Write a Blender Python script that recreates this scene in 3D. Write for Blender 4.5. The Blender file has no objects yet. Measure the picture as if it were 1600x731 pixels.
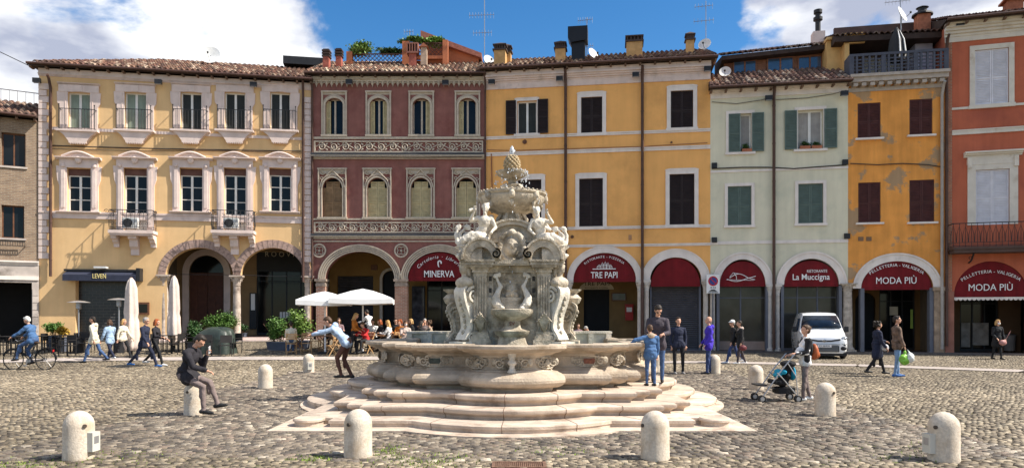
import bpy, bmesh, math, random
import numpy as np
from mathutils import Vector, Matrix, Euler
R = math.radians; PI = math.pi
random.seed(7)
C = bpy.context.scene.collection
SC = bpy.context.scene
# ---------------------------------------------------------------- camera
F = 1100.0; HY = 495.0; CZ = 1.8          # focal length in photo pixels, horizon row, eye height
cam_d = bpy.data.cameras.new('camera'); cam = bpy.data.objects.new('camera', cam_d); C.objects.link(cam)
cam_d.sensor_width = 36.0; cam_d.lens = F/1600*36; cam_d.shift_y = (HY-365.5)/1600
cam.location = (0, 0, CZ); cam.rotation_euler = (R(90), 0, 0); cam_d.clip_end = 2000; cam_d.clip_start = .1
SC.camera = cam
# ---------------------------------------------------------------- light
SUN_EL, SUN_AZ = 46.0, 8.5      # azimuth: degrees from +X towards the camera side
sd = bpy.data.lights.new('sun', 'SUN'); so = bpy.data.objects.new('sun', sd); C.objects.link(so)
sd.energy = 4.9; sd.angle = R(.5); sd.color = (1, .94, .84)
sv = Vector((math.cos(R(SUN_EL))*math.cos(R(SUN_AZ)), -math.cos(R(SUN_EL))*math.sin(R(SUN_AZ)), math.sin(R(SUN_EL))))
so.rotation_euler = sv.to_track_quat('Z', 'Y').to_euler(); so.location = (20, -10, 30)
W = bpy.data.worlds.new('World'); SC.world = W; W.use_nodes = True
def build_world():
    nt = W.node_tree; N = nt.nodes; L = nt.links; N.clear()
    out = N.new('ShaderNodeOutputWorld'); bg = N.new('ShaderNodeBackground'); bg.inputs[1].default_value = .068
    L.new(bg.outputs[0], out.inputs[0])
    sky = N.new('ShaderNodeTexSky'); sky.sky_type = 'NISHITA'; sky.sun_disc = False
    sky.sun_elevation = R(SUN_EL); sky.sun_rotation = R(90+SUN_AZ); sky.air_density = 1.0; sky.dust_density = .25; sky.ozone_density = 3.0
    tc = N.new('ShaderNodeTexCoord'); sep = N.new('ShaderNodeSeparateXYZ'); L.new(tc.outputs['Generated'], sep.inputs[0])
    hs = N.new('ShaderNodeHueSaturation'); hs.inputs['Saturation'].default_value = 1.32; hs.inputs['Value'].default_value = 2.3
    L.new(sky.outputs[0], hs.inputs['Color'])
    fb = N.new('ShaderNodeMapRange'); fb.inputs[1].default_value = -.5; fb.inputs[2].default_value = .4; fb.inputs[3].default_value = 1.55; fb.inputs[4].default_value = 1.45; L.new(sep.outputs[1], fb.inputs[0]); L.new(fb.outputs[0], hs.inputs['Value'])   # unseen sky behind the viewer raised slightly to light the facades
    mp = N.new('ShaderNodeMapping'); mp.inputs['Scale'].default_value = (3.2, 3.2, 6.5); mp.inputs['Location'].default_value = (.35, 0, .2)
    L.new(tc.outputs['Generated'], mp.inputs[0])
    n1 = N.new('ShaderNodeTexNoise'); n1.inputs['Scale'].default_value = 1.15; n1.inputs['Detail'].default_value = 9; n1.inputs['Roughness'].default_value = .56
    n1.inputs['Distortion'].default_value = .25
    L.new(mp.outputs[0], n1.inputs['Vector'])
    mr = N.new('ShaderNodeMapRange'); mr.inputs[1].default_value = -1; mr.inputs[2].default_value = 1; L.new(sep.outputs[0], mr.inputs[0])
    cr = N.new('ShaderNodeValToRGB'); L.new(mr.outputs[0], cr.inputs[0]); e = cr.color_ramp.elements
    def px(t): t = (t-800)/F; return .5+.5*t/math.sqrt(1+t*t)
    pts = [(0, .6), (px(0), .70), (px(290), .60), (px(400), .60), (px(470), .56), (px(530), .40), (px(640), .30), (px(1080), .28), (px(1135), .56), (px(1260), .66), (px(1600), .72), (1, .6)]
    e[0].position = 0; e[0].color = (.6,)*3+(1,); e[1].position = 1; e[1].color = (.6,)*3+(1,)
    for p, v in pts[1:-1]:
        k = e.new(p); k.color = (v, v, v, 1)
    bk = N.new('ShaderNodeMapRange'); bk.inputs[1].default_value = -.25; bk.inputs[2].default_value = .15; bk.inputs[3].default_value = -.05; bk.inputs[4].default_value = 0; L.new(sep.outputs[1], bk.inputs[0])   # slightly fewer clouds behind the viewer, set to trim ambient light
    ab = N.new('ShaderNodeMath'); ab.operation = 'ADD'; L.new(cr.outputs[0], ab.inputs[0]); L.new(bk.outputs[0], ab.inputs[1])
    # clouds thin out towards the upper right of the left bank
    ad = N.new('ShaderNodeMath'); ad.operation = 'ADD'; L.new(n1.outputs['Fac'], ad.inputs[0]); L.new(ab.outputs[0], ad.inputs[1])
    ms = N.new('ShaderNodeMapRange'); ms.interpolation_type = 'SMOOTHSTEP'; ms.inputs[1].default_value = .985; ms.inputs[2].default_value = 1.09
    L.new(ad.outputs[0], ms.inputs[0])
    n2 = N.new('ShaderNodeTexNoise'); n2.inputs['Scale'].default_value = 1.6; n2.inputs['Detail'].default_value = 7
    mp2 = N.new('ShaderNodeMapping'); mp2.inputs['Scale'].default_value = (3, 3, 7); mp2.inputs['Location'].default_value = (2.3, 1, .5)
    L.new(tc.outputs['Generated'], mp2.inputs[0]); L.new(mp2.outputs[0], n2.inputs['Vector'])
    c2 = N.new('ShaderNodeValToRGB'); L.new(n2.outputs['Fac'], c2.inputs[0])
    c2.color_ramp.elements[0].position = .40; c2.color_ramp.elements[0].color = (4.3, 4.7, 6.0, 1)
    c2.color_ramp.elements[1].position = .54; c2.color_ramp.elements[1].color = (10.2, 10.3, 10.5, 1)
    mx = N.new('ShaderNodeMix'); mx.data_type = 'RGBA'
    L.new(ms.outputs[0], mx.inputs[0]); L.new(hs.outputs[0], mx.inputs[6]); L.new(c2.outputs[0], mx.inputs[7])
    L.new(mx.outputs[2], bg.inputs[0])
build_world()
SC.view_settings.view_transform = 'Standard'; SC.view_settings.look = 'None'; SC.view_settings.exposure = .76; SC.view_settings.gamma = 1
SC.cycles.max_bounces = 5; SC.cycles.diffuse_bounces = 3; SC.cycles.glossy_bounces = 2; SC.cycles.transmission_bounces = 3
SC.cycles.use_denoising = True
# ---------------------------------------------------------------- helpers
def lin(r, g, b):
    f = lambda c: c/12.92 if c <= .04045 else ((c+.055)/1.055)**2.4
    return (f(r/255), f(g/255), f(b/255))
def gz(x, d):
    t = min(max((d-24)/14, 0), 1.15); s = min(max((6-x)/8, 0), 1); s = s*s*(3-2*s)
    return .6*t*s
def gpt(px, py):
    """point of the ground seen at a photo pixel"""
    lo, hi = 3.0, 80.0
    for _ in range(50):
        d = (lo+hi)/2; s = F/d
        zr = CZ-(py-HY)/s
        if zr > gz((px-800)/s, d): lo = d
        else: hi = d
    s = F/d
    return ((px-800)/s, d, gz((px-800)/s, d))
MATS = {}
def mat(name, col, rough=.8, var=.12, scale=3., bump=0., bscale=30., stain=None, sscale=.6, slo=.55, shi=.7, metal=0., spec=.3, detail=6, coat=0., streak=0.):
    if name in MATS: return MATS[name]
    m = bpy.data.materials.new(name); m.use_nodes = True; nt = m.node_tree; N = nt.nodes; L = nt.links
    p = N['Principled BSDF']; p.inputs['Roughness'].default_value = rough; p.inputs['Metallic'].default_value = metal
    p.inputs['Specular IOR Level'].default_value = spec
    if coat: p.inputs['Coat Weight'].default_value = coat
    tc = N.new('ShaderNodeTexCoord'); n = N.new('ShaderNodeTexNoise'); n.inputs['Scale'].default_value = scale; n.inputs['Detail'].default_value = detail
    L.new(tc.outputs['Object'], n.inputs['Vector'])
    cr = N.new('ShaderNodeValToRGB'); L.new(n.outputs['Fac'], cr.inputs[0])
    cr.color_ramp.elements[0].position = .32; cr.color_ramp.elements[1].position = .68
    cr.color_ramp.elements[0].color = tuple(max(0, c*(1-var)) for c in col)+(1,)
    cr.color_ramp.elements[1].color = tuple(min(1, c*(1+var)) for c in col)+(1,)
    last = cr.outputs[0]
    if stain:
        n2 = N.new('ShaderNodeTexNoise'); n2.inputs['Scale'].default_value = sscale; n2.inputs['Detail'].default_value = 8; n2.inputs['Roughness'].default_value = .65
        mp = N.new('ShaderNodeMapping'); mp.inputs['Location'].default_value = (3.1, 1.7, 5.2); L.new(tc.outputs['Object'], mp.inputs[0]); L.new(mp.outputs[0], n2.inputs['Vector'])
        r = N.new('ShaderNodeMapRange'); r.inputs[1].default_value = slo; r.inputs[2].default_value = shi; L.new(n2.outputs['Fac'], r.inputs[0])
        mx = N.new('ShaderNodeMix'); mx.data_type = 'RGBA'; L.new(r.outputs[0], mx.inputs[0]); L.new(last, mx.inputs[6]); mx.inputs[7].default_value = tuple(stain)+(1,)
        last = mx.outputs[2]
    if streak:                                   # rain streaks and faded patches that belong to the old wall
        mp3 = N.new('ShaderNodeMapping'); mp3.inputs['Scale'].default_value = (3.2, 3.2, .22); L.new(tc.outputs['Object'], mp3.inputs[0])
        n3 = N.new('ShaderNodeTexNoise'); n3.inputs['Scale'].default_value = 1.0; n3.inputs['Detail'].default_value = 7; n3.inputs['Roughness'].default_value = .6; L.new(mp3.outputs[0], n3.inputs['Vector'])
        n4 = N.new('ShaderNodeTexNoise'); n4.inputs['Scale'].default_value = .33; n4.inputs['Detail'].default_value = 9; n4.inputs['Roughness'].default_value = .6; L.new(tc.outputs['Object'], n4.inputs['Vector'])
        for nn, lo, hi, k in ((n3, .38, .66, streak), (n4, .35, .65, streak*.8)):
            r3 = N.new('ShaderNodeMapRange'); r3.inputs[1].default_value = lo; r3.inputs[2].default_value = hi; r3.inputs[3].default_value = 1-k; r3.inputs[4].default_value = 1+k*.4; L.new(nn.outputs['Fac'], r3.inputs[0])
            m3 = N.new('ShaderNodeMix'); m3.data_type = 'RGBA'; m3.blend_type = 'MULTIPLY'; m3.inputs[0].default_value = 1; L.new(last, m3.inputs[6]); L.new(r3.outputs[0], m3.inputs[7]); last = m3.outputs[2]
    L.new(last, p.inputs['Base Color'])
    if bump:
        nb = N.new('ShaderNodeTexNoise'); nb.inputs['Scale'].default_value = bscale; nb.inputs['Detail'].default_value = 5; L.new(tc.outputs['Object'], nb.inputs['Vector'])
        b = N.new('ShaderNodeBump'); b.inputs['Strength'].default_value = 1; b.inputs['Distance'].default_value = bump
        L.new(nb.outputs['Fac'], b.inputs['Height']); L.new(b.outputs[0], p.inputs['Normal'])
    MATS[name] = m; return m
def brick_mat(name, c1, c2, mortar, bw=.26, bh=.075, ms=.012, rough=.9, offs=.5, swiz=True, bump=.006, spec=.2):
    if name in MATS: return MATS[name]
    m = bpy.data.materials.new(name); m.use_nodes = True; nt = m.node_tree; N = nt.nodes; L = nt.links
    p = N['Principled BSDF']; p.inputs['Roughness'].default_value = rough; p.inputs['Specular IOR Level'].default_value = spec
    tc = N.new('ShaderNodeTexCoord'); sp = N.new('ShaderNodeSeparateXYZ'); cb = N.new('ShaderNodeCombineXYZ')
    L.new(tc.outputs['Object'], sp.inputs[0])
    a = N.new('ShaderNodeMath'); a.operation = 'ADD'; L.new(sp.outputs[0], a.inputs[0]); L.new(sp.outputs[1], a.inputs[1])
    L.new(a.outputs[0], cb.inputs[0]); L.new(sp.outputs[2], cb.inputs[1])
    b = N.new('ShaderNodeTexBrick'); b.inputs['Scale'].default_value = 1; b.inputs['Brick Width'].default_value = bw; b.inputs['Row Height'].default_value = bh
    b.inputs['Mortar Size'].default_value = ms; b.offset = offs
    b.inputs['Color1'].default_value = c1+(1,); b.inputs['Color2'].default_value = c2+(1,); b.inputs['Mortar'].default_value = mortar+(1,)
    L.new(cb.outputs[0], b.inputs['Vector'])
    n = N.new('ShaderNodeTexNoise'); n.inputs['Scale'].default_value = 2.5; n.inputs['Detail'].default_value = 8; L.new(tc.outputs['Object'], n.inputs['Vector'])
    r = N.new('ShaderNodeMapRange'); r.inputs[3].default_value = .6; r.inputs[4].default_value = 1.4; L.new(n.outputs['Fac'], r.inputs[0])
    mx = N.new('ShaderNodeMix'); mx.data_type = 'RGBA'; mx.blend_type = 'MULTIPLY'; mx.inputs[0].default_value = 1
    L.new(b.outputs['Color'], mx.inputs[6]); L.new(r.outputs[0], mx.inputs[7]); L.new(mx.outputs[2], p.inputs['Base Color'])
    bp = N.new('ShaderNodeBump'); bp.inputs['Distance'].default_value = bump; bp.invert = True; L.new(b.outputs['Fac'], bp.inputs['Height']); L.new(bp.outputs[0], p.inputs['Normal'])
    MATS[name] = m; return m
def attr_mat(name, rough=.85, bump=.003, bscale=60, var=.25, spec=.25, nscale=25.):
    """colour comes from a per-element attribute 'Col' (the element's own colour) times fine noise"""
    if name in MATS: return MATS[name]
    m = bpy.data.materials.new(name); m.use_nodes = True; nt = m.node_tree; N = nt.nodes; L = nt.links
    p = N['Principled BSDF']; p.inputs['Roughness'].default_value = rough; p.inputs['Specular IOR Level'].default_value = spec
    at = N.new('ShaderNodeAttribute'); at.attribute_name = 'Col'
    tc = N.new('ShaderNodeTexCoord'); n = N.new('ShaderNodeTexNoise'); n.inputs['Scale'].default_value = nscale; n.inputs['Detail'].default_value = 6; L.new(tc.outputs['Object'], n.inputs['Vector'])
    r = N.new('ShaderNodeMapRange'); r.inputs[1].default_value = .3; r.inputs[2].default_value = .7; r.inputs[3].default_value = 1-var; r.inputs[4].default_value = 1+var; L.new(n.outputs['Fac'], r.inputs[0])
    mx = N.new('ShaderNodeMix'); mx.data_type = 'RGBA'; mx.blend_type = 'MULTIPLY'; mx.inputs[0].default_value = 1
    L.new(at.outputs['Color'], mx.inputs[6]); L.new(r.outputs[0], mx.inputs[7]); L.new(mx.outputs[2], p.inputs['Base Color'])
    if bump:
        nb = N.new('ShaderNodeTexNoise'); nb.inputs['Scale'].default_value = bscale; L.new(tc.outputs['Object'], nb.inputs['Vector'])
        b = N.new('ShaderNodeBump'); b.inputs['Distance'].default_value = bump; L.new(nb.outputs['Fac'], b.inputs['Height']); L.new(b.outputs[0], p.inputs['Normal'])
    MATS[name] = m; return m
def link(name, me, m, parent=None, smooth=None):
    o = bpy.data.objects.new(name, me); C.objects.link(o)
    for k in (m if isinstance(m, (list, tuple)) else [m]):
        if k: me.materials.append(k)
    if parent: o.parent = parent
    if smooth is not None and len(me.polygons):
        me.polygons.foreach_set('use_smooth', [True]*len(me.polygons))
        if smooth < 180: me.set_sharp_from_angle(angle=R(smooth))
    return o
class MB:
    def __init__(s): s.v = []; s.f = []; s.m = []; s.mi = 0; s.M = None
    def add(s, vs, fs):
        b = len(s.v)
        if s.M is not None: vs = [s.M @ Vector(v) for v in vs]
        s.v += [tuple(v) for v in vs]; s.f += [tuple(b+i for i in f) for f in fs]; s.m += [s.mi]*len(fs); return s
    def box(s, x0, x1, y0, y1, z0, z1):
        return s.add([(x0,y0,z0),(x1,y0,z0),(x1,y1,z0),(x0,y1,z0),(x0,y0,z1),(x1,y0,z1),(x1,y1,z1),(x0,y1,z1)],
                     [(0,3,2,1),(4,5,6,7),(0,1,5,4),(1,2,6,5),(2,3,7,6),(3,0,4,7)])
    def bar(s, a, b, w, h=None, up=(0,0,1)):
        a = Vector(a); b = Vector(b); h = h or w; d = (b-a).normalized(); u = Vector(up)
        if abs(d.dot(u)) > .98: u = Vector((0,1,0))
        x = d.cross(u).normalized(); u = x.cross(d)
        q = []
        for p in (a, b):
            for i, j in ((-1,-1),(1,-1),(1,1),(-1,1)): q.append(p+x*(i*w/2)+u*(j*h/2))
        return s.add(q, [(0,3,2,1),(4,5,6,7),(0,1,5,4),(1,2,6,5),(2,3,7,6),(3,0,4,7)])
    def prism(s, poly, y0, y1):
        """poly of (x, z), extruded along y"""
        n = len(poly); v = [(x, y0, z) for x, z in poly]+[(x, y1, z) for x, z in poly]
        f = [tuple(range(n)), tuple(range(2*n-1, n-1, -1))]+[(i, i+n, (i+1) % n+n, (i+1) % n) for i in range(n)]
        return s.add(v, f)
    def prismz(s, poly, z0, z1):
        n = len(poly); v = [(x, y, z0) for x, y in poly]+[(x, y, z1) for x, y in poly]
        return s.add(v, [tuple(range(n-1, -1, -1)), tuple(range(n, 2*n))]+[(i, (i+1) % n, (i+1) % n+n, i+n) for i in range(n)])
    def lathe(s, prof, c=(0,0,0), n=20, a0=0, a1=2*PI, sx=1, sy=1, mod=None, cap=True):
        full = abs(a1-a0-2*PI) < 1e-6; k = n if full else n+1; vs = []
        for r, z in prof:
            for i in range(k):
                a = a0+(a1-a0)*i/n; rr = r*(mod(a, z) if mod else 1)
                vs.append((c[0]+rr*math.cos(a)*sx, c[1]+rr*math.sin(a)*sy, c[2]+z))
        fs = []
        for j in range(len(prof)-1):
            for i in range(n):
                i2 = (i+1) % k
                fs.append((j*k+i, j*k+i2, (j+1)*k+i2, (j+1)*k+i))
        if cap and full:
            if prof[0][0] > 1e-4: fs.append(tuple(range(k-1, -1, -1)))
            if prof[-1][0] > 1e-4: fs.append(tuple((len(prof)-1)*k+i for i in range(k)))
        return s.add(vs, fs)
    def tube(s, path, r, n=6, closed=False):
        P = [Vector(p) for p in path]; m = len(P); rs = r if isinstance(r, (list, tuple)) else [r]*m
        vs = []; up = None
        for i in range(m):
            if closed: t = P[(i+1) % m]-P[i-1]
            else: t = P[min(i+1, m-1)]-P[max(i-1, 0)]
            t = t.normalized() if t.length > 1e-9 else Vector((0,0,1))
            if up is None: up = Vector((0,0,1)) if abs(t.z) < .9 else Vector((0,1,0))
            x = t.cross(up)
            if x.length < 1e-4: x = t.cross(Vector((1,0,.1)))
            x.normalize(); y = x.cross(t).normalized(); up = y
            for k in range(n):
                a = 2*PI*k/n; vs.append(P[i]+x*(math.cos(a)*rs[i])+y*(math.sin(a)*rs[i]))
        fs = []
        for i in range(m if closed else m-1):
            j = (i+1) % m
            for k in range(n): fs.append((i*n+k, i*n+(k+1) % n, j*n+(k+1) % n, j*n+k))
        if not closed: fs += [tuple(range(n-1, -1, -1)), tuple((m-1)*n+k for k in range(n))]
        return s.add(vs, fs)
    def ell(s, c, r, rot=None, n=12, m=8):
        M = rot.to_matrix() if isinstance(rot, Euler) else (rot if rot is not None else Matrix.Identity(3))
        c = Vector(c); vs = [c+M@Vector((0,0,-r[2]))]
        for j in range(1, m):
            b = -PI/2+PI*j/m
            for i in range(n):
                a = 2*PI*i/n; vs.append(c+M@Vector((r[0]*math.cos(b)*math.cos(a), r[1]*math.cos(b)*math.sin(a), r[2]*math.sin(b))))
        vs.append(c+M@Vector((0,0,r[2]))); fs = []
        for i in range(n): fs.append((0, 1+(i+1) % n, 1+i))
        for j in range(m-2):
            for i in range(n): fs.append((1+j*n+i, 1+j*n+(i+1) % n, 1+(j+1)*n+(i+1) % n, 1+(j+1)*n+i))
        l = len(vs)-1
        for i in range(n): fs.append((1+(m-2)*n+i, 1+(m-2)*n+(i+1) % n, l))
        return s.add(vs, fs)
    def mesh(s, name='m'):
        me = bpy.data.meshes.new(name); me.from_pydata(s.v, [], s.f)
        if any(s.m): me.polygons.foreach_set('material_index', s.m)
        me.update(); return me
    def build(s, name, m, parent=None, smooth=None, fix=True):
        me = s.mesh(name)
        if fix:
            bm = bmesh.new(); bm.from_mesh(me); bmesh.ops.recalc_face_normals(bm, faces=bm.faces); bm.to_mesh(me); bm.free()
        return link(name, me, m, parent, smooth)
def tag(o, label=None, cat=None, group=None, kind=None):
    if label: o['label'] = label
    if cat: o['category'] = cat
    if group: o['group'] = group
    if kind: o['kind'] = kind
    return o
def empty(name, loc, rz=0, label=None, cat=None, group=None, kind=None):
    o = bpy.data.objects.new(name, None); C.objects.link(o); o.empty_display_size = .2
    o.location = loc; o.rotation_euler = (0, 0, rz); return tag(o, label, cat, group, kind)
def copy_tree(o, loc=None, rz=None, parent=None, label=None, scale=None):
    kids = list(o.children); c = o.copy(); C.objects.link(c)
    if parent is not None: c.parent = parent
    if loc is not None: c.location = loc
    if rz is not None: c.rotation_euler = (0, 0, rz)
    if scale: c.scale = scale
    if label: c['label'] = label
    for k in kids: copy_tree(k, parent=c)
    return c
def text_mesh(mb, txt, u, z, size, y=0., arc=None, space=1., shear=0., offset=0., width=None, sx=1.):
    """flat lettering standing in the x-z plane facing -y; arc = (centre u, centre z, radius)"""
    def glyphs(t, sz):
        cu = bpy.data.curves.new('t', 'FONT'); cu.body = t; cu.size = sz; cu.extrude = .006; cu.shear = shear; cu.offset = offset; cu.resolution_u = 3; cu.space_character = space
        ob = bpy.data.objects.new('t', cu); C.objects.link(ob); dg = bpy.context.evaluated_depsgraph_get(); dg.update()
        me = bpy.data.meshes.new_from_object(ob.evaluated_get(dg)); bpy.data.objects.remove(ob); bpy.data.curves.remove(cu)
        v = [tuple(q.co) for q in me.vertices]; f = [tuple(q.vertices) for q in me.polygons]; bpy.data.meshes.remove(me); return v, f
    if not arc:
        v, f = glyphs(txt, size); x0 = min(q[0] for q in v); x1 = max(q[0] for q in v)
        k = sx if not width else width/(x1-x0)
        mb.add([(u+(q[0]-(x0+x1)/2)*k, y-q[2], z+q[1]) for q in v], f); return
    cx, cz, r, span = arc; n = len(txt)
    ws = []
    for c in txt:
        ws.append(.3*size if c in ' I-i\u00b7l' else (.75*size if c in 'MW' else .55*size))
    tot = sum(ws); acc = 0
    for c, w in zip(txt, ws):
        a = -span/2+span*(acc+w/2)/tot; acc += w
        if c == ' ': continue
        v, f = glyphs(c, size); x0 = min(q[0] for q in v); x1 = max(q[0] for q in v)
        o = []
        for q in v:
            lx = (q[0]-(x0+x1)/2); lz = q[1]+r
            o.append((cx+lx*math.cos(a)+lz*math.sin(a), y-q[2], cz-lx*math.sin(a)+lz*math.cos(a)))
        mb.add(o, f)
def leaves(c, rad, n, size, seed=0, clumps=14, flat=.6, fill=.35):
    """leaf-sized faces gathered in uneven clumps"""
    rs = np.random.RandomState(seed)
    cc = rs.normal(size=(clumps, 3)); cc /= np.linalg.norm(cc, axis=1)[:, None]; cc *= rs.uniform(.45, .95, (clumps, 1))
    k = rs.randint(0, clumps, n); p = cc[k]+rs.normal(size=(n, 3))*fill*.8
    p = p*np.array(rad)+np.array(c)
    nrm = rs.normal(size=(n, 3)); nrm[:, 2] = abs(nrm[:, 2])+flat; nrm /= np.linalg.norm(nrm, axis=1)[:, None]
    t = np.cross(nrm, rs.normal(size=(n, 3))); t /= np.linalg.norm(t, axis=1)[:, None]; b = np.cross(nrm, t)
    s = size*rs.uniform(.6, 1.3, (n, 1))
    q = np.stack([p-t*s, p+b*s*.5, p+t*s, p-b*s*.5], 1).reshape(-1, 3)
    me = bpy.data.meshes.new('leaf_mass'); me.from_pydata(q.tolist(), [], np.arange(4*n).reshape(-1, 4).tolist())
    return me
# ---------------------------------------------------------------- materials
M_STONE = mat('fountain_stone', (.49, .40, .305), .78, .18, 3.5, .012, 30, stain=(.24, .18, .12), sscale=1.6, slo=.50, shi=.70, streak=.15)
M_CARVE = mat('carved_stone', (.50, .43, .335), .75, .30, 6, .022, 30, stain=(.15, .12, .08), sscale=2.4, slo=.47, shi=.68)
M_WHITE = mat('white_marble', (.66, .60, .51), .65, .18, 7, .015, 35, stain=(.36, .32, .25), sscale=3, slo=.52, shi=.7)
M_STEP = mat('step_stone', (.56, .45, .355), .8, .16, 3.2, .008, 34, stain=(.30, .21, .15), sscale=1.9, slo=.54, shi=.70, streak=.12)
M_BOLL = mat('bollard_stone', (.56, .485, .395), .85, .14, 30, .006, 60, stain=(.42, .32, .22), sscale=3, slo=.48, shi=.7)
M_BLACK = mat('black_metal', (.02, .02, .022), .5, .2)
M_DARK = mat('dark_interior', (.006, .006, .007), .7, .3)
M_PIPE = mat('brown_pipe', (.085, .045, .035), .5, .2)
M_GLASS = mat('window_glass', (.008, .009, .010), .08, .3, 1.5, spec=.22)
M_WFRAME = mat('white_frame', (.72, .70, .66), .6, .08)
M_PINK = mat('pinkish_trim', (.72, .58, .52), .85, .08, 2, .004, 25, stain=(.46, .37, .32), sscale=1.6, slo=.58, shi=.78, streak=.06)
M_TRIMW = mat('white_trim', (.76, .68, .62), .85, .07, 2, .003, 25, stain=(.50, .44, .38), sscale=1.2, slo=.58, shi=.78, streak=.06)
M_OAK = mat('brown_wood', (.14, .06, .03), .6, .25, 8)
M_LEAF = mat('leaf_green', (.085, .17, .03), .55, .35, 9, spec=.4)
M_LEAF2 = mat('leaf_dark', (.035, .085, .022), .5, .4, 9, spec=.4)
M_SKIN = mat('skin', (.56, .31, .21), .55, .06, 20)
M_RED = mat('red_awning', (.17, .008, .012), .85, .12, 2.5, .02, 2.2, streak=.2)
M_LETTER = mat('white_lettering', (.82, .80, .78), .7, .03)
M_TILE = attr_mat('roof_tile', .9, .006, 40, .3, .15, 12.)
M_STEEL = mat('grey_metal', (.35, .35, .36), .4, .1, metal=.6)
M_GREYF = mat('grey_frame', (.12, .125, .15), .55, .1)
M_TERRA = mat('terracotta', (.36, .13, .07), .85, .2, 8)
# ================================================================ ground
def build_ground():
    xs = np.concatenate([np.linspace(-400, -40, 10), np.linspace(-38, 38, 77), np.linspace(40, 400, 10)])
    ys = np.concatenate([[-200, -100, -40, -10], np.linspace(0, 46, 93), np.linspace(50, 600, 12)])
    v = [(x, y, gz(x, y)-.012) for y in ys for x in xs]; n = len(xs)
    f = [(j*n+i, j*n+i+1, (j+1)*n+i+1, (j+1)*n+i) for j in range(len(ys)-1) for i in range(n-1)]
    me = bpy.data.meshes.new('ground'); me.from_pydata(v, [], f)
    m = mat('joint_earth', (.17, .135, .09), .95, .3, 6, .01, 60, stain=(.10, .12, .035), sscale=.8, slo=.5, shi=.62)
    tag(link('ground', me, m, None, 180), kind='structure')
    # setts: squared blocks round the fountain, rounded river cobbles elsewhere
    rs = np.random.RandomState(3)
    def blocks(name, x0, x1, y0, y1, cx, cy, rot, keep, cols, jit, gap, ztop, cham, rnd):
        nx = int((x1-x0)/cx); ny = int((y1-y0)/cy)
        J, I = np.meshgrid(np.arange(ny), np.arange(nx), indexing='ij'); I = I.ravel(); J = J.ravel(); k = len(I)
        X = x0+(I+.5*(J % 2)+rs.uniform(-jit, jit, k))*cx; Y = y0+J*cy
        hx = cx*(.5-gap)*rs.uniform(1-rnd, 1+.15*rnd, k); hy = cy*(.5-gap*1.3)*rs.uniform(1-rnd*.7, 1+.1*rnd, k)
        a = rs.uniform(-.08, .08, k)*(1+5*rnd)
        # gentle bend of the courses
        ca, sa = math.cos(rot), math.sin(rot)
        if name == 'setts': A = rs.uniform(-.06, .06, k)
        else: A = a
        cornx = np.array([-1, 1, 1, -1]); corny = np.array([-1, -1, 1, 1])
        lx = cornx[None]*hx[:, None]*(1+rs.uniform(-.12, .12, (k, 4))); ly = corny[None]*hy[:, None]*(1+rs.uniform(-.15, .15, (k, 4)))
        def place(sc, z):
            px = lx*sc; py = ly*sc; qx = X[:, None]+px*np.cos(A)[:, None]-py*np.sin(A)[:, None]; qy = Y[:, None]+px*np.sin(A)[:, None]+py*np.cos(A)[:, None]
            qy = qy+.22*np.sin(qx*.55+1.3)+.1*np.sin(qx*1.3+qy*.2)
            wx = qx*ca-(qy-15)*sa; wy = 15+qx*sa+(qy-15)*ca
            return wx, wy, z
        zt = rs.uniform(ztop[0], ztop[1], k); tilt = rs.uniform(-.004, .004, (k, 4))
        bx, by, _ = place(1, 0); tx, ty, _ = place(cham, 0)
        cxm = bx.mean(1); cym = by.mean(1); ok = keep(cxm, cym) & (abs(cxm) < cym*.76+1.2)
        bx, by, tx, ty, zt, tilt, cxm, cym = [q[ok] for q in (bx, by, tx, ty, zt, tilt, cxm, cym)]; k = len(cxm)
        t = np.clip((cym-24)/14, 0, 1.15); s = np.clip((6-cxm)/8, 0, 1); g = .6*t*s*s*(3-2*s)
        V = np.zeros((k, 8, 3)); V[:, :4, 0] = bx; V[:, :4, 1] = by; V[:, :4, 2] = (g-.016)[:, None]
        V[:, 4:, 0] = tx; V[:, 4:, 1] = ty; V[:, 4:, 2] = (g+zt)[:, None]+tilt
        f = np.array([(4,5,6,7),(0,1,5,4),(1,2,6,5),(2,3,7,6),(3,0,4,7)]); Fa = (np.arange(k)[:, None, None]*8+f[None]).reshape(-1, 4)
        me = bpy.data.meshes.new(name); me.vertices.add(k*8); me.vertices.foreach_set('co', V.ravel().astype(np.float32))
        nf = len(Fa); me.loops.add(nf*4); me.loops.foreach_set('vertex_index', Fa.ravel().astype(np.int32)); me.polygons.add(nf)
        me.polygons.foreach_set('loop_start', np.arange(0, nf*4, 4, dtype=np.int32)); me.update(); me.validate()
        ci = rs.choice(len(cols), k, p=[c[1] for c in cols]); base = np.array([c[0] for c in cols])[ci]*rs.uniform(.64, 1.24, (k, 1))
        pat = .5+.5*np.sin(cxm*.9+np.sin(cym*.7)*2)*np.sin(cym*.6+cxm*.3); pat2 = np.sin(cxm*.31+1+np.sin(cym*.4))*np.sin(cym*.27+cxm*.11); base = base*(.80+.30*pat+.16*pat2)[:, None]
        col = np.ones((k, 8, 4)); col[:, :, :3] = np.clip(base, 0, 1)[:, None, :]
        at = me.color_attributes.new('Col', 'FLOAT_COLOR', 'POINT'); at.data.foreach_set('color', col.ravel().astype(np.float32))
        return me
    cols = [((.195, .158, .12), .32), ((.265, .218, .165), .22), ((.10, .083, .068), .30), ((.205, .155, .118), .10), ((.37, .315, .245), .06)]
    cols2 = [((.215, .172, .12), .34), ((.285, .23, .158), .22), ((.12, .096, .07), .28), ((.36, .30, .215), .16)]
    def inner(x, y):
        w = 6.9+.25*np.sin(y*.8)+(y-15)*.06; return (abs(x) < w) & (y > 8.9+.15*np.sin(x*1.1)) & (y < 23.6+.2*np.sin(x))
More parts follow.
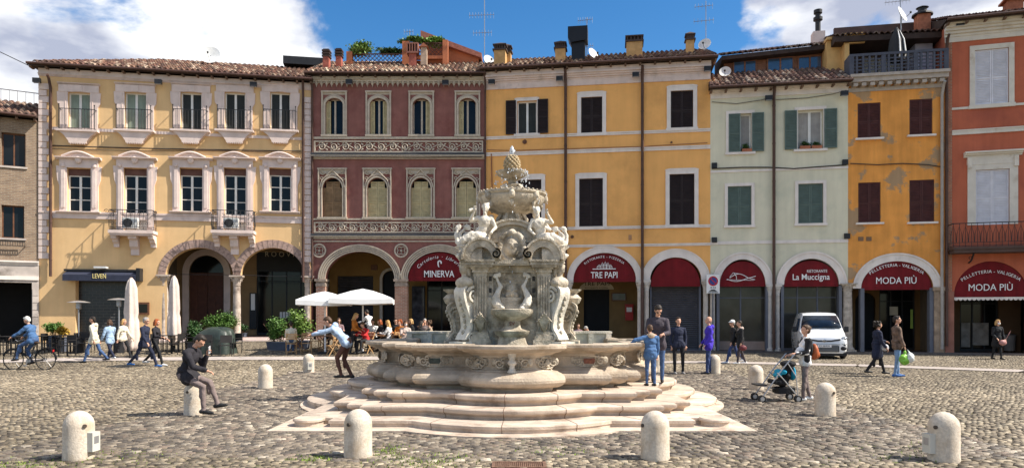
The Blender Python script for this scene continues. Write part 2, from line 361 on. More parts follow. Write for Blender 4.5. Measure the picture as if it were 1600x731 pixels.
    ms = attr_mat('sett_stone', .62, .006, 45, .22, .35, 22.)
    me = blocks('setts', -9, 9, 6, 26, .165, .105, 0, lambda x, y: inner(x, y) & (x > -2.6) & (x < 2.2), cols, .13, .045, (.002, .014), .84, .12)
    tag(link('paving_setts', me, ms), kind='structure')
    me = blocks('setts', -14, 14, 0, 30, .17, .108, R(-24), lambda x, y: inner(x, y) & (x >= 2.2), cols, .13, .045, (.002, .014), .84, .12)
    tag(link('paving_setts', me, ms), kind='structure')
    me = blocks('setts', -14, 14, 0, 30, .17, .108, R(24), lambda x, y: inner(x, y) & (x <= -2.6), cols, .13, .045, (.002, .014), .84, .12)
    tag(link('paving_setts', me, ms), kind='structure')
    me = blocks('cobbles', -36, 36, 5, 39.5, .118, .076, 0, lambda x, y: ~inner(x, y), cols2, .3, .035, (.0, .008), .88, .20)
    tag(link('cobblestones', me, attr_mat('cobble', .7, .006, 50, .25, .3, 22.)), kind='structure')
    # smooth flagged strip that follows the facades
    pts = [gpt(-60, 566), gpt(100, 562), gpt(370, 560), gpt(560, 560), gpt(820, 561), gpt(1110, 566), gpt(1340, 571), gpt(1600, 580), gpt(1720, 586)]
    mb = MB()
    P = []
    for i in range(len(pts)-1):
        for k in range(8):
            t = k/8; a = Vector(pts[i]); b = Vector(pts[i+1]); P.append(a.lerp(b, t))
    for i in range(len(P)-1):
        a, b = P[i], P[i+1]; n = Vector((-(b.y-a.y), b.x-a.x, 0)).normalized()*.62
        q = [a-n, b-n*1, b+n, a+n]
        q = [(v.x, v.y, gz(v.x, v.y)+.022) for v in q]
        mb.add(q, [(0,1,2,3)])
    tag(mb.build('stone_strip', brick_mat('flag_stone', (.44, .38, .34), (.38, .33, .30), (.2, .17, .14), 1.1, .62, .02)), kind='structure')
    # grass and moss tufts in the joints of the foreground
    v = []; f = []
    for (cx, cy, sx, sy, n) in [(490, 716, 26, 4, 260), (610, 706, 28, 10, 420), (660, 722, 60, 8, 360), (880, 704, 60, 7, 120), (160, 712, 70, 9, 180), (40, 726, 60, 6, 200), (1400, 716, 80, 6, 120), (700, 712, 40, 6, 160), (1440, 700, 50, 10, 110)]:
        for _ in range(n):
            x, y, z = gpt(random.gauss(cx, sx/1.6), random.gauss(cy, sy/1.6)); a = random.uniform(0, 6.28); h = random.uniform(.012, .034); w = random.uniform(.006, .014)
            b = len(v); v += [(x-w*math.cos(a), y-w*math.sin(a), z-.004), (x+w*math.cos(a), y+w*math.sin(a), z-.004), (x+random.gauss(0, .015), y+random.gauss(0, .015), z+h)]; f.append((b, b+1, b+2))
    me = bpy.data.meshes.new('grass_tufts'); me.from_pydata(v, [], f)
    tag(link('grass_tufts', me, mat('joint_grass', (.16, .22, .04), .8, .4, 8)), 'small green tufts growing in the joints between the paving stones', 'grass', kind='stuff')
    # iron drain grate in the foreground
    x, y, z = gpt(811, 727); t = empty('drain_grate', (x, y+.02, z), 0, 'rusty brown iron drain cover set in the paving at the front', 'drain cover')
    mi = mat('rusty_iron', (.16, .09, .06), .8, .3, 20)
    mb = MB(); mb.box(-.33, .33, -.17, -.13, 0, .016).box(-.33, .33, .13, .17, 0, .016).box(-.33, -.29, -.13, .13, 0, .016).box(.29, .33, -.13, .13, 0, .016).build('frame', mi, t)
    mb = MB()
    for i in range(24): mb.box(-.284+i*.0237, -.272+i*.0237, -.13, .13, .002, .012)
    for j in range(6): mb.box(-.29, .29, -.12+j*.045, -.108+j*.045, .0, .010)
    mb.build('grating', mi, t)
build_ground()
# ================================================================ buildings
SCL = [(-140, 33.2), (60, 31.0), (485, 29.1), (757, 29.1), (1110, 30.5), (1325, 31.5), (1475, 32.25), (1600, 33.2), (1760, 34.3)]
def s_at(px):
    for (a, sa), (b, sb) in zip(SCL, SCL[1:]):
        if a <= px <= b: return sa+(sb-sa)*(px-a)/(b-a)
class Bld:
    """facade frame: local x along the wall, -y towards the square, z up; u(px), z(px,py) read the wall plane"""
    def __init__(s, name, pxl, pxr, label, cat, sl=None, sr=None):
        s.sl = sl or s_at(pxl); s.sr = sr or s_at(pxr); s.pl = pxl; s.pr = pxr
        s.A = Vector(((pxl-800)/s.sl, F/s.sl)); s.B = Vector(((pxr-800)/s.sr, F/s.sr)); s.w = (s.B-s.A).length
        d = s.B-s.A; s.rz = math.atan2(d.y, d.x)
        s.o = empty(name, (s.A.x, s.A.y, 0), s.rz, label, cat)
    def sc(s, px): return s.sl+(s.sr-s.sl)*(px-s.pl)/(s.pr-s.pl)
    def t(s, px, y):
        ex = (s.B-s.A).normalized(); ey = Vector((-ex.y, ex.x)); d = Vector(((px-800)/F, 1.0))
        return (y+s.A.dot(ey))/d.dot(ey), d, ex
    def u(s, px, y=0):
        t, d, ex = s.t(px, y); return t*d.dot(ex)-s.A.dot(ex)
    def z(s, px, py, y=0):
        return CZ-(py-HY)/F*s.t(px, y)[0]
    def gl(s, u, y=0):
        p = s.A+(s.B-s.A).normalized()*u; return gz(p.x, p.y)
def arc_pts(uc, hw, zs, h, n=20):
    return [(uc-hw*math.cos(PI*i/n), zs+h*math.sin(PI*i/n)) for i in range(n+1)]
def wall(B, name, m, u0, u1, z0, z1, ops, y=0., rev=.28, parent=None, revy=None):
    """wall sheet with real openings and reveals. ops: ('r',u0,u1,z0,z1) or ('a',uc,hw,zs,h,z0)"""
    mb = MB(); bb = []
    for o in ops:
        bb.append((o[1], o[2], o[3], o[4]) if o[0] in 'rx' else (o[1]-o[2], o[1]+o[2], o[5], o[3]+o[4]))
    us = sorted({round(q, 4) for b in bb for q in b[:2] if u0 < q < u1}|{u0, u1}); zs = sorted({round(q, 4) for b in bb for q in b[2:] if z0 < q < z1}|{z0, z1})
    for a, b in zip(us, us[1:]):
        for c, d in zip(zs, zs[1:]):
            mu, mz = (a+b)/2, (c+d)/2
            if any(q[0] < mu < q[1] and q[2] < mz < q[3] for q in bb): continue
            mb.add([(a, y, c), (b, y, c), (b, y, d), (a, y, d)], [(0,1,2,3)])
    for o in ops:
        if o[0] == 'x': continue
        if o[0] == 'r':
            a, b, c, d = o[1:5]; r = [(a, c), (b, c), (b, d), (a, d)]
            for (p, q) in zip(r, r[1:]+r[:1]):
                mb.add([(p[0], y, p[1]), (q[0], y, q[1]), (q[0], y+rev, q[1]), (p[0], y+rev, p[1])], [(0,1,2,3)])
        else:
            uc, hw, s_, h, c = o[1:6]; pts = arc_pts(uc, hw, s_, h, 24); top = s_+h
            for (p, q) in zip(pts, pts[1:]):
                mb.add([(p[0], y, p[1]), (q[0], y, q[1]), (q[0], y, top), (p[0], y, top)], [(0,1,2,3)])
                mb.add([(p[0], y, p[1]), (q[0], y, q[1]), (q[0], y+rev, q[1]), (p[0], y+rev, p[1])], [(0,1,2,3)])
            for e in (uc-hw, uc+hw) if s_-c > .02 else ():
                mb.add([(e, y, c), (e, y, s_), (e, y+rev, s_), (e, y+rev, c)], [(0,1,2,3)])
    return mb.build(name, m, parent or B.o, fix=False)
def ring(mb, uc, hi, ho, zs, vi, vo, y0, y1, n=24, a0=0, a1=PI):
    """arch band between inner (hi, vi) and outer (ho, vo) ellipses from y0 (front) to y1"""
    vs = []
    for i in range(n+1):
        a = a0+(a1-a0)*i/n; c, s_ = -math.cos(a), math.sin(a)
        vs += [(uc+hi*c, y0, zs+vi*s_), (uc+ho*c, y0, zs+vo*s_), (uc+ho*c, y1, zs+vo*s_), (uc+hi*c, y1, zs+vi*s_)]
    fs = []
    for i in range(n):
        for k in range(4): fs.append((4*i+k, 4*i+(k+1) % 4, 4*i+4+(k+1) % 4, 4*i+4+k))
    fs += [(0,1,2,3), (4*n+3, 4*n+2, 4*n+1, 4*n)]
    mb.add(vs, fs)
def tiles(name, B, u0, u1, yf, zf, length, rise, parent=None, hip0=0., hip1=0., pitch=.26, course=.4, seed=1, tint=(1,1,1)):
    """pantile roof slope: half-round ridges in overlapping courses, every tile its own colour"""
    rs = np.random.RandomState(seed); nc = max(1, int((u1-u0)/pitch)); nr = max(1, int(math.hypot(length, rise)/course)); mb_v = []; mb_f = []; col = []
    pal = [(.19, .105, .08), (.24, .145, .105), (.13, .075, .062), (.38, .30, .235), (.18, .12, .09), (.10, .068, .058)]
    K = 5; pw = (u1-u0)/nc
    for j in range(nr):
        t0, t1 = j/nr, (j+1.15)/nr
        for i in range(nc):
            uc = u0+(i+.5)*pw; tm = (t0+t1)/2
            if uc < u0+hip0*tm or uc > u1-hip1*tm: continue
            c = pal[rs.randint(len(pal))]; k = rs.uniform(.75, 1.2); c = tuple(q*k*w for q, w in zip(c, tint)); du = rs.uniform(-.012, .012); dz = rs.uniform(0, .012); b = len(mb_v)
            for t, lift in ((t0, .05), (t1, .0)):
                for q in range(K+1):
                    a = q/K; zz = .085*math.sin(PI*min(1, a*1.35)) if a*1.35 <= 1 else -.02
                    mb_v.append((uc-pw/2+a*pw+du, yf+length*t, zf+rise*t+zz+lift+dz)); col.append(c)
            for q in range(K): mb_f.append((b+q, b+q+1, b+K+2+q, b+K+1+q))
            # open front end of the tile
            for q in range(K+1):
                p = mb_v[b+q]; mb_v.append((p[0], p[1]+.005, p[2]-.06)); col.append(tuple(x*.8 for x in c))
            e = b+2*(K+1)
            for q in range(K): mb_f.append((e+q, e+q+1, b+q+1, b+q))
    me = bpy.data.meshes.new(name); me.from_pydata(mb_v, [], mb_f)
    at = me.color_attributes.new('Col', 'FLOAT_COLOR', 'POINT'); at.data.foreach_set('color', np.array([c+(1,) for c in col], np.float32).ravel())
    return link(name, me, M_TILE, parent or B.o)
def roof(B, u0, u1, zf, over=.55, length=5.2, rise=2.35, hip0=0., hip1=0., seed=1, gutter=True, name='roof', tint=(1,1,1)):
    md = mat('eave_wood', (.045, .028, .022), .8, .3)
    mb = MB()
    a, b = u0, u1
    mb.add([(a, -over, zf), (b, -over, zf), (b, -over, zf-.1), (a, -over, zf-.1), (a, .1, zf+.02), (b, .1, zf+.02)], [(0,1,2,3), (3,2,5,4)])
    # closed roof body under the tiles, with a rear slope
    h0, h1 = hip0, hip1
    mb.add([(a, -over, zf), (b, -over, zf), (b-h1, length-over, zf+rise), (a+h0, length-over, zf+rise), (a, 2*length-over, zf), (b, 2*length-over, zf)],
           [(0,1,2,3), (3,2,5,4), (0,3,4), (1,5,2), (0,4,5,1)])
    r = mb.build(name, md, B.o)
    tiles('roof_tiles', B, u0, u1, -over-.06, zf+.02, length, rise, r, hip0, hip1, seed=seed, tint=tint)
    n = int((u1-u0)/.72)
    for i in range(n+1): x = u0+.1+(u1-u0-.2)*i/max(1, n); MB().box(x-.05, x+.05, -over+.08, .0, zf-.19, zf-.1).build('rafter_end', mat('rafter_wood', (.16, .10, .07), .8, .3), r)
    if gutter:
        mb = MB(); mb.tube([(u0, -over-.08, zf-.02), (u1, -over-.08, zf-.02)], .065, 8); mb.build('gutter', M_PIPE, r, 60)
    return r
def shell(B, u0, u1, z0, z1, m, depth=10.4, ztop=None):
    mb = MB(); mb.add([(u0, 0, z0), (u0, depth, z0), (u0, depth, z1), (u0, 0, z1)], [(0,1,2,3)]); mb.add([(u1, 0, z0), (u1, depth, z0), (u1, depth, z1), (u1, 0, z1)], [(0,1,2,3)])
    mb.add([(u0, depth, z0), (u1, depth, z0), (u1, depth, z1), (u0, depth, z1)], [(0,1,2,3)]); return mb.build('side_walls', m, B.o, fix=False)
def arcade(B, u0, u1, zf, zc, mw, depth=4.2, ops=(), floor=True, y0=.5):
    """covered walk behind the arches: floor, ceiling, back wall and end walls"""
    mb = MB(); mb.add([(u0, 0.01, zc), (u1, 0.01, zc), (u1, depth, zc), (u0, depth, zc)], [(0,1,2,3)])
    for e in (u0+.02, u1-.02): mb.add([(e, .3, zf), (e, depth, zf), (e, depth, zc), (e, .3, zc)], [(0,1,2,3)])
    mb.build('arcade_vault', mat('arcade_ceiling', (.16, .12, .08), .9, .1), B.o, fix=False)  # arcade interior colours are darkened to deepen its shade
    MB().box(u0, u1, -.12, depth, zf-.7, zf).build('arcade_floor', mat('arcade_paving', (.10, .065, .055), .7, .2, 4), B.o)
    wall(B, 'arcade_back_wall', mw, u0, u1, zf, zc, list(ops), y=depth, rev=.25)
def louvre(mb, u0, u1, z0, z1, y, n=None, th=.045, slat=.075, tilt=.02):
    """one shutter leaf: stiles, rails and slats"""
    w = .055; mb.box(u0, u0+w, y, y+th, z0, z1).box(u1-w, u1, y, y+th, z0, z1).box(u0+w, u1-w, y, y+th, z0, z0+w).box(u0+w, u1-w, y, y+th, z1-w, z1)
    zm = z0+(z1-z0)*.48; mb.box(u0+w, u1-w, y, y+th, zm-w/2, zm+w/2)
    mb.box(u0+w, u1-w, y+th*.75, y+th*.8, z0+w, z1-w)
    k = int((z1-z0-2*w)/slat)
    for i in range(k):
        z = z0+w+(i+.5)*(z1-z0-2*w)/k
        if abs(z-zm) < w: continue
        mb.add([(u0+w, y+.004, z-.022), (u1-w, y+.004, z-.022), (u1-w, y+th*.7, z+.024), (u0+w, y+th*.7, z+.024), (u0+w, y+.004, z-.034), (u1-w, y+.004, z-.034), (u1-w, y+th*.7, z+.012), (u0+w, y+th*.7, z+.012)],
               [(0,1,2,3), (4,7,6,5), (0,4,5,1)])
    return mb
def shutters(B, name, m, u0, u1, z0, z1, y, parent, leaves_=2, label=None):
    out = []
    for i in range(leaves_):
        a = u0+(u1-u0)*i/leaves_+.006; b = u0+(u1-u0)*(i+1)/leaves_-.006
        out.append(louvre(MB(), a, b, z0, z1, y).build('shutter', m, parent, fix=False))
    return out
def open_shutter(m, uh, w, z0, z1, parent, side):
    """leaf folded back against the wall beside the opening"""
    a, b = (uh-w, uh) if side < 0 else (uh, uh+w)
    return louvre(MB(), a, b, z0, z1, -.10).build('shutter', m, parent, fix=False)
def casement(B, u0, u1, z0, z1, y=.16, rows=1, mf=None, fw=.07, kick=0., curtain=None, parent=None, arch=0.):
    """two-leaf glazed window: frame mesh > pane (and curtain)"""
    mf = mf or M_WFRAME; mb = MB(); um = (u0+u1)/2
    mb.box(u0, u0+fw, y, y+.06, z0, z1).box(u1-fw, u1, y, y+.06, z0, z1).box(u0+fw, u1-fw, y, y+.06, z0, z0+fw+kick).box(u0+fw, u1-fw, y, y+.06, z1-fw, z1)
    mb.box(um-fw*.8, um+fw*.8, y-.01, y+.05, z0+fw, z1-fw)
    for i in range(1, rows):
        z = z0+kick+(z1-z0-kick)*i/rows; mb.box(u0+fw, um-fw*.8, y+.01, y+.045, z-.02, z+.02).box(um+fw*.8, u1-fw, y+.01, y+.045, z-.02, z+.02)
    w = mb.build('window', mf, parent or B.o)
    MB().box(u0+.02, u1-.02, y+.03, y+.036, z0+.02, z1-.02).build('pane', M_GLASS, w)
    if curtain:
        c = MB(); n = 18
        vs = []
        for i in range(n+1):
            x = u0+fw+(u1-u0-2*fw)*i/n; vs += [(x, y+.028-(.004 if i % 2 else 0), z0+fw), (x, y+.028-(.004 if i % 2 else 0), z1-fw)]
        c.add(vs, [(2*i, 2*i+2, 2*i+3, 2*i+1) for i in range(n)]); c.build('curtain', curtain, w, fix=False)
    return w
def mould(mb, u0, u1, z, h, y, steps=3):
    """horizontal moulding built of stepped fillets"""
    for i in range(steps):
        t = (i+1)/steps; mb.box(u0, u1, -y*t, .0, z+h*i/steps, z+h*(i+1)/steps-(.0 if i == steps-1 else .002))
    return mb
def pipe(B, px, py0, py1, r=.055, off=-.14, m=None, jog=None):
    u = B.u(px); z0 = B.z(px, py1); z1 = B.z(px, py0); mb = MB()
    pts = [(u, -.5, z1), (u, -.34, z1-.12), (u, off, z1-.55), (u, off, z0)]
    mb.tube(pts, r, 8)
    z = z0+.8
    while z < z1-.8: mb.lathe([(r+.012, 0), (r+.012, .05)], (u, off, z), 8); z += 1.9
    return mb.build('drainpipe', m or M_PIPE, B.o, 50)
def column(B, u, y, z0, z1, r, m, parent=None, cap=.42, drums=False):
    mb = MB(); h = z1-z0
    mb.box(u-r*1.5, u+r*1.5, y-r*1.5, y+r*1.5, z0, z0+.12)
    mb.lathe([(r*1.4, .12), (r*1.45, .17), (r*1.3, .22), (r*1.12, .26), (r*1.06, .3), (r*1.04, h*.5), (r*.92, h-cap-.06), (r*1.05, h-cap-.04), (r*1.05, h-cap)], (u, y, z0), 18)
    c = mb.build('column', m, parent or B.o, 40)
    k = MB(); k.lathe([(r*.95, 0), (r*1.05, cap*.3), (r*1.2, cap*.55), (r*1.5, cap*.8), (r*1.55, cap*.84)], (u, y, z1-cap), 18, mod=lambda a, z: 1+.09*math.cos(a*8)*(z/cap))
    for i in range(8):
        a = i*PI/4+.2; k.ell((u+math.cos(a)*r*1.25, y+math.sin(a)*r*1.25, z1-cap*.5), (.035, .035, .09), n=6, m=4)
    for i in range(4):
        a = PI/4+i*PI/2; k.ell((u+math.cos(a)*r*1.7, y+math.sin(a)*r*1.7, z1-cap*.27), (.06, .06, .06), n=8, m=6)
    k.box(u-r*1.75, u+r*1.75, y-r*1.75, y+r*1.75, z1-cap*.16, z1)
    k.build('capital', m, c, 40)
    return c
def lamp(B, px, py, drop=.0):
    u, z = B.u(px), B.z(px, py); mb = MB()
    mb.box(u-.02, u+.02, -.34, 0, z+.1, z+.14).box(u-.17, u+.17, -.46, -.28, z-.1, z+.12)
    o = mb.build('floodlight', M_BLACK, B.o); MB().box(u-.15, u+.15, -.45, -.29, z-.112, z-.102).build('lamp_glass', M_STEEL, o); return o
def cable(B, pts, r=.018, m=None, y=-.06):
    mb = MB(); mb.tube([(B.u(p[0]), y, B.z(p[0], p[1])) for p in pts], r, 5); return mb.build('cable', m or mat('cable_black', (.05, .04, .035), .7), B.o)
def rosette_scroll(mb, cx, cz, r, y, turns=1.6, s=1, th=.02, a0=0., n=16):
    p = []
    for i in range(n+1):
        t = i/n; a = a0+s*turns*2*PI*t; q = r*(1-.82*t); p.append((cx+q*math.cos(a), y, cz+q*math.sin(a)))
    mb.tube(p, [th*(1.1-.5*i/n) for i in range(n+1)], 5); return mb
def shopfront(B, name, u0, u1, z0, z1, y, m=None, parts=3, frame=None, glass=None, parent=None):
    mb = MB(); fm = frame or M_GREYF; w = .07
    mb.box(u0, u1, y, y+.08, z1-w, z1).box(u0, u1, y, y+.08, z0, z0+.12)
    for i in range(parts+1):
        x = u0+(u1-u0-w)*i/parts; mb.box(x, x+w, y, y+.08, z0+.12, z1-w)
    mb.box(u0, u1, y+.01, y+.07, z1-.65, z1-.6)
    o = mb.build(name, fm, parent or B.o)
    MB().box(u0+.01, u1-.01, y+.04, y+.05, z0+.02, z1-.02).build('glazing', glass or M_GLASS, o)
    return o
def roller(B, u0, u1, z0, z1, y, m=None):
    n = int((z1-z0)/.10); vs = []
    for i in range(n):
        a = z0+(z1-z0)*i/n; b = z0+(z1-z0)*(i+.5)/n; c = z0+(z1-z0)*(i+.95)/n
        for z, yy in ((a, y), (b, y-.03), (c, y-.004)): vs += [(u0, yy, z), (u1, yy, z)]
    fs = [(2*i, 2*i+1, 2*i+3, 2*i+2) for i in range(len(vs)//2-1)]
    mb = MB(); mb.add(vs, fs); return mb.build('roller_shutter', m or mat('roller_steel', (.075, .07, .072), .45, .15, metal=.4), B.o, fix=False)
def red_awning(B, px0, px1, pys, pya, texts, y=.02, valance=False, label=None):
    """arched awning cloth closing the head of the arch, with its lettering"""
    u0, u1 = B.u(px0), B.u(px1); uc = (u0+u1)/2; hw = (u1-u0)/2; pc = (px0+px1)/2; zs = B.z(pc, pys); h = B.z(pc, pya)-zs
    mb = MB(); pts = arc_pts(uc, hw, zs, h, 22); n = len(pts); vs = []
    for k in range(6):
        t = k/5; f = 1-t
        for (x, z) in pts: vs.append((uc+(x-uc)*1.0, y+.05-.05*math.sin(PI/2*f), zs+(z-zs)*f if k else z))
    # cloth: a flat lunette with a hem and side thickness
    mb.prism(pts, y, y+.03)
    mb.box(u0, u1, y-.02, y+.04, zs-.08, zs)
    o = mb.build('awning', M_RED, B.o)
    if label: o['label'] = label
    if valance:
        v = MB(); k = 16
        for i in range(k):
            a = u0+(u1-u0)*i/k; b = u0+(u1-u0)*(i+1)/k; c = (a+b)/2; r = (b-a)/2
            v.prism([(a, zs-.09), (b, zs-.09), (b, zs-.16), (c+r*.7, zs-.22), (c, zs-.25), (c-r*.7, zs-.22), (a, zs-.16)], y-.02, y-.008)
        v.build('valance', M_TRIMW, o)
    if texts:
        t = MB()
        for q in texts: q(t, uc, zs, hw, h)
        t.build('lettering', M_LETTER, o, fix=False)
    return o
# ---------------------------------------------------------------- building 0: brick house at the far left
def brick_house():
    B = Bld('brick_house', -140, 61, 'old grey-brown brick house with small dark windows at the far left edge', 'house')
    mb_ = brick_mat('old_brick', (.30, .205, .135), (.21, .14, .10), (.30, .245, .185), .27, .085, .016)
    z = B.z; W_ = B.w; g = -.1
    zt = z(30, 186); wins = [('r', B.u(a), B.u(b), z(20, d), z(20, c)) for a, b, c, d in [(2, 40, 208, 260), (2, 38, 321, 372), (-95, -58, 208, 260), (-95, -58, 321, 372)]]
    door = ('r', B.u(-60), B.u(50), g, z(20, 441))
    wall(B, 'wall', mb_, 0, W_, z(20, 412), zt, wins)
    ms = mat('weathered_ashlar', (.45, .39, .35), .9, .15, 2, .006, 25, stain=(.2, .17, .15), sscale=1)
    wall(B, 'stone_base', ms, 0, W_, g, z(20, 412), [door], y=-.04, rev=.5)
    m = MB(); mould(m, 0, W_, z(20, 414), .22, .16); m.box(0, W_, -.10, -.042, z(20, 437), z(20, 431)); m.build('cornice', M_TRIMW, B.o)
    for w in wins:
        f = MB(); a, b, c, d = w[1:]; f.box(a, a+.06, .2, .26, c, d).box(b-.06, b, .2, .26, c, d).box(a, b, .2, .26, d-.06, d).box(a, b, .2, .26, c, c+.06).box((a+b)/2-.03, (a+b)/2+.03, .2, .26, c+.06, d-.06)
        wn = f.build('window', M_OAK, B.o); MB().box(a, b, .22, .23, c, d).build('pane', M_GLASS, wn)
        MB().box(a-.08, b+.08, -.06, .0, c-.09, c).build('sill', ms, wn)
    fl = MB()                                            # small flower rail under the lower window
    a, b = B.u(-2), B.u(40); zz = z(20, 385)
    for k in range(12): fl.box(a+(b-a)*k/11-.01, a+(b-a)*k/11+.01, -.26, -.24, zz, zz+.22)
    fl.box(a, b, -.27, -.23, zz+.22, zz+.25).box(a, b, -.27, -.23, zz, zz+.03).box(a, a+.03, -.24, 0, zz, zz+.03).box(b-.03, b, -.24, 0, zz, zz+.03); fl.build('rail', M_BLACK, B.o)
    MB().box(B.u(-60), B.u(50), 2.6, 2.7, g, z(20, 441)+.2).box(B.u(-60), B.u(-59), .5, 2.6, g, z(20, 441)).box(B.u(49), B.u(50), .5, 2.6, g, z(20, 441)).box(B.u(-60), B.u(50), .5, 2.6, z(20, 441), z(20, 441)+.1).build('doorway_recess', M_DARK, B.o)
    q = MB()
    for k in range(9): q.box(B.u(51), W_-.02, -.075, -.042, g+.1+k*.36, g+.43+k*.36)
    q.build('quoin', ms, B.o)
    roof(B, -.4, W_-.05, zt+.1, over=.5, length=4, rise=1.55, seed=11)
    shell(B, 0, W_, g, zt, mb_, 7)
    r = MB(); zz = z(30, 160); r.tube([(B.u(-60), 3.2, zz+1.4), (W_-.1, 3.2, zz+1.4)], .03, 6)
    for k in range(9): x = B.u(-60)+(W_-.2-B.u(-60))*k/8; r.tube([(x, 3.2, zz+.7), (x, 3.2, zz+1.4)], .02, 5)
    r.build('roof_rail', M_STEEL, B.o)
brick_house()
# ---------------------------------------------------------------- building 1: cream palazzo
def pal_balcony(B, pc, hw, pz0, pz1, zb, depth=.85):
    """wrought iron balcony on a moulded stone slab with brackets"""
    u = B.u(pc); a, b = u-hw, u+hw; z0 = zb; mb = MB()
    mb.box(a-.06, b+.06, -depth-.06, 0, z0-.16, z0).box(a, b, -depth, 0, z0-.26, z0-.162)
    s = mb.build('balcony', M_PINK, B.o)
    br = MB()
    for x, w, h in ((a+.12, .13, .55), (u, .2, .95), (b-.12, .13, .55)):
        pts = [(0, 0), (-depth*.8, 0), (-depth*.78, -.14), (-depth*.5, -.2), (-depth*.42, -h*.55), (-depth*.16, -h*.7), (-.1, -h), (0, -h)]
        n = len(pts); vs = [(x-w, p[0], z0-.262+p[1]) for p in pts]+[(x+w, p[0], z0-.262+p[1]) for p in pts]
        br.add(vs, [tuple(range(n)), tuple(range(2*n-1, n-1, -1))]+[(i, (i+1) % n, (i+1) % n+n, i+n) for i in range(n)])
    br.build('bracket', M_PINK, s)
    r = MB(); zt = z0+pz1; yf = -depth
    for (p, q) in (((a, 0, 0), (a, yf, 0)), ((a, yf, 0), (b, yf, 0)), ((b, yf, 0), (b, 0, 0))):
        for zz, t in ((z0+.05, .025), (z0+.16, .02), (zt, .035)): r.bar((p[0], p[1], zz), (q[0], q[1], zz), t)
    n = int((b-a)/.34)
    for i in range(n):
        x0 = a+(b-a)*i/n; x1 = a+(b-a)*(i+1)/n; xm = (x0+x1)/2
        r.tube([(x0, yf, z0), (x0-.02, yf-.06, z0+.25), (x0, yf-.09, z0+.5), (x0, yf-.01, zt)], .013, 4)
        for s_ in (-1, 1): rosette_scroll(r, xm+s_*.07, z0+.34, .085, yf-.02, 1.2, s_, .011, PI/2, 9); rosette_scroll(r, xm+s_*.06, zt-.2, .07, yf-.02, 1.1, -s_, .011, -PI/2, 9)
        r.tube([(xm, yf-.02, z0+.1), (xm, yf-.02, zt)], .011, 4)
    for x in (a, b):
        for k in range(1, 4): r.tube([(x, yf*k/4, z0), (x-(.05 if x == a else -.05), yf*k/4, z0+.3), (x, yf*k/4, zt)], .013, 4)
        rosette_scroll(r, x+(.13 if x == b else -.13), zt-.1, .13, yf, 1.3, 1 if x == b else -1, .016, PI, 10)
    r.build('railing', M_BLACK, s, fix=False)
    return s
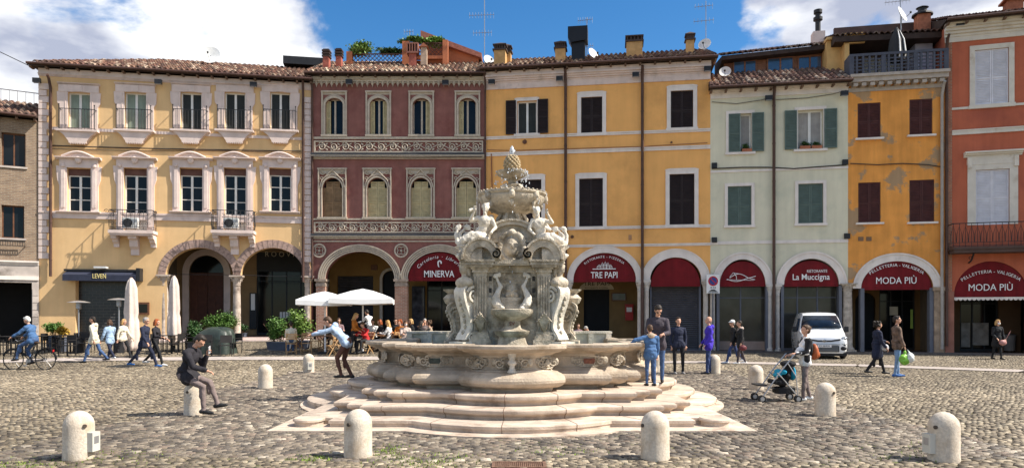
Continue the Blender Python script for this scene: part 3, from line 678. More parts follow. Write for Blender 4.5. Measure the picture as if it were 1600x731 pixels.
def cream_palazzo():
    B = Bld('cream_palazzo', 61, 486, 'cream yellow palazzo with pink stone window surrounds, two iron balconies and two tall arches', 'palazzo')
    mw = mat('cream_plaster', (.76, .50, .25), .92, .05, 1.2, .003, 14, stain=(.66, .42, .20), sscale=.45, slo=.5, shi=.75, streak=.05)
    z = B.z; u = B.u; W_ = B.w
    cx = [124, 212, 299, 367.5, 438]
    zt = z(270, 119); ops = []
    U1 = [(c-17, c+17) for c in cx]
    for c in cx: ops.append(('r', u(c)-.52, u(c)+.52, z(c, 204.5), z(c, 145)))
    for i, c in enumerate(cx):
        ops.append(('r', u(c)-.56, u(c)+.56, z(c, 331) if i in (0, 2, 4) else z(c, 362), z(c, 263.5)))
    zsp = z(400, 431); g = .30
    archs = [(312, 49, 387), (426.5, 48, 387)]
    for c, hw, ap in archs: ops.append(('a', u(c), hw/29.4, zsp, z(c, ap)-zsp, zsp))
    ops.append(('x', u(261), W_-.05, g-.4, zsp))
    ops.append(('r', u(118), u(213), g, z(165, 437)))
    wall(B, 'wall', mw, 0, W_, g-.4, zt, ops, rev=.45)
    # arch bands of greyish brick
    ma = mat('arch_stone', (.36, .25, .21), .9, .25, 9, .006, 30)
    for c, hw, ap in archs:
        m = MB(); h = z(c, ap)-zsp; ring(m, u(c), hw/29.4, hw/29.4+.36, zsp, h, h+.42, -.035, .0); a = m.build('arch_band', ma, B.o, 40)
        m = MB()
        for k in range(1, 22):
            t = PI*k/22; x0, z0 = u(c)-hw/29.4*math.cos(t), zsp+h*math.sin(t); x1, z1 = u(c)-(hw/29.4+.36)*math.cos(t), zsp+(h+.42)*math.sin(t); m.bar((x0, -.037, z0), (x1, -.037, z1), .016, .006)
        m.build('joint', mat('mortar_dark', (.14, .11, .09), .9), a)
    mc = mat('column_stone', (.50, .41, .34), .8, .25, 5, .01, 25, stain=(.2, .15, .12), sscale=2, slo=.5, shi=.7)
    for px in (255.5, 369, 481): column(B, u(px), .18, .62, zsp+.02, .19, mc, cap=.5)
    # steps in front of the arcade
    m = MB()
    for i in range(3): m.box(u(236), W_-.05, -.95+i*.32, .3, .0, .5+.12*i-.01)
    m.build('steps', M_PINK, B.o)
    # arcade
    zc = zsp+1.75
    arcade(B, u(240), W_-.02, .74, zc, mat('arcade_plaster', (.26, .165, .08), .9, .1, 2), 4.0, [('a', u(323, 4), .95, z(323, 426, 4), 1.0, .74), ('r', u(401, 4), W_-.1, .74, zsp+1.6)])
    k = .82                                               # back wall items sit 4 m further in
    uc = u(323, 4); zp = z(323, 426, 4); m = MB(); ring(m, uc, .95, 1.3, zp, 1.0, 1.35, 3.9, 4.0); m.box(uc-1.3, uc-.95, 3.9, 4.0, .74, zp).box(uc+.95, uc+1.3, 3.9, 4.0, .74, zp); m.build('portal_frame', M_PINK, B.o, 40)
    d = MB()
    for s_ in (-1, 1):
        x0, x1 = (uc-.94, uc-.01) if s_ < 0 else (uc+.01, uc+.94); d.box(x0, x1, 4.14, 4.2, .76, zp)
        for q in range(4):
            for w in range(2): a = x0+.06+w*.43; d.box(a, a+.36, 4.11, 4.14, .9+q*.72, 1.5+q*.72)
    pd = d.build('portal_door', mat('portal_wood', (.09, .03, .016), .55, .2, 6), B.o)
    ft = MB(); ft.prism(arc_pts(uc, .94, zp+.01, .98, 16), 4.14, 4.17); ft.build('fanlight', M_GLASS, pd)
    sf = shopfront(B, 'shopfront', u(401, 4), W_-.15, .76, zsp+.55, 4.08, m=None, parts=4, frame=mat('shop_black', (.015, .016, .02), .5))
    MB().box(u(401, 4), W_-.15, 3.98, 4.07, zsp+.55, zsp+1.6).build('sign_board', mat('shop_black2', (.022, .022, .024), .6), sf)
    t = MB(); text_mesh(t, 'R O O V I', u(437, 4), z(437, 401, 4), .42, 3.96, width=1.6); t.build('sign_lettering', mat('brass_lettering', (.5, .44, .32), .5), sf, fix=False)
    p = MB()
    for k2 in range(6): p.box(u(437, 4)+k2*.17, u(437, 4)+k2*.17+.13, 4.04, 4.06, 1.75, 2.1)
    p.build('notice', M_LETTER, sf)
    xm = u(391, 4); mn = MB().box(xm-.02, xm+.36, 3.9, 3.98, 1.1, 3.2).build('menu_case', M_BLACK, B.o); MB().box(xm+.06, xm+.28, 3.88, 3.895, 2.2, 3.15).build('menu_sheet', M_LETTER, mn)
    tr = MB(); tr.tube([(u(262), .1, zsp+.05), (u(363), .1, zsp+.05)], .014, 5); tr.tube([(u(377), .1, zsp+.05), (u(430), .1, zsp-.01), (u(475), .1, zsp+.05)], .016, 5); tr.build('tie_rod', M_BLACK, B.o)
    # closed bar front of dark glazed brick with its awning
    a, b, zz = u(118), u(213), z(165, 437)
    MB().box(a, b, .38, .46, g-.2, zz).build('bar_front', brick_mat('black_glazed_brick', (.012, .012, .014), (.02, .02, .022), (.07, .065, .06), .34, .15, .010, .3, spec=.5), B.o)
    aw = MB(); zt2, zb2 = z(165, 424), z(165, 439.5); a1, b1 = u(105), u(217)
    aw.add([(a1, -.04, zt2), (b1, -.04, zt2), (b1, -.55, zt2-.2), (a1, -.55, zt2-.2), (b1, -.55, zb2), (a1, -.55, zb2), (a1, -.04, zb2+.05), (b1, -.04, zb2+.05), (b1, -.52, zb2), (a1, -.52, zb2)],
           [(0,1,2,3), (3,2,4,5), (0,3,5,6), (1,7,4,2), (5,4,8,9)])
    aw_o = aw.build('awning', mat('navy_awning', (.03, .035, .06), .8, .15, 6), B.o, fix=False)
    cs = MB(); cs.box(a1-.08, b1+.2, -.2, .0, zt2, zt2+.1).box(b1+.02, b1+.2, -.5, -.0, zt2-.5, zt2+.16); cs.build('awning_cassette', M_BLACK, aw_o)
    t = MB(); text_mesh(t, 'LEVEN', u(162), zb2+.13, .34, -.565, width=.62); t.build('awning_lettering', mat('gold_lettering', (.75, .62, .25), .5), aw_o, fix=False)
    li = MB(); x = u(163); zz2 = z(163, 420); li.box(x-.28, x+.28, -.6, -.25, zz2, zz2+.09).box(x-.04, x+.04, -.28, 0, zz2+.0, zz2+.06); li.build('wall_lamp', mat('lamp_housing', (.6, .6, .6), .4), B.o)
    mb2 = MB(); x = u(224); mb2.box(x-.3, x+.3, -.12, 0, z(224, 491), z(224, 472)); bx = mb2.build('menu_case', M_OAK, B.o); MB().box(x-.23, x+.23, -.13, -.122, z(224, 488), z(224, 475)).build('case_glass', M_GLASS, bx)
    # mouldings
    m = MB(); mould(m, -.02, W_+.02, z(270, 130), .14, .12).box(0, W_, -.10, 0, z(270, 130)+.14, zt)
    m.build('cornice', M_PINK, B.o)
    m = MB(); m.box(0, W_, -.05, 0, z(270, 211), z(270, 206.5)); m.build('string_course', M_PINK, B.o); m = MB(); m.box(0, W_, -.06, 0, z(270, 345), z(270, 337)).box(0, W_, -.10, 0, z(270, 337), z(270, 334.5)); m.build('string_course', M_PINK, B.o)
    # quoins
    m = MB(); n = 27; z0, z1 = z(68, 404), z(68, 130)
    for e0, e1, s_ in ((0, u(77), 1), (u(473), W_, -1)):
        for i in range(n):
            a = z0+(z1-z0)*i/n; b = z0+(z1-z0)*(i+1)/n-.035; k = .1 if i % 2 else 0
            if s_ > 0: m.box(e0, e1-k, -.07, 0, a, b)
            else: m.box(e0+k, e1, -.07, 0, a, b)
        m.build('quoins', M_PINK, B.o); m = MB()
    # upper windows
    green = mat('grey_green_blind', (.22, .27, .22), .8, .1); dark = mat('dark_curtain', (.03, .035, .035), .9)
    for i, c in enumerate(cx):
        x = u(c); a, b, z0, z1 = x-.52, x+.52, z(c, 204.5), z(c, 145)
        w = casement(B, a, b, z0, z1, .15, rows=1, curtain=green if i < 2 else dark)
        s = MB(); o = .36
        s.box(a-o, a, -.07, 0, z0, z1).box(b, b+o, -.07, 0, z0, z1).box(a-o-.06, b+o+.06, -.09, 0, z1, z1+.36)
        s.box(a-o-.12, b+o+.12, -.11, 0, z1-.6, z1+.36) if False else None
        for s_ in (-1, 1):
            xx = a-o if s_ < 0 else b+o
            s.prism([(xx, z1-.75), (xx+s_*.12, z1-.55), (xx+s_*.14, z1), (xx, z1)], -.068, 0)
        s.box(x-.17, x+.17, -.14, 0, z1+.02, z1+.34); mould(s, a-o-.1, b+o+.1, z1+.36, .09, .16)
        for s_ in (-1, 1): s.prism([(x+s_*.17, z1+.02), (x+s_*.3, z1+.02), (x+s_*.24, z1+.26), (x+s_*.17, z1+.3)], -.115, 0)
        s.box(a-o*.35, a-o*.25, -.085, -.07, z0, z1).box(b+o*.25, b+o*.35, -.085, -.07, z0, z1)
        s.build('surround', M_PINK, w)
        sl = MB(); sl.box(a-o-.08, b+o+.08, -.34, 0, z0-.1, z0)
        zz = z0-.1; sl.prism([(a-o, zz), (b+o, zz), (b+.12, zz-.18), (b-.1, zz-.48), (b-.12, zz-.58), (a+.12, zz-.58), (a+.1, zz-.48), (a-.12, zz-.18)], -.24, 0)
        for k in range(7): sl.ell((a+.2+k*(b-a-.4)/6, -.2, zz-.6), (.045, .05, .05), n=6, m=4)
        sl.build('sill', M_PINK, w)
        r = MB(); ra, rb = a-.3, b+.3
        for zz, t in ((z0+.05, .02), (z0+1.02, .03)): r.bar((ra, -.32, zz), (rb, -.32, zz), t); r.bar((ra, -.32, zz), (ra, 0, zz), t); r.bar((rb, -.32, zz), (rb, 0, zz), t)
        for k in range(12): xx = ra+(rb-ra)*k/11; r.tube([(xx, -.32, z0), (xx, -.32, z0+1.02)], .011, 4)
        for xx in (ra, rb): r.tube([(xx, -.32, z0), (xx, -.32, z0+1.2)], .02, 5); r.ell((xx, -.32, z0+1.22), (.035, .035, .045), n=6, m=4)
        r.build('railing', M_BLACK, w, fix=False)
    # piano nobile
    for i, c in enumerate(cx):
        x = u(c); a, b, z1 = x-.56, x+.56, z(c, 263.5); door = i in (1, 3); z0 = z(c, 362) if door else z(c, 331)
        blind = MB().box(a, b, .12, .16, z1-.34, z1).build('roller_blind_box', mat('blind_brown', (.13, .06, .045), .7, .2), B.o)
        w = casement(B, a, b, z0, z1-.32, .17, rows=3, kick=.85 if door else 0)
        s = MB(); o = .34; zb = z0 if not door else z0+.02
        for s_ in (-1, 1):
            e = a if s_ < 0 else b; f = e+s_*o
            s.box(min(e, f), max(e, f), -.08, 0, zb, z1+.05); s.box(min(e+s_*.08, e+s_*.25), max(e+s_*.08, e+s_*.25), -.12, -.08, zb+.2, z1-.1)
            s.prism([(f, z1-.9), (f+s_*.1, z1-.6), (f+s_*.16, z1+.1), (f, z1+.1)], -.07, 0)
            s.ell((e+s_*.17, -.12, z1+.12), (.1, .06, .1), n=8, m=6)
        s.box(a-o, b+o, -.085, 0, z1+.05, z1+.42); s.box(a-.02, b+.02, -.12, -.08, z1+.02, z1+.1)
        mould(s, a-o-.16, b+o+.16, z1+.42, .12, .3)
        n = 14; pts = [(a-.18, z1+.54)]+[(a-.18+(b-a+.36)*k/n, z1+.54+.25*math.sin(PI*k/n)**1.1) for k in range(n+1)]+[(b+.18, z1+.54)]
        s.prism(pts, -.14, 0); s.tube([(p[0], -.2, p[1]+.02) for p in pts[1:-1]], .06, 6)
        s.ell((x, -.15, z1+.42), (.17, .1, .2), n=10, m=7); rosette_scroll(s, x-.3, z1+.5, .11, -.13, 1.3, 1, .03); rosette_scroll(s, x+.3, z1+.5, .11, -.13, 1.3, -1, .03, PI)
        s.build('surround', M_PINK, w)
        if not door:
            sl = MB(); mould(sl, a-o-.12, b+o+.12, z0-.12, .12, .24); sl.build('sill', M_PINK, w)
        else:
            pal_balcony(B, c, 1.0, 0, 1.02, z(c, 362), .68)
            ac = MB(); xx = x-.12; ac.box(xx-.36, xx+.36, -.52, -.25, z0+.12, z0+.66); aco = ac.build('air_conditioner', mat('ac_white', (.6, .6, .58), .5), B.o)
            fan = MB(); fan.lathe([(.22, 0), (.22, .03)], (0, 0, 0), 18)
            for vtx in range(len(fan.v)): v = fan.v[vtx]; fan.v[vtx] = (xx-.08+v[0], -.53-v[2], z0+.39+v[1])
            fan.build('fan_grille', mat('fan_black', (.03, .03, .03), .5), aco)
    pipe(B, 81, 122, 432, .07); pipe(B, 474, 124, 440, .065); cable(B, [(82, 228), (140, 230), (250, 233), (360, 235), (470, 237)], .03); cable(B, [(82, 233), (200, 236), (330, 236), (470, 240)], .014)
    for px, py in ((63, 130), (251, 132), (398, 136)): lamp(B, px, py)
    roof(B, -.35, W_+.12, zt+.12, over=.45, length=5.4, rise=2.3, hip0=4.6, seed=1, tint=(.86, .80, .76))
    m = MB(); a = u(425); m.box(a, a+2.6, 4.0, 4.9, zt+2.4, zt+2.85); m.build('solar_panel', M_BLACK, B.o)
    shell(B, 0, W_, -.1, zt, mw)
    return B
B1 = cream_palazzo()
# ---------------------------------------------------------------- building 2: maroon palazzo
def frieze(B, name, u0, u1, z0, z1, parent, per=.62, seed=0):
    """carved band: raised running scroll with leaves on a red ground"""
    m = MB(); m.box(u0, u1, -.10, 0, z1-.07, z1).box(u0, u1, -.10, 0, z0, z0+.07)
    m.box(u0, u0+.08, -.10, 0, z0+.07, z1-.07).box(u1-.08, u1, -.10, 0, z0+.07, z1-.07)
    n = int((u1-u0-.2)/per); p = (u1-u0-.2)/n; zc = (z0+z1)/2; h = (z1-z0)/2-.09
    for i in range(n):
        x = u0+.1+(i+.5)*p; s = 1 if i % 2 else -1
        rosette_scroll(m, x, zc, h*.92, -.06, 1.5, s, .034, -s*PI/2, 14)
        m.ell((x, -.06, zc), (.055, .03, .055), n=6, m=4)
        for k in (-1, 1):
            m.ell((x+p*.42, -.055, zc+k*h*.62), (.09, .02, .045), Euler((0, R(35*k*s), 0)), 6, 4); m.ell((x-p*.18, -.055, zc+k*h*.85), (.07, .02, .035), Euler((0, R(-30*k), 0)), 6, 4)
    m.tube([(u0+.1+(u1-u0-.2)*i/(n*6), -.05, zc+h*.55*math.sin(PI*i/6)) for i in range(n*6+1)], .026, 5)
    f = m.build(name, MATS['beige_relief'], parent, fix=False); return f
def maroon_palazzo():
    B = Bld('maroon_palazzo', 487, 757, 'maroon palazzo with carved beige friezes, gothic window surrounds and a terrace on its roof', 'palazzo')
    mw = mat('maroon_plaster', (.27, .112, .092), .9, .12, 1.6, .003, 14, stain=(.20, .065, .055), sscale=.6, slo=.5, shi=.7, streak=.10)
    mr = mat('beige_relief', (.50, .42, .33), .85, .12, 5, .004, 30); my = mat('yellow_shutter', (.52, .43, .24), .65, .12, 5)
    z = B.z; u = B.u; W_ = B.w; zt = z(620, 121)
    c1 = [522.5, 591.5, 658.5, 730.5]; c2 = [519.5, 589.5, 657.5, 728.5]; ops = []
    for c in c1: ops.append(('a', u(c), .47, z(c, 165), .38, z(c, 211)))
    for c in c2: ops.append(('a', u(c), .54, z(c, 296), .62, z(c, 339)))
    zsp = z(620, 436); g = .2
    AR = [(562.5, 54), (687, 50)]
    for c, hw in AR: ops.append(('a', u(c), hw/29.1, zsp, z(c, 393)-zsp, zsp))
    wall(B, 'wall', mw, 0, W_, zsp, zt, ops, rev=.4)
    for i, c in enumerate(c1):
        x = u(c); z0 = z(c, 211); zs = z(c, 165); w = casement(B, x-.47, x+.47, z0, zs+.37, .2, fw=.06, mf=mr, curtain=None)
        s = MB(); ring(s, x, .47, .58, zs, .38, .5, -.09, 0, 18); ring(s, x, .60, .64, zs, .52, .56, -.06, 0, 18)
        s.box(x-.58, x-.47, -.09, 0, z0, zs).box(x+.47, x+.58, -.09, 0, z0, zs); zt_ = z(c, 145)
        s.box(x-.68, x-.60, -.10, 0, z0-.04, zt_).box(x+.60, x+.68, -.10, 0, z0-.04, zt_).box(x-.70, x+.70, -.11, 0, zt_, zt_+.08).box(x-.60, x+.60, -.02, 0, zt_-.12, zt_)
        s.box(x-.70, x+.70, -.14, 0, z0-.10, z0)
        s.build('surround', mr, w)
        for e in ((-1,), (-1, 1), (1,), (-1,))[i]:
            a, b = (x-.46, x-.22) if e < 0 else (x+.22, x+.46); louvre(MB(), a, b, z0+.03, zs+.24, .10).build('shutter', my, w, fix=False)
    for i, c in enumerate(c2):
        x = u(c); z0 = z(c, 339); zs = z(c, 296); sh = MB()
        for k in (-1, 1):
            a, b = (x-.53, x-.01) if k < 0 else (x+.01, x+.53); louvre(sh, a, b, z0+.02, zs+.1, .14); louvre(sh, a+.16 if k < 0 else a, b if k < 0 else b-.16, zs+.1, zs+.44, .14)
        wn = MB().box(x-.54, x+.54, .3, .34, z0, zs+.6).build('window', M_DARK, B.o)
        sh.build('shutter', my if i else mat('brown_shutter', (.27, .17, .09), .7, .2), wn, fix=False)
        s = MB(); zt_ = z(c, 265)
        # gothic head: pointed moulding over the round one, tracery in the spandrels
        for (ri, ro) in ((.54, .61), (.66, .70)):
            ring(s, x, ri, ro, zs, ri*1.15, ro*1.17, -.09, 0, 18); s.box(x-ro, x-ri, -.09, 0, z0, zs).box(x+ri, x+ro, -.09, 0, z0, zs)
        s.box(x-.76, x-.70, -.11, 0, z0-.02, zt_).box(x+.70, x+.76, -.11, 0, z0-.02, zt_).box(x-.80, x+.80, -.12, 0, zt_, zt_+.07).box(x-.8, x+.8, -.15, 0, z0-.12, z0-.02)
        s.box(x-.70, x+.70, -.025, 0, zs+.82, zt_)
        for k in (-1, 1):
            s.tube([(x+k*.66, -.08, zs+.1), (x+k*.55, -.08, zs+.5), (x+k*.3, -.08, zs+.74), (x, -.09, zt_-.02)], .03, 5)
            rosette_scroll(s, x+k*.52, zt_-.17, .14, -.06, 1.4, k, .024, 0, 12); rosette_scroll(s, x+k*.58, zs+.58, .10, -.06, 1.2, -k, .02, 0, 10)
            s.tube([(x, -.07, zt_-.05), (x+k*.25, -.07, zt_-.28), (x+k*.6, -.07, zs+.42)], .022, 5)
            s.tube([(x+k*.68, -.07, zt_-.03), (x+k*.35, -.07, zt_-.22), (x+k*.12, -.07, zs+.68)], .018, 5)
        s.build('surround', mr, wn, fix=False)
    frieze(B, 'upper_frieze', u(491), u(755), z(620, 239), z(620, 220.5), B.o, .62)
    frieze(B, 'lower_frieze', u(491), u(755), z(620, 364), z(620, 347), B.o, .55)
    for f_ in (lambda m: mould(m, 0, W_, z(620, 249), .2, .22), lambda m: m.box(0, W_, -.1, 0, z(620, 218), z(620, 214.5)), lambda m: m.box(0, W_, -.1, 0, z(620, 344), z(620, 341.5)), lambda m: mould(m, 0, W_, z(620, 373.5), .17, .2), lambda m: m.box(0, W_, -.05, 0, z(620, 378), z(620, 376))): m = MB(); f_(m); m.build('string_course', mr, B.o)
    for d_, p0, p1 in ((.24, 242.5, 240.3), (.22, 368.5, 365.5)): MB().box(0, W_, -d_, 0, z(620, p0), z(620, p1)).build('lead_flashing', mat('lead', (.07, .07, .075), .6), B.o)
    # scalloped cornice
    m = MB(); zz = z(620, 129); m.box(0, W_, -.12, 0, zz, zt-.02).box(0, W_, -.2, 0, zz+.12, zt-.01)
    n = 34; p = W_/n
    for i in range(n):
        x = (i+.5)*p; ring(m, x, p*.34, p*.5, zz-.16, p*.4, p*.5, -.10, 0, 8); m.prism([(x+p*.5-.05, zz), (x+p*.5+.05, zz), (x+p*.5, zz-.28)], -.11, 0)
    m.build('cornice', mr, B.o)
    # arches: bundled mouldings
    for c, hw in AR:
        m = MB(); h = z(c, 393)-zsp; a = hw/29.1
        for k in range(4): ring(m, u(c), a+.10*k, a+.10*k+.075, zsp, h+.10*k, h+.10*k+.075, -.05-.03*k, 0, 28)
        m.build('arch_moulding', mr, B.o, 40)
    # roundels
    for px in (627, 499):
        m = MB(); x, zz = u(px), z(px, 391.5); ring(m, x, .30, .38, zz, .30, .38, -.07, 0, 24, 0, 2*PI)
        for k in range(4):
            a = PI/4+k*PI/2; ring(m, x+.145*math.cos(a), .09, .125, zz+.145*math.sin(a), .09, .125, -.05, 0, 12, 0, 2*PI)
        m.ell((x, -.02, zz), (.05, .04, .05), n=8, m=6); m.build('roundel', mr, B.o, 40)
    mbk = brick_mat('pier_brick', (.46, .22, .14), (.38, .17, .11), (.5, .4, .32), .24, .075, .012)
    for a, b in ((617, 636.5), (494, 508.5), (738, 756)):
        x0, x1 = u(a), u(b); p = MB().box(x0, x1, -.02, .5, g-.2, z(600, 447)).build('pier', mbk, B.o)
        m = MB(); m.box(x0-.02, x1+.02, -.06, .54, z(600, 447), z(600, 443)).box(x0+.01, x1-.01, -.03, .5, z(600, 443), z(600, 439.5)).box(x0-.06, x1+.06, -.12, .56, z(600, 439.5), z(600, 435.8)); m.build('pier_capital', mat('capital_stone', (.36, .28, .22), .85, .25, 9, .01), p)
    zc = z(620, 386)
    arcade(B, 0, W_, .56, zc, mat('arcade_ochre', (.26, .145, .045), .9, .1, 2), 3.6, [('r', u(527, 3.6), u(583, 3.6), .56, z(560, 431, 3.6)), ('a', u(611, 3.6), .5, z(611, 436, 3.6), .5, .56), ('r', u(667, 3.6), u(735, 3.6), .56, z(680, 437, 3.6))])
    roller(B, u(527, 3.6), u(583, 3.6), .58, z(560, 431, 3.6), 3.78)
    x = u(611, 3.6); zq = z(611, 436, 3.6); m = MB(); ring(m, x, .5, .66, zq, .5, .66, 3.54, 3.6); m.box(x-.66, x-.5, 3.54, 3.6, .56, zq).box(x+.5, x+.66, 3.54, 3.6, .56, zq); m.build('inner_arch_frame', mr, B.o, 40)
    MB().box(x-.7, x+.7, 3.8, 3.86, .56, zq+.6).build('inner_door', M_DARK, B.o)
    shopfront(B, 'shopfront', u(667, 3.6), u(735, 3.6), .58, z(680, 437, 3.6), 3.7, parts=3, frame=M_BLACK)
    xa, xb = u(644, 3.4), u(664, 3.4); sh = MB().box(xa, xb, 3.3, 3.5, .9, 3.6).build('display_case', M_BLACK, B.o); MB().box(xa+.05, xb-.05, 3.28, 3.295, 1.0, 3.5).build('case_glass', mat('case_glass', (.05, .05, .06), .1, .6, 3), sh)
    vb = MB(); x = u(585, 3.6); vb.box(x-.18, x+.18, 3.5, 3.59, z(585, 422, 3.6), z(585, 414, 3.6)); vb.build('vent_box', M_OAK, B.o)
    def t1(t, uc, zs, hw, h): text_mesh(t, 'MINERVA', uc-.02, zs+.13, .5, -.04, width=1.62, offset=.006)
    def t2(t, uc, zs, hw, h): text_mesh(t, 'Cartoleria  \u00b7  Libreria', 0, 0, .25, -.04, arc=(uc, zs-.27, 1.40, 1.80), shear=.3)
    def t3(t, uc, zs, hw, h):
        ring(t, uc, .05, .12, zs+.90, .06, .13, -.035, -.025, 14, 0, PI*1.2); t.prism([(uc-.12, zs+.90), (uc-.05, zs+.90), (uc-.04, zs+.74), (uc-.01, zs+.66), (uc-.07, zs+.67), (uc-.11, zs+.78)], -.035, -.025)
    red_awning(B, 637.5, 736.5, 436.5, 394.5, [t1, t2, t3])
    roof(B, -.25, W_+.1, zt+.1, over=.45, length=4.6, rise=2.15, seed=2, tint=(1.08, 1.06, .98))
    pipe(B, 489, 124, 436, .06, m=M_PIPE); shell(B, 0, W_, -.1, zt, mw)
    cable(B, [(490, 246), (560, 247), (650, 248), (754, 247)], .022, y=-.3)
    for px, py in ((548, 132), (697, 133)): lamp(B, px, py)
    # roof terrace: masonry tray, brick piers and lattice with planting, terracotta stair house
    yt = 2.6; Z = lambda py: B.z(620, py, yt); U = lambda px: B.u(px, yt)
    T = empty('roof_terrace', (0, 0, 0)); T.parent = B.o
    ml = mat('lattice_wood', (.13, .06, .045), .7, .2)
    def lattice(x0, x1, z0, z1, y):
        m = MB(); m.box(x0, x1, y-.03, y+.03, z1-.05, z1).box(x0, x1, y-.03, y+.03, z0, z0+.05); n = int((x1-x0)/.24); h = z1-z0-.1
        for i in range(-int(h/.24)-1, n+1):
            for s_ in (0, 1):
                xa = x0+i*.24; xb = xa+h; za, zb = z0+.05, z1-.05
                if xa < x0: za += x0-xa; xa = x0
                if xb > x1: zb -= xb-x1; xb = x1
                if xb-xa < .05: continue
                if s_: xa, xb = x0+x1-xa, x0+x1-xb
                m.bar((xa, y-.015+s_*.02, za), (xb, y-.015+s_*.02, zb), .035, .012, up=(0, 1, 0))
        return m.build('lattice', ml, T, fix=False)
    mt = mat('terracotta_wall', (.50, .17, .08), .9, .1, 3)
    MB().box(U(541), U(700), yt+.1, yt+4, Z(107), Z(100)).build('terrace_slab', M_TERRA, T)
    lattice(U(550), U(634), Z(99), Z(84), yt); lattice(U(638), U(694), Z(88), Z(67), yt)
    m = MB(); m.box(U(542), U(551), yt-.15, yt+.2, Z(103), Z(82)); m.box(U(629), U(640), yt-.15, yt+.25, Z(106), Z(66)).box(U(692), U(700), yt-.15, yt+.25, Z(106), Z(64)); m.box(U(638), U(694), yt-.1, yt+.15, Z(93), Z(88)).box(U(640), U(693), yt+.2, yt+2, Z(106), Z(93)); m.build('terrace_pier', mt, T)
    m = MB(); m.add([(U(666), yt+.9, Z(104)), (U(747), yt+.9, Z(104)), (U(747), yt+.9, Z(79)), (U(657), yt+.9, Z(44)), (U(666), yt+4, Z(104)), (U(747), yt+4, Z(104)), (U(747), yt+4, Z(79)), (U(657), yt+4, Z(44))], [(0,1,2,3), (7,6,5,4), (1,5,6,2), (0,3,7,4), (3,2,6,7)]); m.build('stair_house', mt, T)
    m = MB(); a = Vector((U(655), 0, Z(41))); b = Vector((U(752), 0, Z(77))); 
    m.add([(a.x, yt+.6, a.z), (b.x, yt+.6, b.z), (b.x, yt+.6, b.z-.28), (a.x, yt+.6, a.z-.34), (a.x, yt+4.2, a.z), (b.x, yt+4.2, b.z), (b.x, yt+4.2, b.z-.28), (a.x, yt+4.2, a.z-.34)], [(0,3,2,1), (4,5,6,7), (0,1,5,4), (3,7,6,2), (0,4,7,3), (1,2,6,5)]); m.build('stair_roof', mat('stair_roof_tile', (.34, .13, .09), .85, .2, 5), T)
    # chimneys on the roof slope
    for px, y0, top, base, w in ((510.5, 1.0, 79, 115, .42), (530, 1.4, 78, 110, .40)):
        x = B.u(px, y0); zb = B.z(px, base, y0)-.4; zz = B.z(px, top, y0); h = w/2
        c = MB().box(x-h+.05, x+h-.05, y0-h, y0+h, zb, zz-.42).build('chimney', mat('chimney_red', (.34, .10, .07), .9, .25, 5), B.o)
        m = MB()
        for i in range(3): m.box(x-h, x+h, y0-h-.03, y0+h+.03, zz-.42+i*.15, zz-.33+i*.15).box(x-h+.06, x+h-.06, y0-h+.04, y0+h-.04, zz-.33+i*.15, zz-.27+i*.15)
        m.build('chimney_cap', mat('chimney_cap_dark', (.055, .035, .03), .9), c)
    x, y0 = U(648), 1.9; zz = Z(77); c = MB().box(x-.2, x+.2, y0-.2, y0+.2, Z(113), Z(91)).build('chimney', MATS['chimney_red'], B.o)
    m = MB(); m.box(x-.32, x+.32, y0-.3, y0+.3, Z(93), Z(90.5)).box(x-.32, x+.32, y0-.3, y0+.3, Z(79), Z(77))
    for i in range(5): m.box(x-.32+i*.145, x-.32+i*.145+.06, y0-.3, y0+.3, Z(90.5), Z(79))
    m.build('chimney_cap', mat('cap_red', (.26, .11, .08), .85), c)
    x = U(665); c = MB().box(x-.17, x+.17, y0-.17, y0+.17, Z(110), Z(82)).build('chimney', mat('chimney_buff', (.46, .33, .24), .9, .2), B.o)
    MB().prism([(x-.26, Z(83)), (x+.26, Z(83)), (x, Z(77))], y0-.26, y0+.26).build('chimney_cap', M_TERRA, c)
    # planting along the terrace: rests in the trays, things of their own
    def plantings(name, x0, x1, zc, n, h, seed, label, m, up=.5):
        e = empty(name, tuple(B.o.matrix_basis @ Vector(((x0+x1)/2, yt+.15, zc-h))), B.rz, label, 'plant', 'plants on the roof terrace')
        me = leaves((0, 0, h), ((x1-x0)/2*.95, .3, h*.85), n, .085, seed, max(6, int((x1-x0)*6)), .5, .33)
        link('foliage', me, m, e)
        q = MB(); rr = random.Random(seed)
        for i in range(int((x1-x0)*7)):
            x = rr.uniform(-(x1-x0)/2, (x1-x0)/2); q.tube([(x, 0, 0), (x+rr.gauss(0, .08), rr.gauss(0, .06), h*rr.uniform(1.0, 1.7))], .008, 3)
        q.build('stems', M_LEAF2, e)
    B.o.matrix_basis
    bpy.context.view_layer.update()
    plantings('trailing_plant', U(546), U(588), Z(76), 1500, .45, 5, 'tall grassy green plant at the left end of the roof terrace lattice', mat('leaf_pale', (.17, .26, .06), .6, .3, 8), 1.1)
    plantings('trailing_plant', U(580), U(634), Z(80), 900, .22, 6, 'low dark green plants above the lower lattice of the roof terrace', M_LEAF2)
    plantings('trailing_plant', U(625), U(665), Z(63), 1200, .25, 7, 'green creeper on the left half of the upper terrace lattice', M_LEAF)
    plantings('trailing_plant', U(662), U(698), Z(64), 1100, .28, 8, 'bright green creeper on the right half of the upper terrace lattice', mat('leaf_bright', (.13, .25, .035), .6, .3, 8))
    return B
B2 = maroon_palazzo()
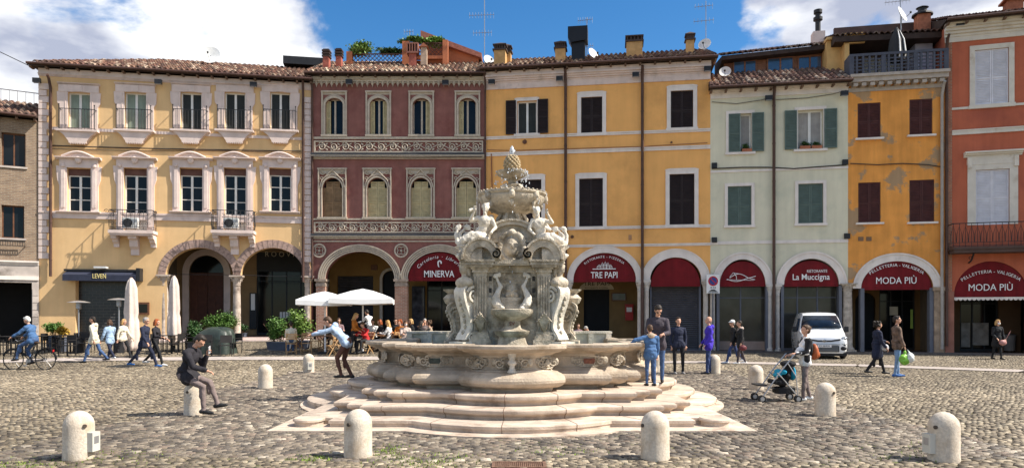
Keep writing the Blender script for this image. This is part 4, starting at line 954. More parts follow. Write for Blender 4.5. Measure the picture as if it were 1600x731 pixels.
# ---------------------------------------------------------------- buildings 3-6
def simple_surround(B, w, a, b, z0, z1, o, m, ears=0, sill=True, name='surround'):
    s = MB(); s.box(a-o, a, -.06, 0, z0, z1).box(b, b+o, -.06, 0, z0, z1).box(a-o, b+o, -.06, 0, z1, z1+o)
    if ears: s.prism([(a-o-.04, z1+o), (a-o+.02, z1+o*1.25), (a+.0, z1+o*1.45), (b-.0, z1+o*1.45), (b+o-.02, z1+o*1.25), (b+o+.04, z1+o)], -.075, 0)
    if sill: s.box(a-o-.04, b+o+.04, -.10, 0, z0-o*.8, z0)
    return s.build(name, m, w)
def dark_shutter_window(B, px0, px1, py0, py1, msh, mtrim, o=.2, ears=1, sill=True, trim=True):
    c = (px0+px1)/2; a, b = B.u(px0), B.u(px1); z0, z1 = B.z(c, py1), B.z(c, py0)
    w = MB().box(a, b, .2, .24, z0, z1).build('window', M_DARK, B.o); shutters(B, 'shutter', msh, a+.01, b-.01, z0+.01, z1-.01, .03, w)
    if trim: simple_surround(B, w, a, b, z0, z1, o, mtrim, ears, sill)
    return w, ('r', a, b, z0, z1)
def double_columns(B, px, z0, z1, m):
    u = B.u(px); c = None
    for dx, y in ((-.17, .05), (.17, .05)):
        k = MB(); k.lathe([(.17, 0), (.17, .16), (.13, .2), (.125, z1-z0-.45), (.14, z1-z0-.42), (.12, z1-z0-.38), (.17, z1-z0-.12), (.19, z1-z0-.1), (.19, z1-z0)], (u+dx, y, z0), 14, mod=lambda a, z: 1+(.07*math.cos(a*6) if z > z1-z0-.38 else 0))
        k.build('column', m, B.o, 40)
    MB().box(u-.38, u+.38, -.16, .3, z1, z1+.14).build('impost', m, B.o)
def yellow_building():
    B = Bld('yellow_house', 757, 1110, 'long orange-yellow house with black shutters, three bays and two brown drainpipes', 'house')
    z = B.z; u = B.u; W_ = B.w; mw = mat('yellow_plaster', (.85, .435, .14), .9, .05, 1.1, .003, 14, stain=(.62, .31, .10), sscale=.4, slo=.5, shi=.75, streak=.05)
    zt = z(930, 107); msh = mat('black_shutter', (.022, .012, .011), .6, .2); ops = []
    ws = [(908, 941, 152, 208), (1048, 1083, 142, 200), (905, 942, 279, 354), (1046, 1085, 272, 351), (809, 846, 281, 356)]
    for q in ws:
        w, o = dark_shutter_window(B, *q, msh, M_TRIMW, .2, 1); ops.append(o)
    c = 823.5; a, b, z0, z1 = u(808), u(839), z(c, 209), z(c, 158); ops.append(('r', a, b, z0, z1))
    w = casement(B, a, b, z0, z1, .15, curtain=mat('dark_curtain', (.03, .035, .035)))
    simple_surround(B, w, a, b, z0, z1, .12, M_TRIMW, 1)
    open_shutter(msh, a-.05, .55, z0-.02, z1+.04, w, -1); open_shutter(msh, b+.05, .55, z0-.02, z1+.04, w, 1)
    zsp = z(940, 438); g = .0; AR = [(820, 48, 393), (944.5, 49, 395), (1055.5, 40, 402)]
    for c, hw, ap in AR: ops.append(('a', u(c), (u(c+hw)-u(c-hw))/2, zsp, z(c, ap)-zsp, zsp))
    wall(B, 'wall', mw, 0, W_, zsp, zt, ops, rev=.4)
    for c, hw, ap in AR:
        m = MB(); h = z(c, ap)-zsp; a = (u(c+hw)-u(c-hw))/2; wd = .28 if c != 1055.5 else .38
        ring(m, u(c), a, a+wd, zsp, h, h+wd, -.06, 0); ring(m, u(c), a+wd, a+wd+.06, zsp, h+wd, h+wd+.06, -.09, 0)
        m.box(u(c)-a-wd, u(c)-a, -.06, 0, zsp-.12, zsp).box(u(c)+a, u(c)+a+wd, -.06, 0, zsp-.12, zsp); m.build('arch_moulding', M_TRIMW, B.o, 40)
    m = MB(); mould(m, 0, W_, z(930, 123.5), z(930, 113)-z(930, 123.5), .34, 4).box(0, W_, -.06, 0, z(930, 133), z(930, 123.5)).box(0, W_, -.3, 0, z(930, 113), zt); m.build('cornice', M_PINK, B.o)
    for p0, p1 in ((212, 207.5), (238.5, 233), (358.5, 354), (386, 382)): m = MB(); m.box(0, W_, -.05, 0, z(940, p0), z(940, p1)-.061); m.box(0, W_, -.09, 0, z(940, p1)-.06, z(940, p1)); m.build('string_course', M_TRIMW, B.o)
    mc = mat('pale_column', (.55, .50, .45), .8, .15, 4, .004)
    for px in (884, 1005, 1108): double_columns(B, px, .1, zsp-.12, mc)
    pipe(B, 884, 112, 534, .075); pipe(B, 1003.5, 108, 543, .075); pipe(B, 759, 118, 360, .05)
    zc = z(940, 389)
    y = 3.2; xd = u(944, y)
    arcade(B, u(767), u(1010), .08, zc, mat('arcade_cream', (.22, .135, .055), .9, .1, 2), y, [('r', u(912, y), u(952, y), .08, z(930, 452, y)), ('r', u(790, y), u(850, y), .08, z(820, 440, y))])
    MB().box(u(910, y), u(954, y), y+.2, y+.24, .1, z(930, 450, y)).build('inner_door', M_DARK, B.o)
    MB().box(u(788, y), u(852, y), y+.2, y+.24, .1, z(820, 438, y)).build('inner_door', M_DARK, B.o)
    xs = u(932, y); sgn = MB(); sgn.prism(arc_pts(xs, .98, z(932, 452, y), .5, 12), y-.06, y-.02); sg = sgn.build('inner_sign', mat('cream_sign', (.55, .48, .36), .7), B.o)
    t = MB(); text_mesh(t, 'Tre Papi'.upper(), xs, z(932, 446, y), .30, y-.075, width=1.45); text_mesh(t, 'RISTORANTE PIZZERIA', xs, z(932, 451, y), .12, y-.075, width=1.3); t.build('sign_lettering', M_DARK, sg, fix=False)
    f = MB(); xa = u(967, y); f.box(xa-.42, xa+.42, y-.07, y-.01, z(967, 470, y), z(967, 457, y)); fo = f.build('menu_board', M_OAK, B.o); MB().box(xa-.36, xa+.36, y-.078, y-.072, z(967, 468.5, y), z(967, 458.5, y)).build('board_glass', mat('case_glass', (.05, .05, .06), .1), fo)
    pb = MB(); xa = u(983, y); pb.box(xa-.22, xa+.22, y-.3, y-.01, z(983, 500, y), z(983, 477, y)).box(xa-.25, xa+.25, y-.33, y-.01, z(983, 477, y), z(983, 475, y)); po = pb.build('red_wall_box', mat('red_paint', (.40, .02, .015), .45), B.o); MB().box(xa-.15, xa+.15, y-.31, y-.302, z(983, 487, y), z(983, 480, y)).build('box_label', M_LETTER, po)
    arcade(B, u(1011), W_-.02, .08, zc-.2, MATS['arcade_cream'], 1.2)
    roller(B, u(1019), u(1092), .1, zsp, .32); fr = MB(); fr.box(u(1016), u(1018.5), .2, .3, .0, zsp).box(u(1092.5), u(1096), .2, .3, .0, zsp).box(u(1016), u(1096), .3, .4, .0, .14); fr.build('shutter_guide', M_GREYF, B.o)
    def papi(t, uc, zs, hw, h):
        text_mesh(t, 'TRE PAPI', uc, zs+.13, .46, -.03, width=1.38, offset=.004); text_mesh(t, 'RISTORANTE - PIZZERIA', 0, 0, .17, -.03, arc=(uc, zs-.42, 1.60, 1.35))
        for k, (dx, hh, r) in enumerate(((-.26, .20, .10), (-.09, .32, .08), (.06, .37, .08), (.20, .31, .08), (.34, .2, .07))):     # outline sketch of domes
            t.tube([(uc+dx-r, -.028, zs+.62), (uc+dx-r, -.028, zs+.62+hh*.5), (uc+dx, -.028, zs+.62+hh), (uc+dx+r, -.028, zs+.62+hh*.5), (uc+dx+r, -.028, zs+.62)], .014, 4); t.bar((uc+dx, -.028, zs+.62), (uc+dx, -.028, zs+.62+hh*.8), .014, .006, up=(0, 1, 0)); t.bar((uc+dx-r*.9, -.028, zs+.62+hh*.5), (uc+dx+r*.9, -.028, zs+.62+hh*.5), .02, .006, up=(0, 1, 0))
        t.box(uc-.6, uc+.6, -.03, -.02, zs+.58, zs+.62)
    red_awning(B, 895, 993.5, 438, 396, [papi]); red_awning(B, 1017, 1094, 445, 403, None)
    red_awning(B, 772, 868, 438, 395, None)
    roof(B, -.15, W_+.3, zt+.1, over=.62, length=4.8, rise=2.05, seed=3, tint=(.9, .86, .8))
    shell(B, 0, W_, -.1, zt, mw)
    cable(B, [(762, 235), (800, 236), (900, 233), (1000, 230), (1105, 224)], .02, mat('rust_cable', (.3, .12, .06), .7), y=-.1); cable(B, [(768, 240), (769, 290), (771, 330)], .03, MATS['rust_cable'])
    for px, py in ((770, 132), (875, 127), (993, 121), (1104, 112)): lamp(B, px, py)
    m = MB()
    for px, py, r in ((1049, 223, .06), (894, 370, .09), (820, 222, .12)): m.lathe([(r, 0), (r, .02)], (0, 0, 0), 12); n = 24; m.v[-n:] = [(u(px)+v[0], -.03-v[2], z(px, py)+v[1]) for v in m.v[-n:]]
    m.build('wall_fitting', M_OAK, B.o)
    m = MB(); m.box(u(982), u(987), -.03, 0, z(985, 375), z(985, 367)); m.build('vent', mat('vent_brick', (.4, .22, .12), .8), B.o)
    # chimneys
    mo = mat('chimney_ochre', (.52, .31, .13), .9, .15, 4); md = mat('chimney_top', (.07, .05, .045), .9)
    for px, y0, top, base, w, kind in ((782, .7, 67, 110, .62, 0), (793, 1.2, 69, 108, .4, 0), (876, .9, 64, 106, .55, 0), (991, 1.6, 55, 98, .85, 0), (1078, 1.8, 50, 92, .42, 0)):
        x = B.u(px, y0); zb = B.z(px, base, y0)-.5; zz = B.z(px, top, y0); h = w/2
        c = MB().box(x-h, x+h, y0-h, y0+h, zb, zz-.52).build('chimney', mo, B.o); m = MB(); m.box(x-h-.07, x+h+.07, y0-h-.07, y0+h+.07, zz-.52, zz-.44)
        for i in range(5):
            xx = x-h+.02+(2*h-.1)*i/4; m.box(xx, xx+.07, y0-h, y0-h+.07, zz-.44, zz-.24).box(xx, xx+.07, y0+h-.07, y0+h, zz-.44, zz-.24)
        m.box(x-h*.7, x+h*.7, y0-h*.7, y0+h*.7, zz-.44, zz-.24).box(x-h-.06, x+h+.06, y0-h-.06, y0+h+.06, zz-.24, zz-.18)
        m.add([(x-h-.06, y0-h-.06, zz-.18), (x+h+.06, y0-h-.06, zz-.18), (x+h+.06, y0+h+.06, zz-.18), (x-h-.06, y0+h+.06, zz-.18), (x, y0, zz)], [(0,1,4), (1,2,4), (2,3,4), (3,0,4)]); m.build('chimney_cap', md, c)
    x, y0 = B.u(904, 1.), 1.0; zz = B.z(904, 46, y0); m = MB(); m.box(x-.36, x+.36, y0-.3, y0+.3, B.z(904, 104, y0)-.4, zz-.5); m.prism([(x-.55, zz), (x+.5, zz), (x+.5, zz-.75), (x-.4, zz-.85), (x-.55, zz-.6)], y0-.45, y0+.4); m.build('exhaust_duct', mat('duct_black', (.012, .012, .014), .45), B.o)
    return B
B3 = yellow_building()
def green_building():
    B = Bld('pale_green_house', 1110, 1325, 'narrow pale green house with grey-green shutters and a fish restaurant under its arches', 'house')
    z = B.z; u = B.u; W_ = B.w; mw = mat('pale_green_plaster', (.69, .64, .48), .9, .04, 1.2, .003, 14, stain=(.5, .5, .38), sscale=.5, slo=.5, shi=.8, streak=.06)
    zt = z(1215, 137); msh = mat('sage_shutter', (.105, .145, .125), .6, .12); cur = mat('net_curtain', (.32, .30, .28), .9); ops = []
    for px0, px1, p0, p1 in ((1137, 1174, 291, 352), (1247, 1286, 287, 349)):
        w, o = dark_shutter_window(B, px0, px1, p0, p1, msh, M_TRIMW, .15, 0); ops.append(o)
    for i, (px0, px1, p0, p1) in enumerate(((1139, 1174, 178, 238), (1246, 1286, 172, 233))):
        c = (px0+px1)/2; a, b, z0, z1 = u(px0), u(px1), z(c, p1), z(c, p0); ops.append(('r', a, b, z0, z1)); w = casement(B, a, b, z0, z1, .2, curtain=cur, fw=.08); simple_surround(B, w, a, b, z0, z1, .15, M_TRIMW, 0)
        if i == 0:
            louvre(MB(), a-.02, a+.55, z0, z1, -.08).build('shutter', msh, w, fix=False); louvre(MB(), b+.02, b+.6, z0, z1, -.10).build('shutter', msh, w, fix=False)
        else:
            louvre(MB(), a-.62, a-.04, z0, z1, -.10).build('shutter', msh, w, fix=False); louvre(MB(), b+.04, b+.64, z0, z1, -.10).build('shutter', msh, w, fix=False)
        for k in range(1 if i == 0 else 2):
            xa = a+.62 if i == 0 else a+.1+k*.55; t = empty('window_planter', tuple(B.o.matrix_basis @ Vector((xa+.25, -.02, z0))), B.rz, ('small terracotta planter on the left upper sill of the pale green house', ('left-hand' if k == 0 else 'right-hand')+' planter on the right upper sill of the pale green house')[i], 'planter', 'window planters of the green house')
            MB().box(-.24, .24, -.1, .1, 0, .15).build('planter_box', M_TERRA, t); link('foliage', leaves((0, 0, .25), (.25, .13, .14), 260, .05, 31+k+i, 6), M_LEAF2, t)
    zsp = z(1215, 445); g = .0; AR = [(1160, 36, 405), (1267.5, 43, 404)]
    for c, hw, ap in AR: ops.append(('a', u(c), (u(c+hw)-u(c-hw))/2, zsp, z(c, ap)-zsp, zsp))
    wall(B, 'wall', mw, 0, W_, zsp, zt, ops, rev=.4)
    for c, hw, ap in AR:
        m = MB(); h = z(c, ap)-zsp; a = (u(c+hw)-u(c-hw))/2; ring(m, u(c), a, a+.30, zsp, h, h+.28, -.06, 0); ring(m, u(c), a+.30, a+.38, zsp, h+.28, h+.36, -.1, 0); m.build('arch_moulding', M_TRIMW, B.o, 40)
        MB().box(u(c)-a-.14, u(c)-a-.0, -.02, .28, 0, zsp-.05).build('steel_post', M_GREYF, B.o); MB().box(u(c)+a, u(c)+a+.14, -.02, .28, 0, zsp-.05).build('steel_post', M_GREYF, B.o)
    zc = z(1215, 402)
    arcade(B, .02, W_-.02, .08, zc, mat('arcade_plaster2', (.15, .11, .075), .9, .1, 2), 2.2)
    glz = mat('shop_glazing', (.05, .046, .038), .12, .4, 1.2, spec=.3)
    shopfront(B, 'shopfront', u(1117), u(1203), .09, zsp, .6, parts=2, glass=glz); shopfront(B, 'shopfront', u(1218), u(1316), .09, zsp, .7, parts=3, glass=glz)
    m = MB(); m.box(u(1118), u(1202), .55, .62, .1, .55); m.build('stall_riser', mat('stone_riser', (.35, .25, .2), .8), B.o)
    m = MB(); mould(m, -.02, W_+.02, z(1215, 143.5), .22, .28, 3).box(0, W_, -.05, 0, z(1215, 150), z(1215, 143.5)); m.build('cornice', M_TRIMW, B.o)
    MB().box(0, W_, -.04, 0, z(1215, 267), z(1215, 263.5)).build('string_course', M_TRIMW, B.o); MB().box(0, W_, -.04, 0, z(1215, 380.5), z(1215, 375.5)).build('string_course', M_TRIMW, B.o)
    mc = mat('pale_column', (.55, .50, .45)); double_columns(B, 1209, .05, zsp-.1, mc); column(B, u(1325), .1, .05, zsp+.05, .22, mat('grey_column', (.42, .36, .30), .85, .3, 5, .01), cap=.3)
    pipe(B, 1208.5, 136, 545, .075)
    cable(B, [(1112, 160), (1150, 163), (1190, 157), (1206, 152)], .015); cable(B, [(1206, 157), (1260, 154), (1300, 148), (1322, 142)], .015); cable(B, [(1112, 264), (1160, 262), (1200, 262), (1240, 264), (1322, 258)], .03)
    for px, py in ((1199, 157), (1316, 150)): lamp(B, px, py)
    for px, py in ((1116, 375), (1323, 369), (1116, 259), (1320, 254)): MB().box(u(px)-.13, u(px)+.13, -.12, 0, z(px, py)-.13, z(px, py)+.13).build('wall_box', M_BLACK, B.o)
    def fish(t, uc, zs, hw, h):
        y = -.028; p1 = [(uc-.62+1.24*k/14, y, zs+.36+.20*math.sin(PI*min(1, k/10))-(.1*(k-10)/4 if k > 10 else 0)) for k in range(15)]; p2 = [(uc-.75+1.4*k/14, y, zs+.30-.12*math.sin(PI*min(1, k/9))+(.14*(k-9)/5 if k > 9 else 0)) for k in range(15)]
        t.tube(p1, .018, 4); t.tube(p2, .018, 4); t.tube([(uc-.42, y, zs+.62), (uc-.30, y, zs+.45), (uc-.28, y, zs+.28)], .016, 4); t.tube([(uc-.62, y, zs+.40), (uc-.45, y, zs+.62), (uc-.1, y, zs+.55)], .014, 4); t.bar((uc-.78, y, zs+.27), (uc+.55, y, zs+.23), .02, .006, up=(0, 1, 0))
    def mucc(t, uc, zs, hw, h):
        text_mesh(t, 'La Muccigna', uc, zs+.26, .42, -.03, width=1.75, offset=.003); text_mesh(t, 'RISTORANTE', uc+.28, zs+.62, .20, -.03, width=.95)
    red_awning(B, 1124, 1196, 445, 408, [fish]); red_awning(B, 1225, 1310, 445, 407, [mucc])
    roof(B, -.1, W_+.05, zt+.02, over=.6, length=2.6, rise=1.45, seed=4)
    # penthouse set back on the roof
    yp = 2.2; Up = lambda px: B.u(px, yp); Zp = lambda px, py: B.z(px, py, yp)
    P = empty('penthouse', (0, 0, 0)); P.parent = B.o
    mwood = mat('penthouse_wood', (.22, .09, .045), .6, .2, 6); yl = mat('penthouse_plaster', (.62, .38, .15), .9, .08)
    MB().box(Up(1131), Up(1292), yp, yp+3, Zp(1210, 135), Zp(1210, 88)).build('penthouse_wall', mwood, P)
    blue = mat('sky_glass', (.05, .09, .16), .05, .3, 1, spec=.8)
    for a, b, p0, p1 in ((1145, 1182, 97, 114), (1198, 1240, 92, 111), (1246, 1284, 90, 108)):
        m = MB(); x0, x1, z0, z1 = Up(a), Up(b), Zp((a+b)/2, p1), Zp((a+b)/2, p0); xm = (x0+x1)/2
        for q in ((x0, x0+.06, z0, z1), (x1-.06, x1, z0, z1), (xm-.04, xm+.04, z0, z1), (x0, x1, z0-.06, z0), (x0, x1, z1, z1+.06)): m.box(q[0], q[1], yp-.08, yp-.02, q[2], q[3])
        f = m.build('penthouse_window', mwood, P); MB().box(x0, x1, yp-.05, yp-.04, z0, z1).build('pane', blue, f)
    # its tiled roof rises to the right with the street
    m = MB(); xa, xb = Up(1126), Up(1293); za, zb = Zp(1126, 94), Zp(1293, 76)
    m.add([(xa, yp-.6, za), (xb, yp-.6, zb), (xb, yp-.6, zb-.22), (xa, yp-.6, za-.22), (xa, yp+3, za+.8), (xb, yp+3, zb+.8), (xb, yp+3, zb-.3), (xa, yp+3, za-.3)], [(0,3,2,1), (0,1,5,4), (3,7,6,2), (0,4,7,3), (1,2,6,5), (4,5,6,7)]); pr = m.build('penthouse_roof', mat('eave_wood', (.045, .028, .022)), P)
    tl = tiles('roof_tiles', B, xa, xb, yp-.66, za+.03, 2.6, .9, pr, seed=9)
    sh = (zb-za)/(xb-xa)
    for v in tl.data.vertices: v.co.z += (v.co.x-xa)*sh
    m = MB(); x0, x1 = B.u(1292, 1.2), B.u(1325, 1.2); m.add([(x0, 1.2, B.z(1300, 124, 1.2)), (x1, 1.2, B.z(1300, 132, 1.2)), (x1, 1.2, B.z(1310, 64, 1.2)), (x0, 1.2, B.z(1300, 64, 1.2)), (x0, 6, B.z(1300, 120, 1.2)), (x0, 6, B.z(1300, 64, 1.2))], [(0,1,2,3), (0,3,5,4)]); m.box(x0-.05, x1+.05, 1.0, 6, B.z(1300, 64, 1.2), B.z(1300, 60, 1.2)); m.build('side_gable', yl, P, fix=False)
    m = MB(); xc = B.u(1278, 3.); m.lathe([(.14, 0), (.14, 1.6), (.24, 1.65), (.24, 1.8), (.14, 1.82), (.14, 2.0), (.22, 2.02), (.22, 2.2), (.05, 2.25)], (xc, 3, B.z(1278, 15, 3)-2.25), 12); fl = m.build('flue', M_BLACK, P, 50); MB().box(xc-.3, xc+.3, 2.7, 3.3, B.z(1278, 85, 3), B.z(1278, 52, 3)).build('flue_base', M_PINK, P)
    shell(B, 0, W_, -.1, zt, mw)
    return B
B4 = green_building()
def moda(arcr, dz=0.):
    def f(t, uc, zs, hw, h):
        text_mesh(t, 'MODA PI\u00d9', uc, zs+.22, .46, -.03, width=1.82, sx=1); text_mesh(t, 'PELLETTERIA - VALIGERIA', 0, 0, .21, -.03, arc=(uc, zs-.9, 1.96, 1.30))
    return f
def orange_building():
    B = Bld('orange_house', 1325, 1476, 'weathered orange house with peeling plaster, brown shutters and a dark roof terrace', 'house')
    z = B.z; u = B.u; W_ = B.w; mw = mat('peeling_orange_plaster', (.80, .335, .075), .92, .10, 1.3, .006, 16, stain=(.42, .27, .15), sscale=.7, slo=.54, shi=.58, streak=.12)
    zt = z(1400, 129); msh = mat('brown_black_shutter', (.075, .022, .018), .6, .2); ops = []
    for q in ((1340, 1376, 161, 216), (1421, 1457, 155, 211), (1341, 1376, 285, 348), (1421, 1460, 281, 347)):
        w, o = dark_shutter_window(B, *q, msh, M_TRIMW, trim=False); ops.append(o); a, b, z0, z1 = o[1:]; MB().box(a-.12, b+.12, -.16, 0, z0-.09, z0).build('sill', M_TRIMW, w)
    zsp = z(1400, 450); c = 1400; hw = (u(1457)-u(1344))/2; h = z(c, 408)-zsp; ops.append(('a', u(1401), hw, zsp, h, zsp))
    wall(B, 'wall', mw, 0, W_, zsp, zt, ops, rev=.45)
    m = MB(); ring(m, u(1401), hw, hw+.30, zsp, h, h+.32, -.06, 0); ring(m, u(1401), hw+.30, hw+.38, zsp, h+.32, h+.4, -.1, 0); m.build('arch_moulding', M_TRIMW, B.o, 40)
    MB().box(u(1401)-hw-.02, u(1401)-hw+.16, -.02, .3, 0, zsp).build('steel_post', M_GREYF, B.o); MB().box(u(1401)+hw-.16, u(1401)+hw+.02, -.02, .3, 0, zsp).build('steel_post', M_GREYF, B.o)
    mst = mat('worn_pier_stone', (.36, .26, .18), .9, .3, 4, .015, 15)
    MB().box(u(1459), W_-.03, -.08, .5, -.1, zsp-.15).build('pier', mst, B.o); MB().box(u(1457), W_, -.14, .5, zsp-.15, zsp+.04).build('pier_capital', mst, B.o)
    y = 3.0
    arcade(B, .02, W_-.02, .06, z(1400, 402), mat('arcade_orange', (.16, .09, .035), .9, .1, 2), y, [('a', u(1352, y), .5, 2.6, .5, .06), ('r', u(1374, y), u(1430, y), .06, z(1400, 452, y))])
    shopfront(B, 'shopfront', u(1374, y), u(1430, y), .07, z(1400, 452, y), y+.1, parts=3, frame=M_BLACK)
    MB().box(u(1352, y)-.52, u(1352, y)+.52, y+.2, y+.24, .06, 3.15).build('inner_door', M_DARK, B.o)
    k = MB(); xx = u(1425, y); k.box(xx-.06, xx+.06, y+.04, y+.06, 1.2, 2.2); k.build('green_notice', mat('green_sticker', (.35, .5, .1), .5), B.o); k = MB(); xx = u(1397, y); k.box(xx-.2, xx+.2, y+.04, y+.06, 1.9, 2.35); k.build('door_notice', MATS['cream_sign'], B.o)
    m = MB()
    for px in (1345, 1357.5): m.box(u(px)-.12, u(px)+.12, -.025, 0, z(px, 376.5), z(px, 370))
    m.build('vent', mat('vent_brown', (.2, .12, .07), .8), B.o)
    red_awning(B, 1345, 1456, 450, 408, [moda(2)])
    # dentil cornice, terrace slab and balustrade
    m = MB(); mould(m, -.02, W_+.05, z(1400, 131), .42, .55, 3); n = 11
    for i in range(n): x = .25+(W_-.5)*i/(n-1); m.prism([(x-.1, z(1400, 130)), (x+.1, z(1400, 130)), (x+.1, z(1400, 135)), (x-.1, z(1400, 135))], -.4, 0)
    m.box(0, W_, -.06, 0, z(1400, 141), z(1400, 135)); m.build('cornice', mat('grey_cornice', (.42, .36, .31), .9, .15, 4), B.o)
    z0 = z(1400, 121); z1 = z(1400, 86); T = empty('roof_terrace', (0, 0, 0)); T.parent = B.o; md = mat('slate_balustrade', (.07, .075, .10), .7, .15); yf = -.5
    m = MB(); m.box(-.05, W_, yf, yf+.12, z0, z0+.14).box(-.05, W_, yf, yf+.12, z1-.12, z1)
    n = 15
    for i in range(n+1):
        x = -.05+(W_-.05)*i/n; w = .09 if i not in (0, 5, 10, 15) else .2; m.box(min(x, W_-.2), min(x, W_-.2)+w, yf+.01, yf+.11, z0+.14, z1-.12)
    for k in range(1, 5): zz = z0+.14+(z1-z0-.26)*k/5; m.box(-.02, W_-.02, yf+.04, yf+.08, zz-.03, zz+.03)
    m.box(-.05, .1, yf+.12, .5, z0, z1); m.build('balustrade', md, T)
    MB().box(-.05, W_+.02, -.45, 4.5, zt+.0, z0).build('terrace_floor', MATS['grey_cornice'], T)
    yb = 2.6; MB().box(.0, W_, yb, yb+.2, z0, z(1400, 52, yb)+.5).build('terrace_wall', mat('terrace_brown', (.10, .06, .05), .8, .15), T)
    m = MB(); m.box(u(1350, yb), u(1368, yb), yb-.06, yb, z0, z(1400, 88, yb)).box(u(1372, yb), u(1405, yb), yb-.06, yb, z0, z(1400, 90, yb)).box(u(1425, yb), u(1452, yb), yb-.06, yb, z0, z(1400, 86, yb)); m.build('terrace_door', mat('terrace_door', (.42, .38, .33), .5), T)
    MB().box(W_-.9, W_-.1, 1.2, yb, z0, z(1440, 55, 1.5)).build('terrace_pier', MATS['lavender'] if 'lavender' in MATS else mat('lavender', (.42, .40, .48), .9), T)
    MB().box(-.0, .22, .6, yb, z0, z(1330, 56, 1)).box(-.02, u(1348, 1), .6, .75, z(1335, 72, 1), z(1335, 56, 1)).build('terrace_side', MATS['penthouse_plaster'], T)
    zr0, zr1 = z(1330, 50, 0.), z(1475, 44, 0.); m = MB(); x0, x1 = -.5, W_+.1
    m.add([(x0, .45, zr0), (x1, .45, zr1), (x1, .45, zr1-.28), (x0, .45, zr0-.28), (x0, 4.4, zr0+1.1), (x1, 4.4, zr1+1.1), (x1, 4.4, zr1-.3), (x0, 4.4, zr0-.3)], [(0,3,2,1), (0,1,5,4), (3,7,6,2), (0,4,7,3), (1,2,6,5), (4,5,6,7)]); r = m.build('roof', MATS['eave_wood'], B.o)
    tl = tiles('roof_tiles', B, x0, x1, .39, zr0+.02, 3.6, 1.1, r, seed=12, tint=(.5, .45, .45)); sh = (zr1-zr0)/(x1-x0)
    for v in tl.data.vertices: v.co.z += (v.co.x-x0)*sh
    xc, y0 = u(1441, 2.), 2.; zz = z(1441, 10, 2.); c = MB().box(xc-.3, xc+.3, y0-.3, y0+.3, zz-1.6, zz-.5).build('chimney', M_TERRA, B.o); m = MB(); m.lathe([(.5, -.5), (.48, -.42), (.22, -.3), (.2, -.12), (.3, -.1), (.08, 0)], (xc, y0, zz), 12); m.build('chimney_cap', M_BLACK, c)
    shell(B, 0, W_, -.1, zt, mw); pipe(B, 1470, 132, 545, .07, m=mat('pale_pipe', (.36, .33, .30), .5)); cable(B, [(1328, 256), (1370, 258), (1410, 256), (1450, 258), (1474, 262)], .025)
    # closed terrace parasol standing on the terrace
    p = empty('closed_parasol', tuple(B.o.matrix_basis @ Vector((u(1401, -.02), -.02, z0))), 0, 'folded black and white striped parasol on the dark roof terrace', 'parasol'); hh = z(1398, 43, 0.)-z0
    MB().tube([(0, 0, 0), (0, 0, hh)], .03, 8).build('pole', M_BLACK, p)
    m = MB(); m.lathe([(.30, hh*.3), (.42, hh*.42), (.36, hh*.5), (.3, hh*.72), (.12, hh*.92), (.03, hh*.99)], (0, 0, 0), 24, mod=lambda a, z: 1+.16*math.cos(a*8)); m.build('canopy', mat('parasol_black', (.03, .03, .032), .8), p, 180)
    m = MB()
    for a in (-.9, -1.7): m.tube([(.36*math.cos(a), .36*math.sin(a), hh*.32), (.42*math.cos(a), .42*math.sin(a), hh*.45), (.34*math.cos(a), .34*math.sin(a), hh*.72), (.14*math.cos(a), .14*math.sin(a), hh*.92)], [.05, .04, .03, .01], 5)
    m.build('white_stripe', M_LETTER, p)
    return B
B5 = orange_building()
